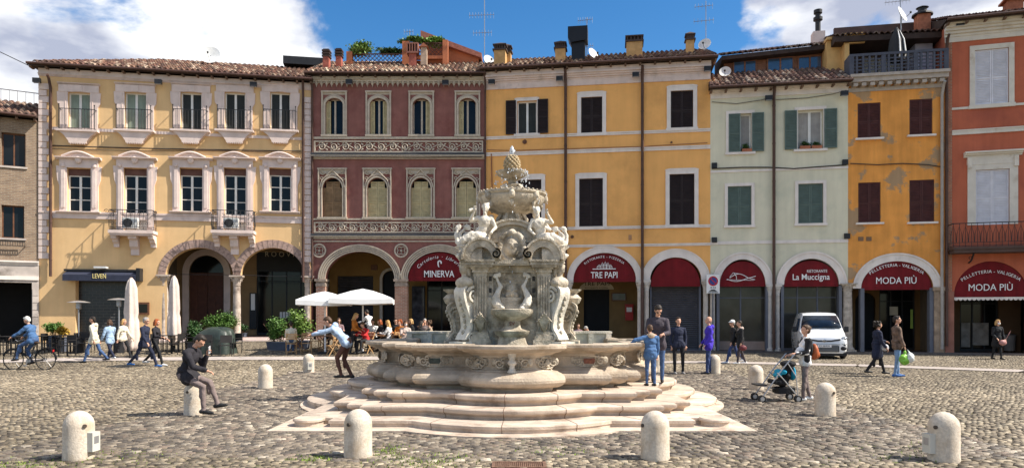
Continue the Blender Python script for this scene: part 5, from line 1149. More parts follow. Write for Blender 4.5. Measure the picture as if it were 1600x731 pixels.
def salmon_building():
    B = Bld('salmon_house', 1476, 1720, 'salmon red house with white shutters, cream mouldings and an iron balcony at the right edge', 'house')
    z = B.z; u = B.u; W_ = B.w; mw = mat('salmon_plaster', (.50, .135, .07), .9, .06, 1.2, .003, 14, stain=(.38, .10, .06), sscale=.5, slo=.5, shi=.7, streak=.10)
    mt = mat('cream_trim', (.64, .58, .50), .85, .08, 2, .003, stain=(.5, .42, .33), sscale=1.3); zt = z(1550, 36); msh = mat('white_shutter', (.66, .64, .68), .6, .08); ops = []
    zc = z(1550, 60)
    for dx in (0, 150):
        for q, lower in (((1523+dx, 1576+dx, 77, 163), False), ((1524+dx, 1577+dx, 265, 351), True)):
            if q[1] > 1715: q = (q[0], 1712, q[2], q[3])
            if dx and q[0] > 1700: continue
            z0, z1 = z(1550, q[3]), z(1550, q[2]); a, b = u(q[0]), u(q[1]); ops.append(('r', a, b, z0, z1)); w = MB().box(a, b, .2, .24, z0, z1).build('window', M_DARK, B.o); shutters(B, 'shutter', msh, a+.01, b-.01, z0+.01, z1-.01, .02, w)
            if not lower: simple_surround(B, w, a, b, z0, z1, .22, mt, 0)
            else:
                s = MB(); s.box(a-.34, a, -.07, 0, z0, z1+.25).box(b, b+.34, -.07, 0, z0, z1+.25).box(a, b, -.07, 0, z1, z1+.25).box(a-.36, b+.36, -.09, 0, z1+.25, z1+.62); mould(s, a-.5, b+.5, z1+.62, .24, .3, 3)
                for e in (a-.26, b+.26): s.box(e-.09, e+.09, -.14, -.07, z1+.1, z1+.6)
                s.build('surround', mt, w)
    c = 1548; hw = (u(1606)-u(1490))/2; zsp = z(c, 461); h = z(c, 408)-zsp; ops.append(('a', u(c), hw, zsp, h, -.05))
    wall(B, 'wall', mw, 0, W_, -.4, zt, ops, rev=.45)
    m = MB(); mould(m, -.02, W_, z(1550, 53), z(1550, 33)-z(1550, 53), .5, 5).box(0, W_, -.06, 0, z(1550, 61), z(1550, 53)); m.build('cornice', mt, B.o)
    m = MB(); m.box(u(1487), W_, -.05, 0, z(1550, 168), z(1550, 164.5)); m.build('string_course', mt, B.o); m = MB(); m.box(u(1487), W_, -.07, 0, z(1550, 208), z(1550, 200.5)).box(u(1487), W_, -.1, 0, z(1550, 202.5), z(1550, 200.5)); m.build('string_course', mt, B.o)
    mbk = brick_mat('salmon_brick', (.42, .17, .09), (.34, .13, .08), (.36, .25, .18), .24, .075, .012); MB().box(0, u(1487), -.05, 0, -.1, z(1480, 62)).build('brick_pier', mbk, B.o)
    MB().box(0, u(1490), -.08, .4, -.1, z(1480, 455)).build('pier', mat('pier_render', (.30, .13, .09), .9, .2), B.o)
    # iron balcony along the first floor
    a, b = u(1480), W_; z0, z1 = z(1550, 387), z(1550, 351); d = .95; s = MB(); s.box(a, b, -d, 0, z0-.12, z0); s.box(a+.05, b, -d+.05, 0, z0-.28, z0-.122); s = s.build('balcony', mat('dark_slab', (.09, .055, .045), .85), B.o)
    for dx in (.5, 3.6): MB().prism([(0, 0), (0, 0), (0, 0)], 0, 0) if False else None
    br = MB()
    for x in (a+.9, a+4.2): br.tube([(x, -.05, z0-.7), (x, -.4, z0-.62), (x, -.75, z0-.3)], .04, 6); rosette_scroll(br, x, z0-.5, .1, -.3, 1.2, 1, .02)
    br.build('bracket', M_BLACK, s)
    r = MB(); yf = -d+.03
    for zz, t in ((z0+.04, .025), (z0+.2, .02), (z1, .04)): r.bar((a, yf, zz), (b, yf, zz), t); r.bar((a, yf, zz), (a, 0, zz), t)
    n = int((b-a)/.24)
    for i in range(n+1):
        x = a+(b-a)*i/n; r.tube([(x-.12, yf, z0+.2), (x-.10, yf, z0+.6), (x, yf, z1-.12), (x+.10, yf, z0+.6), (x+.12, yf, z0+.2)], .012, 4); r.tube([(x, yf-.02, z0), (x, yf-.02, z1)], .012, 4)
    r.build('railing', M_BLACK, s, fix=False)
    for i, xo in enumerate((a+.1, )):                      # finial of the downpipe bundle
        pass
    y = 3.0
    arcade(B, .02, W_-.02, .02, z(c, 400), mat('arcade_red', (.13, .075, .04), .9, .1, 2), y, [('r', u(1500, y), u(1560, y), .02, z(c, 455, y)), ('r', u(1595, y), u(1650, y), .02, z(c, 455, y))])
    shopfront(B, 'shopfront', u(1500, y), u(1560, y), .03, z(c, 455, y), y+.1, parts=3, frame=M_BLACK); shopfront(B, 'shopfront', u(1595, y), u(1650, y), .03, z(c, 455, y), y+.1, parts=3, frame=M_BLACK)
    k = MB(); k.box(u(1502, y), u(1516, y), y+.02, y+.05, .25, 1.5).box(u(1520, y), u(1545, y), y+.02, y+.05, .35, 1.5); k.build('window_poster', mat('poster_grey', (.30, .26, .22), .8, .3, 3), B.o)
    red_awning(B, 1490.5, 1605.5, 461, 408.5, [moda(2)], valance=True)
    roof(B, -.1, W_, z(1550, 33)+.02, over=.75, length=4.2, rise=1.5, seed=6, tint=(.6, .5, .5)); x = u(1583, 2); ch = MB().box(x-.35, x+.35, 1.7, 2.3, z(1583, 45, 2), z(1583, 4, 2)).build('chimney', M_TERRA, B.o); MB().box(x-.5, x+.5, 1.55, 2.45, z(1583, 4, 2), z(1583, 1, 2)).build('chimney_cap', M_TERRA, ch)
    shell(B, 0, W_, -.1, zt, mw); lamp(B, 1496, 42); pipe(B, 1478, 60, 540, .06, m=M_PIPE); cable(B, [(1478, 60), (1479, 200), (1477, 390)], .03)
    return B
B6 = salmon_building()
# pavement kerb before the right-hand arcades, its dark tone standing for the facades' shadow
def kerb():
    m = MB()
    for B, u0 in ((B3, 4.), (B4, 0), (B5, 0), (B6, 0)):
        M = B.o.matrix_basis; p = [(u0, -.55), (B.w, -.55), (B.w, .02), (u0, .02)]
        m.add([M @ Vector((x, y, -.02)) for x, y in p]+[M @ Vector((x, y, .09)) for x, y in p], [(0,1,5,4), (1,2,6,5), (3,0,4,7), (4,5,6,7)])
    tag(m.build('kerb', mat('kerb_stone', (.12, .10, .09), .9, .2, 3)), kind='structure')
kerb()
# rooftop aerials and dishes (things of their own)
def dish(B, px, py, base, y, r, label, az=25):
    u, z, zb = B.u(px, y), B.z(px, py, y), B.z(px, base, y); t = empty('satellite_dish', tuple(B.o.matrix_basis @ Vector((u, y, zb))), 0, label, 'satellite dish', 'satellite dishes on the roofs'); h = z-zb
    MB().tube([(0, .12, -.5), (0, .12, h)], .035, 6).build('mast', M_STEEL, t)
    m = MB(); m.lathe([(.001, -.12*r*2), (r*.4, -.1*r*2), (r*.75, -.05*r*2), (r, .0), (r, .012), (r*.7, -.04*r*2), (.001, -.10*r*2)], (0, 0, 0), 22, cap=False)
    o = m.build('reflector', mat('dish_white', (.72, .72, .70), .45), t, 60); o.location = (0, 0, h); o.rotation_euler = (R(70), 0, R(az))
    a = MB(); a.tube([(0, 0, h-r*.8), (math.sin(R(az))*r*.9, -math.cos(R(az))*r*.9, h-.1)], .014, 5).ell((math.sin(R(az))*r*.95, -math.cos(R(az))*r*.95, h-.05), (.06, .06, .06), n=6, m=5); a.build('feed_arm', M_BLACK, t)
dish(B1, 328, 86, 104, 3.4, .56, 'large white satellite dish on the cream palazzo roof', 10)
dish(B3, 764, 94, 104, 1.6, .32, 'small white dish beside the ochre chimney pair above the maroon palazzo end', 30)
dish(B3, 927, 84, 98, 1.8, .34, 'white dish right of the tall black exhaust duct', 40)
dish(B3, 1101, 69, 86, 2.0, .34, 'white dish at the right end of the yellow roof beside an aerial', -30)
dish(B5, 1410, 22, 46, 2.2, .42, 'white dish on the dark roof above the folded terrace parasol', 40)
dish(B4, 1133, 112, 128, .9, .3, 'dark grey satellite dish at the left end of the green house roof', -20)
def aerial(B, px, top, base, y, label, bars=((.8, .5, 9), (1.6, .35, 7)), h=None):
    u, z, zb = B.u(px, y), B.z(px, top, y), B.z(px, base, y); t = empty('tv_aerial', tuple(B.o.matrix_basis @ Vector((u, y, zb))), B.rz, label, 'aerial', 'television aerials on the roofs'); h = z-zb
    MB().tube([(0, 0, -.6), (0, 0, h)], .022, 6).build('mast', M_STEEL, t)
    for dz, l, n in bars:
        m = MB(); zz = h-dz; m.tube([(-l*1.1, 0, zz), (l*.7, 0, zz+.05)], .014, 4)
        for i in range(n): x = -l*1.05+l*1.7*i/(n-1); m.tube([(x, -.2, zz+.0), (x, .2, zz+.05)], .006, 4); m.tube([(x, 0, zz-.16), (x, 0, zz+.18)], .006, 4)
        m.build('antenna', M_STEEL, t)
aerial(B2, 757, 0, 104, 2.2, 'tall double aerial mast between the maroon palazzo and the yellow house', ((.9, .8, 9), (1.9, .6, 7)))
aerial(B2, 640, 48, 64, 3.2, 'small aerial above the left creeper of the roof terrace', ((.1, .3, 4),))
aerial(B3, 917, 28, 98, 1.5, 'aerial mast just right of the black exhaust duct', ((.15, .45, 7), (1.6, .5, 7)))
aerial(B3, 1103, 2, 84, 2.6, 'aerial with two crossbars at the right end of the yellow roof', ((.3, .55, 6), (1.1, .6, 6)))
aerial(B5, 1407, 0, 46, 3.0, 'aerial with crossbar behind the white dish on the orange house roof', ((.1, .7, 8),))
m = MB(); m.tube([(-40, 39, 22), (B1.A.x-.2, B1.A.y+.0, B1.z(50, 107))], .02, 4); tag(m.build('overhead_cable', M_BLACK), 'thin black cable running up from the left roof corner of the cream palazzo', 'cable')
# ================================================================ organic bodies: overlapping closed primitives fused to ONE surface
class Body:
    """list of capsules / ellipsoids, each with a material slot; build() fuses them by voxel remeshing into one continuous mesh"""
    def __init__(s): s.p = []
    def cap(s, a, b, ra, rb, slot=0, flat=None):
        s.p.append(('c', Vector(a), Vector(b), ra, rb, slot, flat)); return s
    def ell(s, c, r, rot=None, slot=0):
        M = rot.to_matrix() if isinstance(rot, Euler) else (rot if rot is not None else Matrix.Identity(3)); s.p.append(('e', Vector(c), Vector(r), M, None, slot, None)); return s
    def build(s, name, mats, parent=None, vox=.011, smooth=2, noise=0., seed=0):
        mb = MB()
        for q in s.p:
            if q[0] == 'c':
                a, b, ra, rb = q[1:5]; d = (b-a); L_ = max(d.length, 1e-5); d = d/L_; x = d.orthogonal().normalized(); y = d.cross(x); rows = []
                for k in range(4): t = -PI/2+PI/2*k/4; rows.append((a+d*(ra*math.sin(t)), ra*math.cos(t)))
                rows.append((a, ra)); rows.append((b, rb))
                for k in range(1, 5): t = PI/2*k/4; rows.append((b+d*(rb*math.sin(t)), rb*math.cos(t)))
                n = 10; vs = []; 
                for c, r in rows:
                    for i in range(n):
                        w = 2*PI*i/n; vs.append(c+(x*math.cos(w)+y*math.sin(w))*max(r, 1e-4))
                fs = [(j*n+i, j*n+(i+1) % n, (j+1)*n+(i+1) % n, (j+1)*n+i) for j in range(len(rows)-1) for i in range(n)]+[tuple(range(n-1, -1, -1)), tuple((len(rows)-1)*n+i for i in range(n))]
                mb.add(vs, fs)
            else: mb.ell(q[1], q[2], q[3], 14, 10)
        me = mb.mesh('raw'); ob = bpy.data.objects.new('raw', me); C.objects.link(ob)
        rm = ob.modifiers.new('r', 'REMESH'); rm.mode = 'VOXEL'; rm.voxel_size = vox; rm.use_smooth_shade = True
        if smooth: sm = ob.modifiers.new('s', 'SMOOTH'); sm.factor = .5; sm.iterations = smooth
        dg = bpy.context.evaluated_depsgraph_get(); dg.update(); out = bpy.data.meshes.new_from_object(ob.evaluated_get(dg)); bpy.data.objects.remove(ob); bpy.data.meshes.remove(me)
        n = len(out.vertices); co = np.empty(n*3, np.float32); out.vertices.foreach_get('co', co); co = co.reshape(-1, 3)
        best = np.full(n, 1e9); slot = np.zeros(n, int)
        for q in s.p:
            if q[0] == 'c':
                a = np.array(q[1]); b = np.array(q[2]); ab = b-a; t = np.clip(((co-a)@ab)/max(ab@ab, 1e-9), 0, 1); d = np.linalg.norm(co-a-t[:, None]*ab, axis=1)-(q[3]+(q[4]-q[3])*t)
            else:
                M = np.array(q[3]); l = (co-np.array(q[1]))@M; r = np.array(q[2]); k = np.linalg.norm(l/r, axis=1); d = (k-1)*np.linalg.norm(l, axis=1)/np.maximum(k, 1e-6)
            m = d < best-.0005; best[m] = d[m]; slot[m] = q[5]
        if noise:
            rs = np.random.RandomState(seed); ph = rs.uniform(0, 6, 9); nr = np.empty(n*3, np.float32); out.vertices.foreach_get('normal', nr); nr = nr.reshape(-1, 3)
            f = np.sin(co[:, 0]*23+ph[0]+2*np.sin(co[:, 2]*17+ph[1]))*np.sin(co[:, 2]*19+ph[2]+2*np.sin(co[:, 1]*21+ph[3]))+.6*np.sin(co[:, 1]*41+ph[4]+co[:, 2]*13)*np.sin(co[:, 0]*37+ph[5]+co[:, 2]*29)
            if len(mats) > 1: f = f*np.isin(slot, (1, 2))
            co = co+nr*(f*noise)[:, None]; out.vertices.foreach_set('co', co.astype(np.float32).ravel())
        if len(mats) > 1:
            k = len(out.polygons); lt = np.empty(k, np.int32); out.polygons.foreach_get('loop_start', lt); vi = np.empty(len(out.loops), np.int32); out.loops.foreach_get('vertex_index', vi)
            mi = slot[vi[lt]].astype(np.int32)
        out.materials.clear(); o = link(name, out, mats, parent, 180)
        if len(mats) > 1: out.polygons.foreach_set('material_index', mi); out.update()
        return o
# ================================================================ the fountain
FX, FY = 0.0, 15.1
def plan(lf, ls, hw, f, c, m, n=12, step=0.):
    """closed outline: front/back lobes reach lf, side lobes ls; straight faces at f with notched corners"""
    def lobe(reach, hw):
        h = reach-f; r = (hw*hw+h*h)/(2*h); a = math.asin(min(1, hw/r)); return [(r*math.sin(-a+2*a*i/n), -(reach-r)-r*math.cos(-a+2*a*i/n)) for i in range(n+1)]
    front = lobe(lf, hw); side = lobe(ls, hw)
    if step:
        front = [(-hw, -f)]+[(x*.985, y-step*(1-abs(x)/hw)**0-.0) for x, y in lobe(lf-step, hw)]+[(hw, -f)]; side = [(-hw, -f)]+[(x*.985, y-step) for x, y in lobe(ls-step, hw)]+[(hw, -f)]
    cor = [(c, -f), (c, -m), (m, -m), (m, -c), (f, -c)] if c < f else [(f, -f)]
    P = list(front)+cor
    P += [(-y, x) for x, y in side]+[(x, -y) for x, y in cor[::-1]]
    P += [(-x, -y) for x, y in front]+[(-x, -y) for x, y in cor]
    P += [(y, -x) for x, y in side]+[(-x, y) for x, y in cor[::-1]]
    return P
def offset(P, d):
    out = []; n = len(P)
    for i in range(n):
        p0, p1, p2 = Vector(P[i-1]), Vector(P[i]), Vector(P[(i+1) % n]); e1 = (p1-p0).normalized(); e2 = (p2-p1).normalized(); n1 = Vector((e1.y, -e1.x)); n2 = Vector((e2.y, -e2.x)); b = (n1+n2)
        if b.length < .2: b = n1
        b.normalize(); k = d/max(.5, b.dot(n1)); out.append((p1.x+b.x*k, p1.y+b.y*k))
    return out
def sweep(mb, P, prof, cap=True, capb=False):
    n = len(P); vs = []
    for d, z in prof: vs += [(x, y, z) for x, y in offset(P, d)]
    fs = [(j*n+i, j*n+(i+1) % n, (j+1)*n+(i+1) % n, (j+1)*n+i) for j in range(len(prof)-1) for i in range(n)]
    if cap: fs.append(tuple((len(prof)-1)*n+i for i in range(n)))
    return mb.add(vs, fs)
def spiral_ribbon(mb, c, r0, turns, w, th, M, n=34, s=1, a0=0.):
    """carved volute: ribbon wound in the local x-z plane and w wide along y, tapering to its eye"""
    vs = []
    for i in range(n+1):
        t = i/n; a = a0+s*turns*2*PI*t; r = r0*(1-.86*t); k = th*(1-.5*t)
        for rr in (r, r-k):
            for y in (-w/2, w/2): vs.append(M @ Vector((c[0]+rr*math.cos(a), y, c[1]+rr*math.sin(a))))
    fs = []
    for i in range(n):
        b = 4*i; e = b+4; fs += [(b, b+1, e+1, e), (b+2, e+2, e+3, b+3), (b, e, e+2, b+2), (b+1, b+3, e+3, e+1)]
    fs += [(0, 2, 3, 1), (4*n, 4*n+1, 4*n+3, 4*n+2)]; mb.add(vs, fs)
def fountain():
    T = empty('fountain', (FX, FY, 0), 0, 'tall carved white stone baroque fountain on lobed steps in the middle of the square', 'fountain')
    slab = plan(4.72, 4.74, 1.8, 4.12, 5, 5); m = MB(); sweep(m, slab, [(0, -.03), (0, .026)]); m.build('pavement_slab', M_STEP, T)
    for lf, ls, hw, f, c, mm, z0, z1 in ((4.42, 4.50, 1.68, 3.75, 3.1, 3.42, .026, .14), (3.85, 4.04, 1.5, 3.3, 2.68, 2.98, .14, .31), (3.42, 3.66, 1.27, 2.87, 2.28, 2.58, .31, .49)):
        P = plan(lf, ls, hw, f, c, mm); m = MB(); h = z1-z0
        pr = [(-.10, z0), (-.09, z0+h*.25), (-.05, z0+h*.45), (-.03, z0+h*.5), (-.01, z0+h*.55), (.0, z0+h*.68), (-.005, z0+h*.9), (-.025, z1)] if z0 > .1 else [(-.02, z0), (-.02, z0+h*.45), (.0, z0+h*.5), (.0, z0+h*.9), (-.02, z1)]
        sweep(m, P, pr); s = m.build('step', M_STEP, T, 35)
        j = MB()                                      # joints between the stones of the tread
        for k in range(22):
            a = 2*PI*(k+.37)/22; q = offset(P, -.02); r0 = 2.6
            far = 5.2; d = Vector((math.cos(a), math.sin(a)))
            hit = None
            for i in range(len(q)):
                p0, p1 = Vector(q[i]), Vector(q[(i+1) % len(q)]); e = p1-p0; den = d.x*e.y-d.y*e.x
                if abs(den) < 1e-6: continue
                t = (p0.x*e.y-p0.y*e.x)/den; w = (p0.x*d.y-p0.y*d.x)/den
                if t > 0 and 0 <= w <= 1: hit = max(hit or 0, t)
            if hit:
                j.bar((d.x*r0, d.y*r0, z1+.001), (d.x*(hit-.01), d.y*(hit-.01), z1+.001), .014, .004); j.tube([(d.x*(hit+.022+o_), d.y*(hit+.022+o_), zz) for o_, zz in pr], .007, 4)
        j.build('joint', mat('joint_brown', (.22, .15, .11), .9), s)
    if True:                                          # corner knobs of the lowest step
        m = MB()
        for sx in (-1, 1):
            for sy in (-1, 1): m.lathe([(.20, .026), (.20, .1), (.22, .11), (.22, .13), (.2, .145)], (sx*3.46, sy*3.46, 0), 18)
        for i, (sx, sy) in enumerate(((-1, -1), (1, -1), (-1, 1), (1, 1))):
            k = MB(); k.lathe([(.24, .026), (.24, .09), (.27, .10), (.27, .13), (.25, .148)], (sx*3.5, sy*3.5, 0), 18); k.build('corner_knob', M_STEP, T, 40)
    # ---- basin: swelling torus base, recessed panels, projecting rim
    P = plan(3.14, 3.10, .96, 2.44, 1.80, 2.14, 14, .26); m = MB()
    sweep(m, P, [(-.24, .49), (-.22, .55), (-.14, .56), (-.05, .60), (-.005, .655), (.0, .70), (-.02, .75), (-.07, .79), (-.12, .81), (-.14, .83), (-.23, .845), (-.24, .865), (-.29, .88), (-.30, .90), (-.30, 1.08), (-.27, 1.09), (-.26, 1.12), (-.18, 1.165), (-.08, 1.19), (-.07, 1.215), (-.02, 1.22), (.0, 1.235), (.015, 1.25), (.015, 1.295), (-.01, 1.31), (-.29, 1.31), (-.31, 1.28), (-.31, 1.0)], cap=False)
    basin = m.build('basin', M_STONE, T, 24)
    m = MB(); q = offset(P, -.30); n = len(q); m.add([(x, y, 1.19) for x, y in q], [tuple(range(n))])
    water = bpy.data.materials.new('basin_water'); water.use_nodes = True; p = water.node_tree.nodes['Principled BSDF']; p.inputs['Base Color'].default_value = (.07, .11, .08, 1); p.inputs['Roughness'].default_value = .05
    nz = water.node_tree.nodes.new('ShaderNodeTexNoise'); nz.inputs['Scale'].default_value = 9; bp = water.node_tree.nodes.new('ShaderNodeBump'); bp.inputs['Distance'].default_value = .02; water.node_tree.links.new(nz.outputs['Fac'], bp.inputs['Height']); water.node_tree.links.new(bp.outputs[0], p.inputs['Normal'])
    m.build('water', water, T, fix=False)
    # raised inner parapet standing at the back of the basin
    gm = mat('mossy_stone', (.66, .60, .50), .8, .15, 3, .01, 30, stain=(.22, .23, .14), sscale=1.2, slo=.52, shi=.7)
    for x0, x1, y in ((-2.45, -.95, 1.35), (.95, 2.3, 1.25)):
        m = MB(); m.box(x0, x1, y, y+.25, 1.1, 1.42).box(x0-.02, x1+.02, y-.04, y+.29, 1.42, 1.465)
        for k in range(4): xx = x0+.06+(x1-x0-.12)*k/3; m.box(xx-.06, xx+.06, y-.07, y, 1.1, 1.41)
        m.build('inner_parapet', gm, T)
    # carved reliefs round the basin
    def relief(cx, cy, ang, w, seed, plaque=None):
        m = MB(); rr = random.Random(seed); M = Matrix.Translation((cx, cy, .99)) @ Matrix.Rotation(ang, 4, 'Z'); m.M = M
        for s_ in (-1, 1):
            rosette_scroll(m, s_*w*.62, .0, .085, -.012, 1.5, s_, .016, 0, 12); rosette_scroll(m, s_*w*.4, .06, .05, -.012, 1.2, -s_, .012, 1, 10); rosette_scroll(m, s_*w*.4, -.06, .05, -.012, 1.2, s_, .012, 2, 10)
            m.ell((s_*w*.88, .0, .02), (.05, .02, .07), n=7, m=5)
        for s_ in (-1, 1): m.tube([(-w*.5, -.01, s_*.085), (0, -.02, s_*.10), (w*.5, -.01, s_*.085)], .014, 5)
        if plaque is None:
            m.ell((0, -.01, 0), (w*.22, .045, .08), n=10, m=7)
            for k in range(5): m.ell((rr.gauss(0, w*.16), -.04, rr.gauss(0, .04)), (.03, .02, .025), n=6, m=4)
        o = m.build('relief', M_CARVE, basin, 60)
        if plaque is not None:
            b = MB(); b.M = M; b.box(-w*.3, w*.3, -.02, .0, -.045, .05); b.build('plaque', mat('dark_plaque', (.05, .06, .05), .4, .4, 20) if plaque == 0 else mat('red_plaque', (.2, .07, .04), .4, .4, 20), basin)
    f = 2.44-.30
    for i, (sx, pl) in enumerate(((-1, 0), (1, 1))):
        relief(sx*1.42, -f, 0, .34, i, pl); relief(sx*1.42, f, PI, .34, i+5, pl); relief(sx*f, 1.42, sx*PI/2, .34, i+9, None); relief(sx*f, -1.42, sx*PI/2, .34, i+19, None)
        relief(sx*1.97, -(2.14-.30), 0, .10, 30+i); 
    relief(0, -2.85, 0, .36, 50); relief(-.62, -2.66, R(-22), .2, 51); relief(.62, -2.66, R(22), .2, 52); relief(0, 2.92, PI, .36, 53)
    for sx in (-1, 1): relief(sx*2.80, 0, sx*PI/2, .36, 60); relief(sx*2.62, -.62, sx*PI/2-sx*R(22), .2, 61)
    m = MB(); m.lathe([(.05, .80), (.09, .84), (.05, .9), (.045, .95), (.085, 1.0), (.05, 1.06), (.07, 1.12), (.09, 1.17)], (0, -2.90, 0), 12); m.build('baluster', M_WHITE, basin, 50)
    # ---- core
    core = MB(); core.box(-.98, .98, -.52, .52, 1.1, 2.80).box(-.52, .52, -.80, .80, 1.1, 2.2).box(-.52, .52, -.70, .70, 2.2, 2.81).box(-.86, .86, -.68, .68, 1.24, 2.82); core.box(-1.05, 1.05, -.62, .62, 1.1, 1.24).box(-.62, .62, -1.05, 1.05, 1.1, 1.235)
    co = core.build('core', M_CARVE, T)
    for q in range(4):
        A = Matrix.Rotation(q*PI/2, 4, 'Z')
        for s_ in (-1, 1):
            m = MB(); m.M = A; x = s_*.645
            m.box(x-.22, x+.22, -.98, -.55, 1.1, 1.34).box(x-.19, x+.19, -.95, -.55, 1.34, 1.42).box(x-.165, x+.165, -.92, -.55, 1.42, 1.50)
            m.box(x-.135, x+.135, -.86, -.5, 1.5, 2.70)
            for k in range(5): m.tube([(x-.105+k*.0525, -.865, 1.55), (x-.105+k*.0525, -.865, 2.62)], .018, 6)
            m.box(x-.16, x+.16, -.90, -.5, 2.70, 2.76).box(x-.19, x+.19, -.93, -.5, 2.76, 2.80)
            pl = m.build('pilaster', M_CARVE, T)
            g = MB(); g.M = A
            for k in range(9):                           # acanthus leaf at the foot
                t = (k-4)/4; g.tube([(x, -.90, 1.50), (x+t*.07, -.93, 1.70), (x+t*.12, -.95, 1.86-abs(t)*.12), (x+t*.16, -1.0, 1.90-abs(t)*.2)], [.03, .028, .02, .01], 5)
            g.ell((x, -.9, 1.7), (.08, .05, .2), n=8, m=6); g.build('acanthus_leaf', M_CARVE, pl, 180)
            e = MB(); e.M = A; e.box(x-.25, x+.25, -.99, -.5, 2.80, 2.84).box(x-.28, x+.28, -1.03, -.5, 2.84, 2.91).box(x-.30, x+.30, -1.06, -.5, 2.91, 2.95)
            e.build('entablature', M_CARVE, T)
            # broken curved pediment: thick arc ending in a volute towards the middle
            p = MB(); p.M = A; cx_ = s_*.62; n = 16
            ring(p, cx_, .22, .36, 2.95, .25, .40, -1.03, -.6, n); ring(p, cx_, .36, .40, 2.95, .40, .44, -1.07, -.6, n)
            p.prism([(cx_-.22, 2.95), (cx_+.22, 2.95)]+[(cx_+.22*math.cos(a*PI/8), 2.95+.25*math.sin(a*PI/8)) for a in range(1, 8)], -.85, -.6)
            p.ell((cx_-s_*.30, -.95, 3.06), (.10, .13, .10), None, 12, 8); Mx = A @ Matrix.Translation((0, -.935, 0)); spiral_ribbon(p, (cx_-s_*.30, 3.06), .12, 1.6, .34, .035, Mx, 26, s_, PI/2)
            p.build('broken_pediment', M_CARVE, T, 50)
        # niche: recessed panel with mask, crown, two dolphins and the shell basin
        b = MB(); b.M = A; b.box(-.5, .5, -.76, -.54, 2.70, 2.838).box(-.5, -.38, -.74, -.54, 1.9, 2.70).box(.38, .5, -.74, -.54, 1.9, 2.70)
        for s_ in (-1, 1):
            for k in range(3): b.box(s_*.44-.045, s_*.44+.045, -.752, -.74, 2.02+k*.24, 2.18+k*.24)
        b.box(-.36, .36, -.98, -.6, 2.84, 2.87).box(-.35, .35, -1.0, -.6, 2.871, 2.95); b.build('niche_frame', M_CARVE, T)
        dk = MB(); dk.M = A
        for s_ in (-1, 1):
            for k in range(3): dk.box(s_*.44-.028, s_*.44+.028, -.758, -.752, 2.05+k*.24, 2.15+k*.24)
        dk.build('sunken_panel', mat('dark_hollow', (.05, .045, .04), .9), T)  # flat raised plates, coloured dark to stand for shaded hollows
        k = Body()
        k.ell((0, -.66, 2.28), (.17, .12, .24)); k.ell((0, -.79, 2.28), (.035, .05, .07)); k.ell((-.07, -.77, 2.35), (.045, .03, .02)); k.ell((.07, -.77, 2.35), (.045, .03, .02)); k.ell((-.09, -.75, 2.24), (.05, .05, .05)); k.ell((.09, -.75, 2.24), (.05, .05, .05)); k.ell((0, -.76, 2.15), (.07, .05, .03))
        for i in range(9): a = PI*i/8; k.cap((.16*math.cos(a), -.68, 2.30+.2*math.sin(a)), (.22*math.cos(a), -.66, 2.32+.27*math.sin(a)), .035, .02)
        for i in range(6): k.cap((-.12+i*.048, -.72, 2.12), (-.09+i*.036, -.7, 1.98), .03, .015)
        k.cap((-.17, -.68, 2.52), (.17, -.68, 2.52), .035, .035); k.cap((-.16, -.66, 2.60), (.16, -.66, 2.60), .05, .05)
        for i in range(5): k.cap((-.17+i*.085, -.68, 2.58), (-.17+i*.085, -.68, 2.68), .028, .03)
        mk = k.build('mask', [M_CARVE], T, .014, 1, .004, 3); mk.matrix_basis = A
        for s_ in (-1, 1):
            d = Body(); x = s_*.26
            pts = [(x-s_*.02, -.84, 1.98), (x+s_*.04, -.86, 2.06), (x+s_*.07, -.84, 2.18), (x+s_*.02, -.80, 2.32), (x-s_*.03, -.78, 2.42), (x+s_*.03, -.76, 2.53), (x+s_*.05, -.76, 2.60)]; rs_ = [.09, .095, .075, .055, .045, .03, .025]
            for a, c, r0, r1 in zip(pts, pts[1:], rs_, rs_[1:]): d.cap(a, c, r0, r1)
            d.ell((x-s_*.06, -.92, 1.98), (.06, .06, .045)); d.ell((x+s_*.06, -.76, 2.64), (.075, .03, .05), Euler((0, R(30*s_), 0))); d.ell((x-s_*.01, -.76, 2.66), (.03, .03, .06)); d.ell((x+s_*.1, -.86, 2.1), (.06, .02, .05))
            for a in range(3): d.ell((x+s_*(-.03+a*.05), -.94, 2.04), (.02, .02, .02))
            o = d.build('dolphin', [M_WHITE], T, .013, 1, .003, q*2+s_+5); o.matrix_basis = A
        b = MB(); b.M = A; b.lathe([(.20, 1.10), (.36, 1.12), (.38, 1.2), (.30, 1.26), (.26, 1.40), (.34, 1.46), (.36, 1.52), (.20, 1.56), (.17, 1.60), (.17, 1.72), (.22, 1.75), (.36, 1.82), (.41, 1.90), (.42, 1.95), (.38, 1.96), (.34, 1.90), (.0, 1.86)], (0, -.93, 0), 24, mod=lambda a, z: 1+(.045*math.cos(a*14) if 1.78 < z < 1.92 else 0), sy=.8)
        sb = b.build('shell_basin', M_CARVE, T, 50)
        if q == 0:
            t = MB(); text_mesh(t, 'SV', 0, 1.635, .10, -1.072, width=.11); t.build('inscription', mat('inscription', (.12, .03, .02), .7), sb, fix=False)
        # upper drum with a curved top and a carved shield
        u = MB(); u.M = A; h0 = 3.0; pts = [(-.46, h0)]+[(.46, h0)]+[(.46*math.cos(a*PI/12), 3.42+.30*math.sin(a*PI/12)) for a in range(0, 13)]
        u.prism(pts, -.52, 0); ring(u, 0, .44, .54, 3.42, .28, .37, -.62, 0, 20); ring(u, 0, .52, .57, 3.42, .36, .40, -.66, 0, 20); u.box(-.56, -.42, -.6, -.05, 3.34, 3.42).box(.42, .56, -.6, -.05, 3.34, 3.42)
        u.build('drum_gable', M_CARVE, T, 50)
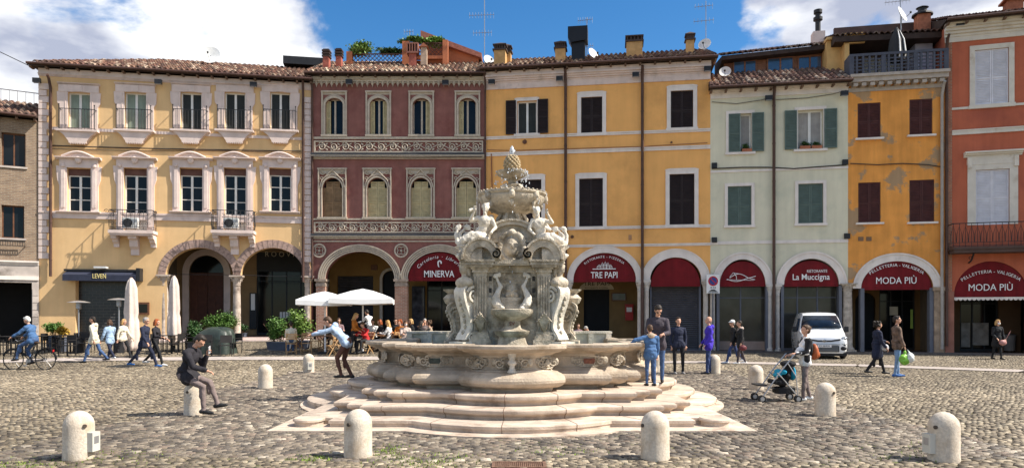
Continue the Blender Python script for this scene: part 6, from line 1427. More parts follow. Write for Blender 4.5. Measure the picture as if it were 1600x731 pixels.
        c = Body(); c.ell((0, -.72, 3.22), (.19, .08, .25)); c.ell((0, -.78, 3.2), (.12, .05, .17)); c.ell((0, -.84, 3.24), (.03, .04, .05))
        for s_ in (-1, 1):
            for i in range(12):
                a = i/11*PI*.95; c.ell((s_*(.06+.18*math.sin(a)), -.74, 3.22+.28*math.cos(a)), (.055, .05, .05))
            c.ell((s_*.05, -.82, 3.28), (.03, .02, .018)); c.ell((s_*.2, -.72, 3.42), (.07, .06, .05)); c.ell((s_*.22, -.72, 3.02), (.06, .06, .06))
        c.ell((0, -.74, 3.52), (.09, .07, .07)); c.ell((0, -.78, 2.93), (.1, .06, .06))
        for i in range(9): t_ = i/8; c.ell((.05+.30*t_, -.9-.05*math.sin(PI*t_), 2.90+.16*t_*t_), (.045, .045, .04))
        o = c.build('shield', [M_CARVE], T, .015, 1, .006, 5+q); o.matrix_basis = A
    MB().box(-.62, .62, -.62, .62, 2.86, 3.04).box(-.5, .5, -.5, .5, 3.04, 3.5).build('drum', M_CARVE, T)
    # caryatid consoles: big S-volutes on the diagonals carrying busts
    def console(ang, r0, z0, z1, rout, w, bust, seed):
        A = Matrix.Rotation(ang, 4, 'Z') @ Matrix.Rotation(-PI/2, 4, 'Z')       # local x = outwards
        m = MB(); h = z1-z0; n = 30; ctr = []
        for i in range(n+1):
            t = i/n; x = r0+rout*(.50-.42*math.sin(t*PI*1.05)*(1-t*.25)+.22*t*t); ctr.append((x, z0+.10+h*.86*t))
        # solid web between the core and the S-curve, and the raised outer ribbon
        pts = [(r0-.45, z0)]+[(x, z) for x, z in ctr]+[(r0-.45, z1)]; k = len(pts)
        ks = [0, .08, .2, .42, .68, .86, .95, 1]; kx = [.62, .56, .40, .44, .62, .68, .62, .46]
        outl = [(r0+rout*float(np.interp(t, ks, kx)), z0+.10+h*.88*t) for t in [i/n for i in range(n+1)]]
        for _ in range(2): outl = [outl[0]]+[((outl[i-1][0]+2*outl[i][0]+outl[i+1][0])/4, outl[i][1]) for i in range(1, n)]+[outl[-1]]
        poly = [(r0-.5, z0)]+outl+[(r0-.5, z1-.02)]
        vs = [A @ Vector((x, y, z)) for y in (-w*.36, w*.36) for x, z in poly]; kk = len(poly)
        m.add(vs, [tuple(range(kk)), tuple(range(2*kk-1, kk-1, -1))]+[(i, (i+1) % kk, (i+1) % kk+kk, i+kk) for i in range(kk)])
        vs = []
        for (x, z), (x2, z2) in zip(outl, outl[1:]+[outl[-1]]):
            for dx in (0, .05):
                for y in (-w/2, w/2): vs.append(A @ Vector((x+dx, y, z)))
        m.add(vs, [f_ for i in range(n) for f_ in ((4*i, 4*i+1, 4*i+5, 4*i+4), (4*i+2, 4*i+6, 4*i+7, 4*i+3), (4*i, 4*i+4, 4*i+6, 4*i+2), (4*i+1, 4*i+3, 4*i+7, 4*i+5))])
        spiral_ribbon(m, (r0+rout*.36, z1-.28), .21, 2.0, w*1.06, .055, A, 36, 1, .4); spiral_ribbon(m, (r0+rout*.46, z0+.15), .13, 1.7, w*1.1, .04, A, 30, -1, -PI/2)
        m.add([A @ Vector(v) for v in ((r0-.3, -w*.7, z0-.02), (r0+rout*.85, -w*.7, z0-.02), (r0+rout*.85, w*.7, z0-.02), (r0-.3, w*.7, z0-.02), (r0-.3, -w*.7, z0+.06), (r0+rout*.85, -w*.7, z0+.06), (r0+rout*.85, w*.7, z0+.06), (r0-.3, w*.7, z0+.06))], [(0,3,2,1), (4,5,6,7), (0,1,5,4), (1,2,6,5), (2,3,7,6), (3,0,4,7)])
        o = m.build('console', M_WHITE if bust else M_CARVE, T, 50)
        d = MB()
        for i in range(7):                               # husk ornament running down the front
            t = .15+.1*i; q = outl[int(t*n)]; d.M = None; p_ = A @ Vector((q[0]+.07, 0, q[1])); d.ell(p_, (.034, .034, .05), n=7, m=5)
        d.build('husk', M_CARVE, o, 180)
        if bust:
            b = Body(); x = r0+.36; z = z1+.0
            b.ell((x, 0, z-.03), (.15, .24, .13)); b.ell((x+.06, -.08, z-.06), (.07, .07, .08)); b.ell((x+.06, .08, z-.06), (.07, .07, .08)); b.cap((x, 0, z+.05), (x+.01, 0, z+.16), .06, .055)
            b.ell((x+.02, 0, z+.25), (.095, .085, .12)); b.ell((x+.11, 0, z+.24), (.02, .016, .025)); b.ell((x+.09, 0, z+.19), (.03, .035, .012))
            for i in range(10): a = 2*PI*i/10; b.ell((x-.01+.075*math.cos(a), .095*math.sin(a), z+.31), (.04, .04, .05))
            b.ell((x-.05, -.09, z+.2), (.04, .035, .1)); b.ell((x-.05, .09, z+.2), (.04, .035, .1))
            o2 = b.build('bust', [M_CARVE], T, .013, 1, .003, seed); o2.matrix_basis = A
            c = MB(); c.M = A; c.lathe([(.08, .34), (.13, .37), (.11, .40), (.15, .46), (.19, .50), (.19, .54), (.15, .56), (.09, .58), (.11, .62), (.19, .68), (.20, .71), (.15, .70), (.02, .69)], (x-.02, 0, z), 20, mod=lambda a, zz: 1+.10*math.cos(a*9)*(zz > .5)); c.build('shell_capital', M_WHITE, T, 60)
    for a in (50, 130, 230, 310): console(R(a), .90, 1.24, 2.52, .68, .34, True, a)
    for a in (80, 100, 260, 280): console(R(a), 1.0, 1.24, 2.12, .52, .26, False, a)
    # volute ring urns beside the consoles
    m = MB()
    for sx in (-1, 1):
        m.lathe([(.10, 2.10), (.2, 2.16), (.24, 2.26), (.16, 2.34), (.08, 2.37), (.12, 2.42), (.05, 2.5), (.02, 2.56)], (sx*1.28, .05, 0), 14, mod=lambda a, z: 1+.08*math.cos(a*7))
    for i, sx in enumerate((-1, 1)):
        k = MB(); k.lathe([(.10, 2.05), (.16, 2.10), (.20, 2.2), (.13, 2.27), (.10, 2.30), (.19, 2.36), (.2, 2.39), (.02, 2.37)], (sx*1.28, .05, 0), 14, mod=lambda a, z: 1+.08*math.cos(a*7)); k.build('side_urn', M_CARVE, T, 60)
    # ---- stem, great bowl, upper bowl, pine cone
    m = MB(); m.lathe([(.44, 3.66), (.44, 3.74), (.36, 3.78), (.30, 3.84), (.24, 3.86), (.22, 4.02), (.26, 4.08), (.3, 4.12)], (0, 0, 0), 20)
    for i in range(8): a = PI/8+i*PI/4; m.tube([(.30*math.cos(a), .30*math.sin(a), 3.76), (.34*math.cos(a), .34*math.sin(a), 3.86), (.26*math.cos(a), .26*math.sin(a), 3.98), (.31*math.cos(a), .31*math.sin(a), 4.10)], .04, 6)
    m.build('stem', M_CARVE, T, 50)
    m = MB(); m.lathe([(.26, 4.08), (.34, 4.10), (.44, 4.15), (.56, 4.22), (.65, 4.31), (.69, 4.39), (.705, 4.42), (.68, 4.44), (.70, 4.46), (.735, 4.485), (.735, 4.52), (.70, 4.53), (.62, 4.50), (.5, 4.46), (.0, 4.44)], (0, 0, 0), 96, mod=lambda a, z: 1+(.035*abs(math.sin(a*16))-.01 if 4.12 < z < 4.40 else 0))
    bowl = m.build('great_bowl', M_CARVE, T, 40)
    m = MB()
    for i in range(8):
        a = PI/2+i*PI/4; m.ell((.70*math.cos(a), .70*math.sin(a), 4.42), (.07, .07, .10), n=9, m=7); m.ell((.745*math.cos(a), .745*math.sin(a), 4.39), (.03, .03, .045), n=7, m=5); m.ell((.62*math.cos(a), .62*math.sin(a), 4.27), (.05, .05, .1), n=7, m=5)
    for i in range(40): a = 2*PI*i/40; m.ell((.73*math.cos(a), .73*math.sin(a), 4.53), (.025, .025, .018), n=6, m=4)
    m.build('mask_ornament', M_CARVE, bowl, 180)
    m = MB(); m.lathe([(.22, 4.46), (.22, 4.52), (.15, 4.56), (.17, 4.66), (.20, 4.70), (.12, 4.73), (.08, 4.76), (.09, 4.80), (.2, 4.86), (.30, 4.92), (.335, 4.97), (.335, 5.0), (.29, 4.99), (.0, 4.95)], (0, 0, 0), 40, mod=lambda a, z: 1+(.04*math.cos(a*18) if 4.82 < z < 4.95 else 0))
    for i in range(4):
        a = PI/4+i*PI/2; spiral_ribbon(m, (.20, 4.62), .10, 1.4, .09, .03, Matrix.Rotation(a, 4, 'Z'), 18, -1, PI/2)
    m.build('upper_bowl', M_CARVE, T, 45)
    m = MB(); m.lathe([(.10, 4.94), (.09, 5.0), (.13, 5.04), (.155, 5.12), (.15, 5.2), (.11, 5.29), (.04, 5.36), (0, 5.37)], (0, 0, 0), 20)
    for j in range(7):
        z = 5.04+j*.046; r = [.13, .15, .158, .155, .145, .125, .095][j]; n = 10
        for i in range(n): a = 2*PI*(i+.5*(j % 2))/n; m.ell((r*math.cos(a), r*math.sin(a), z), (.036, .036, .034), n=6, m=4)
    m.build('pine_cone', mat('ochre_stone', (.42, .32, .19), .75, .2, 8, .008, 40, stain=(.3, .2, .1), sscale=4), T, 60)
    # water jet and drops
    wj = bpy.data.materials.new('water_jet'); wj.use_nodes = True; p = wj.node_tree.nodes['Principled BSDF']; p.inputs['Base Color'].default_value = (.85, .9, .95, 1); p.inputs['Roughness'].default_value = .15; p.inputs['Transmission Weight'].default_value = .5
    m = MB(); rr = random.Random(4); m.lathe([(.03, 5.35), (.045, 5.40), (.06, 5.45), (.04, 5.50), (.02, 5.54), (0, 5.56)], (0, 0, 0), 9, mod=lambda a, z: 1+.3*math.cos(a*3+z*60))
    for i in range(260):
        a = rr.uniform(0, 6.28); k = rr.random(); r = .335 if i % 2 else .74; z0 = 5.0 if i % 2 else 4.5; zz = z0-k*k*(.45 if i % 2 else 2.6); s_ = rr.uniform(.006, .013)
        if i % 2 == 0: a = round(a/(PI/4))*PI/4+rr.gauss(0, .03)
        r += .05*k; m.ell((r*math.cos(a), r*math.sin(a), zz), (s_, s_, s_*2.2), n=5, m=4)
    m.build('water_drops', wj, T, 180)['kind'] = 'stuff'
    for o in T.children:
        if o.name.split('.')[0] in ('step', 'corner_knob', 'pavement_slab'): o.scale.x = .955 if o.name[0] != 'p' else .93
        if o.name.split('.')[0] in ('great_bowl', 'upper_bowl', 'pine_cone', 'water_drops'): o.location.z = -.09
    # ---- tritons: muscular figures seated on the pediments, fish legs coiled outwards, blowing shells
    def triton(a, mir, seed):
        b = Body(); kk = 1 if seed % 2 == 0 else .93; X = lambda x, y, z: (x*mir*kk+(0 if seed % 2 == 0 else .10*z*mir), y, z*kk)
        b.ell(X(0, 0, .10), (.17, .16, .13)); b.ell(X(.02, -.02, .26), (.14, .11, .15)); b.ell(X(.05, -.04, .44), (.185, .125, .16)); b.ell(X(-.03, -.10, .47), (.09, .05, .07)); b.ell(X(.12, -.11, .47), (.09, .05, .07))
        b.cap(X(.06, -.04, .56), X(.07, -.07, .68), .055, .05); b.ell(X(.08, -.10, .76), (.082, .095, .11)); b.ell(X(.07, -.19, .75), (.018, .022, .025)); b.ell(X(.075, -.17, .70), (.03, .03, .014))
        rr = random.Random(seed)
        for i in range(16): t = rr.uniform(0, 6.28); b.ell(X(.08+.075*math.cos(t), -.07+.07*math.sin(t), .81+rr.uniform(-.04, .05)), (.033, .033, .033))
        for i in range(5): b.ell(X(.06+rr.uniform(-.04, .04), -.17, .66-rr.uniform(0, .05)), (.025, .025, .035))
        b.cap(X(-.12, -.05, .52), X(-.32, -.16, .46), .062, .048); b.cap(X(-.32, -.16, .46), X(-.20, -.30, .66), .046, .032); b.ell(X(-.19, -.31, .69), (.04, .035, .045))
        b.cap(X(.22, -.05, .52), X(.34, -.10, .30), .062, .048); b.cap(X(.34, -.10, .30), X(.24, -.26, .18), .045, .032); b.ell(X(.23, -.28, .16), (.045, .035, .03))
        for i in range(4):
            for (cx, cy, cz) in ((-.22+i*.02, -.34, .73), (.20+i*.02, -.31, .13)): b.cap(X(cx, cy, cz), X(cx+.005, cy-.03, cz+.03), .013, .01)
        if seed % 2 == 0: b.cap(X(-.22, -.32, .70), X(-.32, -.37, .66), .025, .042)     # the conch
        for s_ in (-1, 1):
            pts = [(-.05+s_*.09, -.08, .06), (-.20+s_*.07, -.26, .10), (-.36+s_*.10, -.30, .0), (-.46+s_*.12, -.20, -.10), (-.60+s_*.06, -.10, -.04), (-.66+s_*.05, -.06, .14), (-.58+s_*.08, -.06, .26)]; r_ = [.12, .105, .09, .075, .06, .045, .03]
            for p, q, r0, r1 in zip(pts, pts[1:], r_, r_[1:]): b.cap(X(*p), X(*q), r0, r1)
            b.ell(X(-.52+s_*.12, -.06, .31), (.09, .03, .07), Euler((0, R(35*s_*mir), 0)))
        for i in range(5): b.ell(X(-.12+i*.06, -.16-.02*i, .02+.02*(i % 2)), (.07, .06, .05))
        o = b.build('triton', [M_WHITE], T, .014, 1, .005, seed); return o
    for k, (ang, mir, loc) in enumerate(((0, 1, (-.60, -.62, 3.36)), (0, -1, (.62, -.62, 3.34)), (PI, 1, (.60, .62, 3.36)), (PI, -1, (-.60, .62, 3.36)))):
        o = triton(0, mir, 10+k); o.location = loc; o.rotation_euler = (0, 0, ang); o.scale = (.78, .9, .88)
    return T
fountain()
# ================================================================ people
def cloth(name, col, var=.18): return mat('cloth_'+name, col, .85, var, 9, .006, 28)
SK = M_SKIN; HAIR = {'dark': mat('hair_dark', (.025, .018, .014), .6, .4, 30), 'brown': mat('hair_brown', (.075, .04, .022), .6, .4, 30), 'grey': mat('hair_grey', (.32, .30, .28), .7, .3, 30), 'blonde': mat('hair_blonde', (.50, .30, .12), .6, .3, 30), 'red': mat('hair_red', (.30, .075, .02), .6, .3, 30), 'white': mat('hair_white', (.6, .58, .54), .7, .2, 30)}
SHO = {'black': mat('shoe_black', (.02, .02, .02), .5), 'white': mat('shoe_white', (.7, .7, .68), .6), 'blue': mat('shoe_blue', (.03, .12, .35), .6), 'brown': mat('shoe_brown', (.10, .05, .03), .6), 'grey': mat('shoe_grey', (.3, .28, .26), .6)}
EYE = mat('eye_dark', (.02, .015, .012), .4); LIP = mat('lip', (.40, .14, .11), .5)
def person(loc, face, label, H=1.75, top='navy', pants='jeans', shoes='black', hair='dark', style='short', legs=((8, 4), (-6, 6)), arms=((5, 8, 12, 0), (5, 8, 12, 0)), lean=3, hp=0, hy=0, bulk=1., hem=0., seat=None, belly=0., female=False, group='people in the square', extra=None, name='person', twist=0, fl=(0, 0), sole=0., mask=False, shades=False, hood=None, cap=None, side=0., hipx=(.09, .09)):
    """one figure: body is a single fused surface; hair (and cap, glasses, mask) are its children. +y is forwards"""
    s = H/1.75; b = Body(); T = Matrix.Rotation(R(-lean), 3, 'X') @ Matrix.Rotation(R(side), 3, 'Y'); tors = lambda x, y, z: Vector((0, 0, 0))+(T @ Vector((x, y, z)))
    k = bulk; w = .92 if female else 1.0
    # legs first, to find the ground
    pts = []
    for i, (t, kn) in enumerate(legs):
        sx = -1 if i == 0 else 1; hip = Vector((sx*hipx[i], 0, 0)); kne = hip+Vector((sx*.01, .44*math.sin(R(t)), -.44*math.cos(R(t)))); a = R(t-kn); ank = kne+Vector((0, .43*math.sin(a), -.43*math.cos(a))); pts.append((hip, kne, ank))
    low = min(p[2].z-(.075 if True else 0) for p in pts); base = -low
    if seat is not None: base = seat/s+.10
    O = Vector((0, 0, base+sole)); 
    for i, (hip, kne, ank) in enumerate(pts):
        f = fl[i]; a = R(f); d = Vector((0, math.cos(a), math.sin(a)))
        b.cap(O+hip, O+kne, .088*(1+.15*(k-1)), .060, 2); b.cap(O+kne, O+ank, .058, .043, 2); b.cap(O+kne+Vector((0, -.02, -.06)), O+kne+Vector((0, -.02, -.18)), .05, .048, 2)
        hl = O+ank+Vector((0, 0, -.035)); b.cap(hl-d*.045, hl+d*.08, .042, .038, 3); b.cap(hl+d*.08+Vector((0, 0, -.008)), hl+d*.17+Vector((0, 0, -.012)), .036, .028, 3); b.cap(hl-d*.05+Vector((0, 0, -.022)), hl+d*.17+Vector((0, 0, -.024)), .02, .018, 3)
    P = lambda x, y, z: O+tors(x, y, z)
    b.ell(P(0, -.01, .02), (.155*w*k, .115*k, .12), T, 1 if hem >= .06 else 2); b.ell(P(0, .0+belly*.4, .19), (.145*w*k, (.10+belly)*k, .16), T, 1); b.ell(P(0, .0, .36), (.165*w*k, .112*k, .16), T, 1)
    if female: b.ell(P(-.065, .085, .36), (.06, .05, .055), T, 1); b.ell(P(.065, .085, .36), (.06, .05, .055), T, 1)
    b.cap(P(-.12*w, -.01, .46), P(.12*w, -.01, .46), .072*k, .072*k, 1); b.ell(P(0, -.01, .10), (.16*w*k, .12*k, .10), T, 1)
    if hem:
        for i, (hip, kne, ank) in enumerate(pts):
            d = (kne-hip).normalized(); b.cap(P(-.04 if i == 0 else .04, 0, .06), O+hip+d*hem, .112*k, .104*k, 1)
        b.cap(P(0, 0, .05), O+(pts[0][1]-pts[0][0]).lerp(pts[1][1]-pts[1][0], .5).normalized()*hem, .115*k, .108*k, 1)
    b.cap(P(0, -.005, .50), P(0, .015, .60), .052, .048, 0); b.cap(P(0, -.012, .49), P(0, .0, .535), .075, .062, 1)
    # head
    Hm = T @ Matrix.Rotation(R(hy), 3, 'Z') @ Matrix.Rotation(R(-hp), 3, 'X'); hc = P(0, .015, .60); h = lambda x, y, z: hc+Hm @ Vector((x, y, z))
    b.ell(h(0, .0, .135), (.076, .096, .105), Hm, 0); b.ell(h(0, .045, .075), (.055, .055, .062), Hm, 0); b.ell(h(0, .06, .04), (.032, .03, .024), Hm, 0)
    b.ell(h(0, .104, .105), (.014, .020, .024), Hm, 0); b.ell(h(0, .088, .145), (.05, .014, .010), Hm, 0)
    for q in (-1, 1): b.ell(h(q*.078, -.004, .115), (.011, .02, .03), Hm, 0); b.ell(h(q*.03, .089, .128), (.012, .008, .007), Hm, 4)
    b.ell(h(0, .093, .066), (.022, .010, .007), Hm, 5)
    hands = []
    for i, (p, o, e, inn) in enumerate(arms):
        q = -1 if i == 0 else 1; sh = P(q*.185*w*(1+.25*(k-1)), -.01, .455); sp, so_ = R(p), R(o)
        d1 = Vector((q*math.sin(so_), math.sin(sp)*math.cos(so_), -math.cos(sp)*math.cos(so_))); el = sh+d1*.285
        a2 = R(p+e); ii = R(inn); d2 = Vector((-q*math.sin(ii)+q*math.sin(so_)*.4, math.sin(a2)*math.cos(ii), -math.cos(a2)*math.cos(ii))).normalized(); wr = el+d2*.25
        b.cap(sh, el, .062*k, .048*k, 1); b.cap(el, el+d2*.21, .048*k, .040*k, 1); b.cap(el+d2*.18, wr, .030, .026, 0)
        # hand: palm, four unequal curled fingers, thumb from the side of the palm
        z_ = d2; x_ = z_.cross(Vector((0, 0, 1))); x_ = x_.normalized() if x_.length > .2 else Vector((0, 1, 0)) if abs(z_.y) < .5 else Vector((1, 0, 0)); n_ = x_.cross(z_)
        pc = wr+z_*.05; b.ell(pc, (.036, .018, .048), Matrix((x_, n_, z_)).transposed(), 0)
        for j, (fx, ln) in enumerate(((-.030, .062), (-.010, .075), (.010, .070), (.029, .055))):
            r0 = pc+x_*fx+z_*.035; r1 = r0+(z_*.8-n_*.45)*ln*.55; r2 = r1+(z_*.35-n_*.9)*ln*.5; b.cap(r0, r1, .0105, .0098, 0); b.cap(r1, r2, .0098, .009, 0)
        t0 = pc-x_*.030-z_*.02; t1 = t0+(-x_*.7+z_*.6-n_*.3)*.036; b.cap(t0, t1, .014, .011, 0); b.cap(t1, t1+(z_*.8-n_*.5)*.028, .011, .0095, 0); hands.append(wr+z_*.08)
    e = empty(name, loc, R(face), label, 'person', group); e.scale = (s, s, s)
    mt = lambda c: c if not isinstance(c, str) else MATS['cloth_'+c]
    body = b.build('body', [SK, mt(top), mt(pants), SHO[shoes], EYE, LIP], e, .0115, 2, .0045, int(H*1000) % 97)
    g = Body()
    if style != 'bald':
        g.ell(h(0, -.018, .155), (.086, .098, .100), Hm); g.ell(h(0, -.05, .12), (.078, .065, .09), Hm); g.ell(h(0, .045, .212), (.06, .045, .03), Hm)
        if style == 'long':
            for x in (-.06, -.02, .02, .06): g.cap(h(x, -.05, .12), h(x*1.5, -.075, -.10), .045, .028)
            for q in (-1, 1): g.cap(h(q*.075, .01, .14), h(q*.095, .0, -.06), .026, .03)
        if style == 'bun': g.ell(h(0, -.10, .17), (.045, .045, .045), Hm)
        if style == 'bob':
            for q in (-1, 1): g.cap(h(q*.07, .0, .14), h(q*.085, -.02, .03), .035, .035)
            g.cap(h(-.05, -.07, .12), h(-.05, -.08, .02), .045, .04); g.cap(h(.05, -.07, .12), h(.05, -.08, .02), .045, .04)
        if style == 'curly':
            rr = random.Random(int(H*1000))
            for _ in range(34): a_ = rr.uniform(0, 6.28); z_ = rr.uniform(-.06, .1); g.ell(h(.09*math.cos(a_), -.03+.085*math.sin(a_)-.02, .13+z_), (.036, .036, .036))
        # keep the face free
        hm = HAIR[hair]; ob = g.build('hair', [hm], e, .011, 1, .003, 3)
        me = ob.data; co = np.empty(len(me.vertices)*3, np.float32); me.vertices.foreach_get('co', co); co = co.reshape(-1, 3); inv = np.array(Hm.inverted()); l = (co-np.array(hc))@inv.T
        m = (l[:, 1] > .055) & (l[:, 2] < .165) & (abs(l[:, 0]) < .075); l[m, 1] = .02; co2 = l@np.array(Hm).T+np.array(hc); me.vertices.foreach_set('co', co2.astype(np.float32).ravel()); me.update()
    if shades:
        q = MB()
        for x in (-1, 1): q.ell(h(x*.033, .094, .125), (.028, .008, .018), Hm, 10, 6); q.tube([h(x*.06, .09, .13), h(x*.083, .0, .125)], .004, 4)
        q.build('sunglasses', M_BLACK, e)
    if mask: MB().ell(h(0, .072, .075), (.06, .042, .045), Hm, 12, 8).build('face_mask', M_LETTER, e, 180)
    if cap is not None: q = MB(); q.ell(h(0, -.01, .175), (.092, .11, .085), Hm, 14, 8); q.ell(h(0, .10, .165), (.06, .06, .01), Hm, 10, 5); q.build('cap', cap, e, 180)
    if hood is not None: g = Body(); g.ell(P(0, -.09, .52), (.11, .07, .08), T); g.cap(P(-.09, -.03, .52), P(.09, -.03, .52), .05, .05); g.cap(P(-.08, .02, .52), P(-.03, .10, .44), .03, .02); g.cap(P(.08, .02, .52), P(.03, .10, .44), .03, .02); g.build('hood', [mt(hood)], e, .012, 2)
    if extra: extra(e, P, O, hands, mt)
    e['hz'] = 0; del e['hz']
    return e, [e.matrix_basis @ Vector(v) for v in hands]
for n_, c_ in dict(navy=(.018, .022, .045), jeans=(.055, .10, .21), cream=(.66, .60, .47), lightblue=(.30, .42, .58), black=(.016, .016, .018), denim=(.06, .13, .27), sky=(.36, .46, .60), brown=(.11, .05, .035), rust=(.42, .14, .02), red=(.50, .03, .03), white=(.72, .71, .70), taupe=(.19, .145, .135), charcoal=(.022, .02, .025), violet=(.055, .03, .40), camo=(.15, .10, .075), paleblue=(.22, .33, .48), pink=(.6, .50, .52), greyj=(.06, .05, .062), bluej=(.035, .055, .14), tan=(.42, .33, .24), skirt=(.06, .045, .05), mauve=(.22, .14, .15), palejean=(.18, .28, .45), beige=(.48, .38, .33)).items(): cloth(n_, c_, .5 if n_ == 'camo' else .18)
WALK = ((26, 12), (-20, 22)); WALK2 = ((-22, 24), (27, 12)); ST = ((3, 3), (-3, 3))
SIT = ((86, 84), (82, 80))
def G(px, py): return gpt(px, py)
# -- walkers on the left
person(G(147, 566), 96, 'man in a cream hooded jacket and jeans walking before the black tiled bar', 1.74, 'cream', 'jeans', 'black', 'dark', legs=WALK, arms=((-18, 10, 12, 0), (20, 8, 14, 0)), bulk=1.18, hem=.10, hood='cream')
person(G(172, 563), 60, 'woman in a pale blue jacket walking right of the man in cream', 1.60, 'lightblue', 'navy', 'white', 'brown', 'bob', legs=WALK2, arms=((12, 12, 20, 0), (30, 12, 90, 30)), bulk=1.15, hem=.10, female=True)
person(G(192, 560), -100, 'blonde woman in a short cream jacket and black trousers beside the folded parasol', 1.58, 'cream', 'black', 'black', 'blonde', 'bob', legs=WALK, arms=((20, 12, 18, 0), (-14, 12, 14, 0)), bulk=1.1, hem=.04, female=True)
_, hw1 = person(G(226, 573), -92, 'grey-haired man in a navy jacket and blue trainers striding right', 1.80, 'navy', 'navy', 'blue', 'grey', legs=((30, 10), (-26, 16)), arms=((-8, 8, 20, 0), (14, 8, 22, 0)), bulk=1.15, hem=.12, shades=True)
person(G(243, 571), -92, 'red-haired woman in dark clothes and white trainers beside the man in navy', 1.70, 'charcoal', 'black', 'white', 'red', 'bob', legs=WALK2, arms=((10, 8, 60, 0), (18, 8, 70, 0)), female=True, bulk=1.05, mask=False)
# -- seated man on the phone
p = G(297, 649)
SB = (p[0], p[1], .64)
ph_e, ph_h = person((p[0]-.10, p[1]+.02, 0), -92, 'man in a dark padded jacket sitting on a bollard, phone at his ear', 1.70, 'charcoal', 'taupe', 'black', 'dark', legs=((72, 52), (64, 62)), arms=((22, 6, 132, 18), (28, 6, 42, 22)), lean=18, hp=24, hy=-8, bulk=1.22, hem=.12, seat=.63, fl=(8, -4), hipx=(.11, .11))
ph = MB(); ph.M = Matrix.Translation(ph_h[0]+Vector((.03, -.02, .02))) @ Euler((R(20), R(10), 0)).to_matrix().to_4x4(); ph.box(-.006, .006, -.035, .035, -.07, .07); tag(ph.build('mobile_phone', mat('phone', (.5, .5, .52), .3)), 'pale mobile phone held at the ear of the man sitting on the bollard', 'phone')
# -- boy leaning out from the step with outstretched arms
x, y, z = (-2.95, 14.55, .146); z = .31
person((-3.54, 15.1, .49), 86, 'boy in a pale blue hoodie bending forward on the fountain step with arms out', 1.50, 'sky', 'brown', 'black', 'brown', legs=((30, 44), (14, 40)), arms=((72, 8, 8, 0), (80, 8, 6, 0)), lean=44, hp=-14, bulk=1.12, hem=.02, hood='sky')
# -- group on the right of the basin
person((2.92, 14.12, .49), 170, 'man in sunglasses and a dark grey jacket standing over the boy at the basin', 1.54, 'greyj', 'jeans', 'black', 'dark', legs=((3, 4), (-2, 4)), arms=((18, 10, 66, 34), (20, 10, 62, 34)), lean=7, hp=28, hy=12, bulk=1.12, hem=.12, shades=True)
person((2.64, 13.42, .49), 12, 'boy in a denim-blue hooded jacket and jeans with one arm on the basin rim', 1.14, 'denim', 'jeans', 'black', 'brown', legs=((3, 3), (-3, 3)), arms=((20, 76, 12, -10), (2, 8, 14, 0)), lean=2, hp=6, hy=-14, bulk=1.22, hem=.06, hood='tan')
person(G(1060, 584), 184, 'slim man in a dark zipped sweater and black trousers facing the camera', 1.76, 'navy', 'black', 'grey', 'dark', legs=((4, 2), (4, 2)), arms=((-6, 12, 22, 10), (-6, 12, 22, 10)), lean=-2, hipx=(.12, .12), bulk=1.05, hem=.05)
person(G(1107, 584), 84, 'bald man in a bright violet-blue padded jacket facing left', 1.78, 'violet', 'bluej', 'black', 'grey', 'bald', legs=((6, 4), (-4, 4)), arms=((4, 8, 30, 10), (8, 8, 34, 10)), lean=-2, bulk=1.22, hem=.10, hood='violet', hipx=(.1, .1))
person(G(1146, 567), 90, 'person with a white cap and dark jacket walking left near the bald man', 1.70, 'black', 'bluej', 'white', 'grey', legs=WALK, arms=((10, 8, 14, 0), (-10, 8, 12, 0)), bulk=1.12, hem=.1, cap=M_LETTER, shades=True)
person(G(1157, 568), 90, 'woman in a black coat and pale scarf carrying a dark red bag', 1.64, 'black', 'skirt', 'white', 'dark', legs=((14, 8), (-10, 10)), arms=((0, 10, 12, 0), (6, 10, 12, 0)), bulk=1.2, hem=.2, female=True, hood='beige')
# woman with the pushchair
_, hp_ = person(G(1258, 625), 90, 'woman in a white T-shirt and dark cardigan pushing a folding pushchair', 1.60, 'white', 'taupe', 'white', 'brown', 'bun', legs=((8, 4), (-6, 8)), arms=((16, 10, 72, 12), (12, 10, 66, 8)), lean=-2, hp=-2, hy=6, belly=.09, bulk=1.1, female=True, hem=.04,
    extra=lambda e, P, O, hs, mt: (lambda g: (g.ell(P(0, -.075, .30), (.175, .075, .25)), g.cap(P(-.15, -.01, .46), P(.15, -.01, .46), .082, .082), [g.cap(P(q*.185, -.01, .455), P(q*.22, .06, .20), .072, .060) for q in (-1, 1)], [g.cap(P(q*.225, .06, .20), P(q*.19, .22, .17), .060, .052) for q in (-1, 1)], [g.cap(P(q*.14, .03, .42), P(q*.16, .02, .02), .05, .07) for q in (-1, 1)], g.build('cardigan', [mt('black')], e, .012, 2)))(Body()))
person(G(1370, 584), -92, 'curly-haired woman in a long dark coat with a pale shoulder bag, walking right', 1.68, 'navy', 'black', 'black', 'dark', 'curly', legs=((24, 10), (-16, 20)), arms=((30, 8, 50, 0), (6, 10, 30, 0)), bulk=1.25, hem=.30, female=True)
_, hm_ = person(G(1402, 588), -100, 'man in a brown camouflage jacket and light jeans carrying plastic bags', 1.80, 'camo', 'palejean', 'blue', 'dark', legs=((5, 3), (-4, 5)), arms=((6, 8, 12, 0), (8, 8, 14, 0)), hy=-20, bulk=1.2, hem=.06, lean=-2)
_, hf_ = person(G(1558, 561), 182, 'woman in a long black coat and white face mask near the right edge', 1.66, 'black', 'black', 'black', 'blonde', 'bob', legs=((10, 4), (-8, 8)), arms=((4, 12, 30, 10), (6, 12, 40, 20)), bulk=1.2, hem=.30, mask=True, female=True)
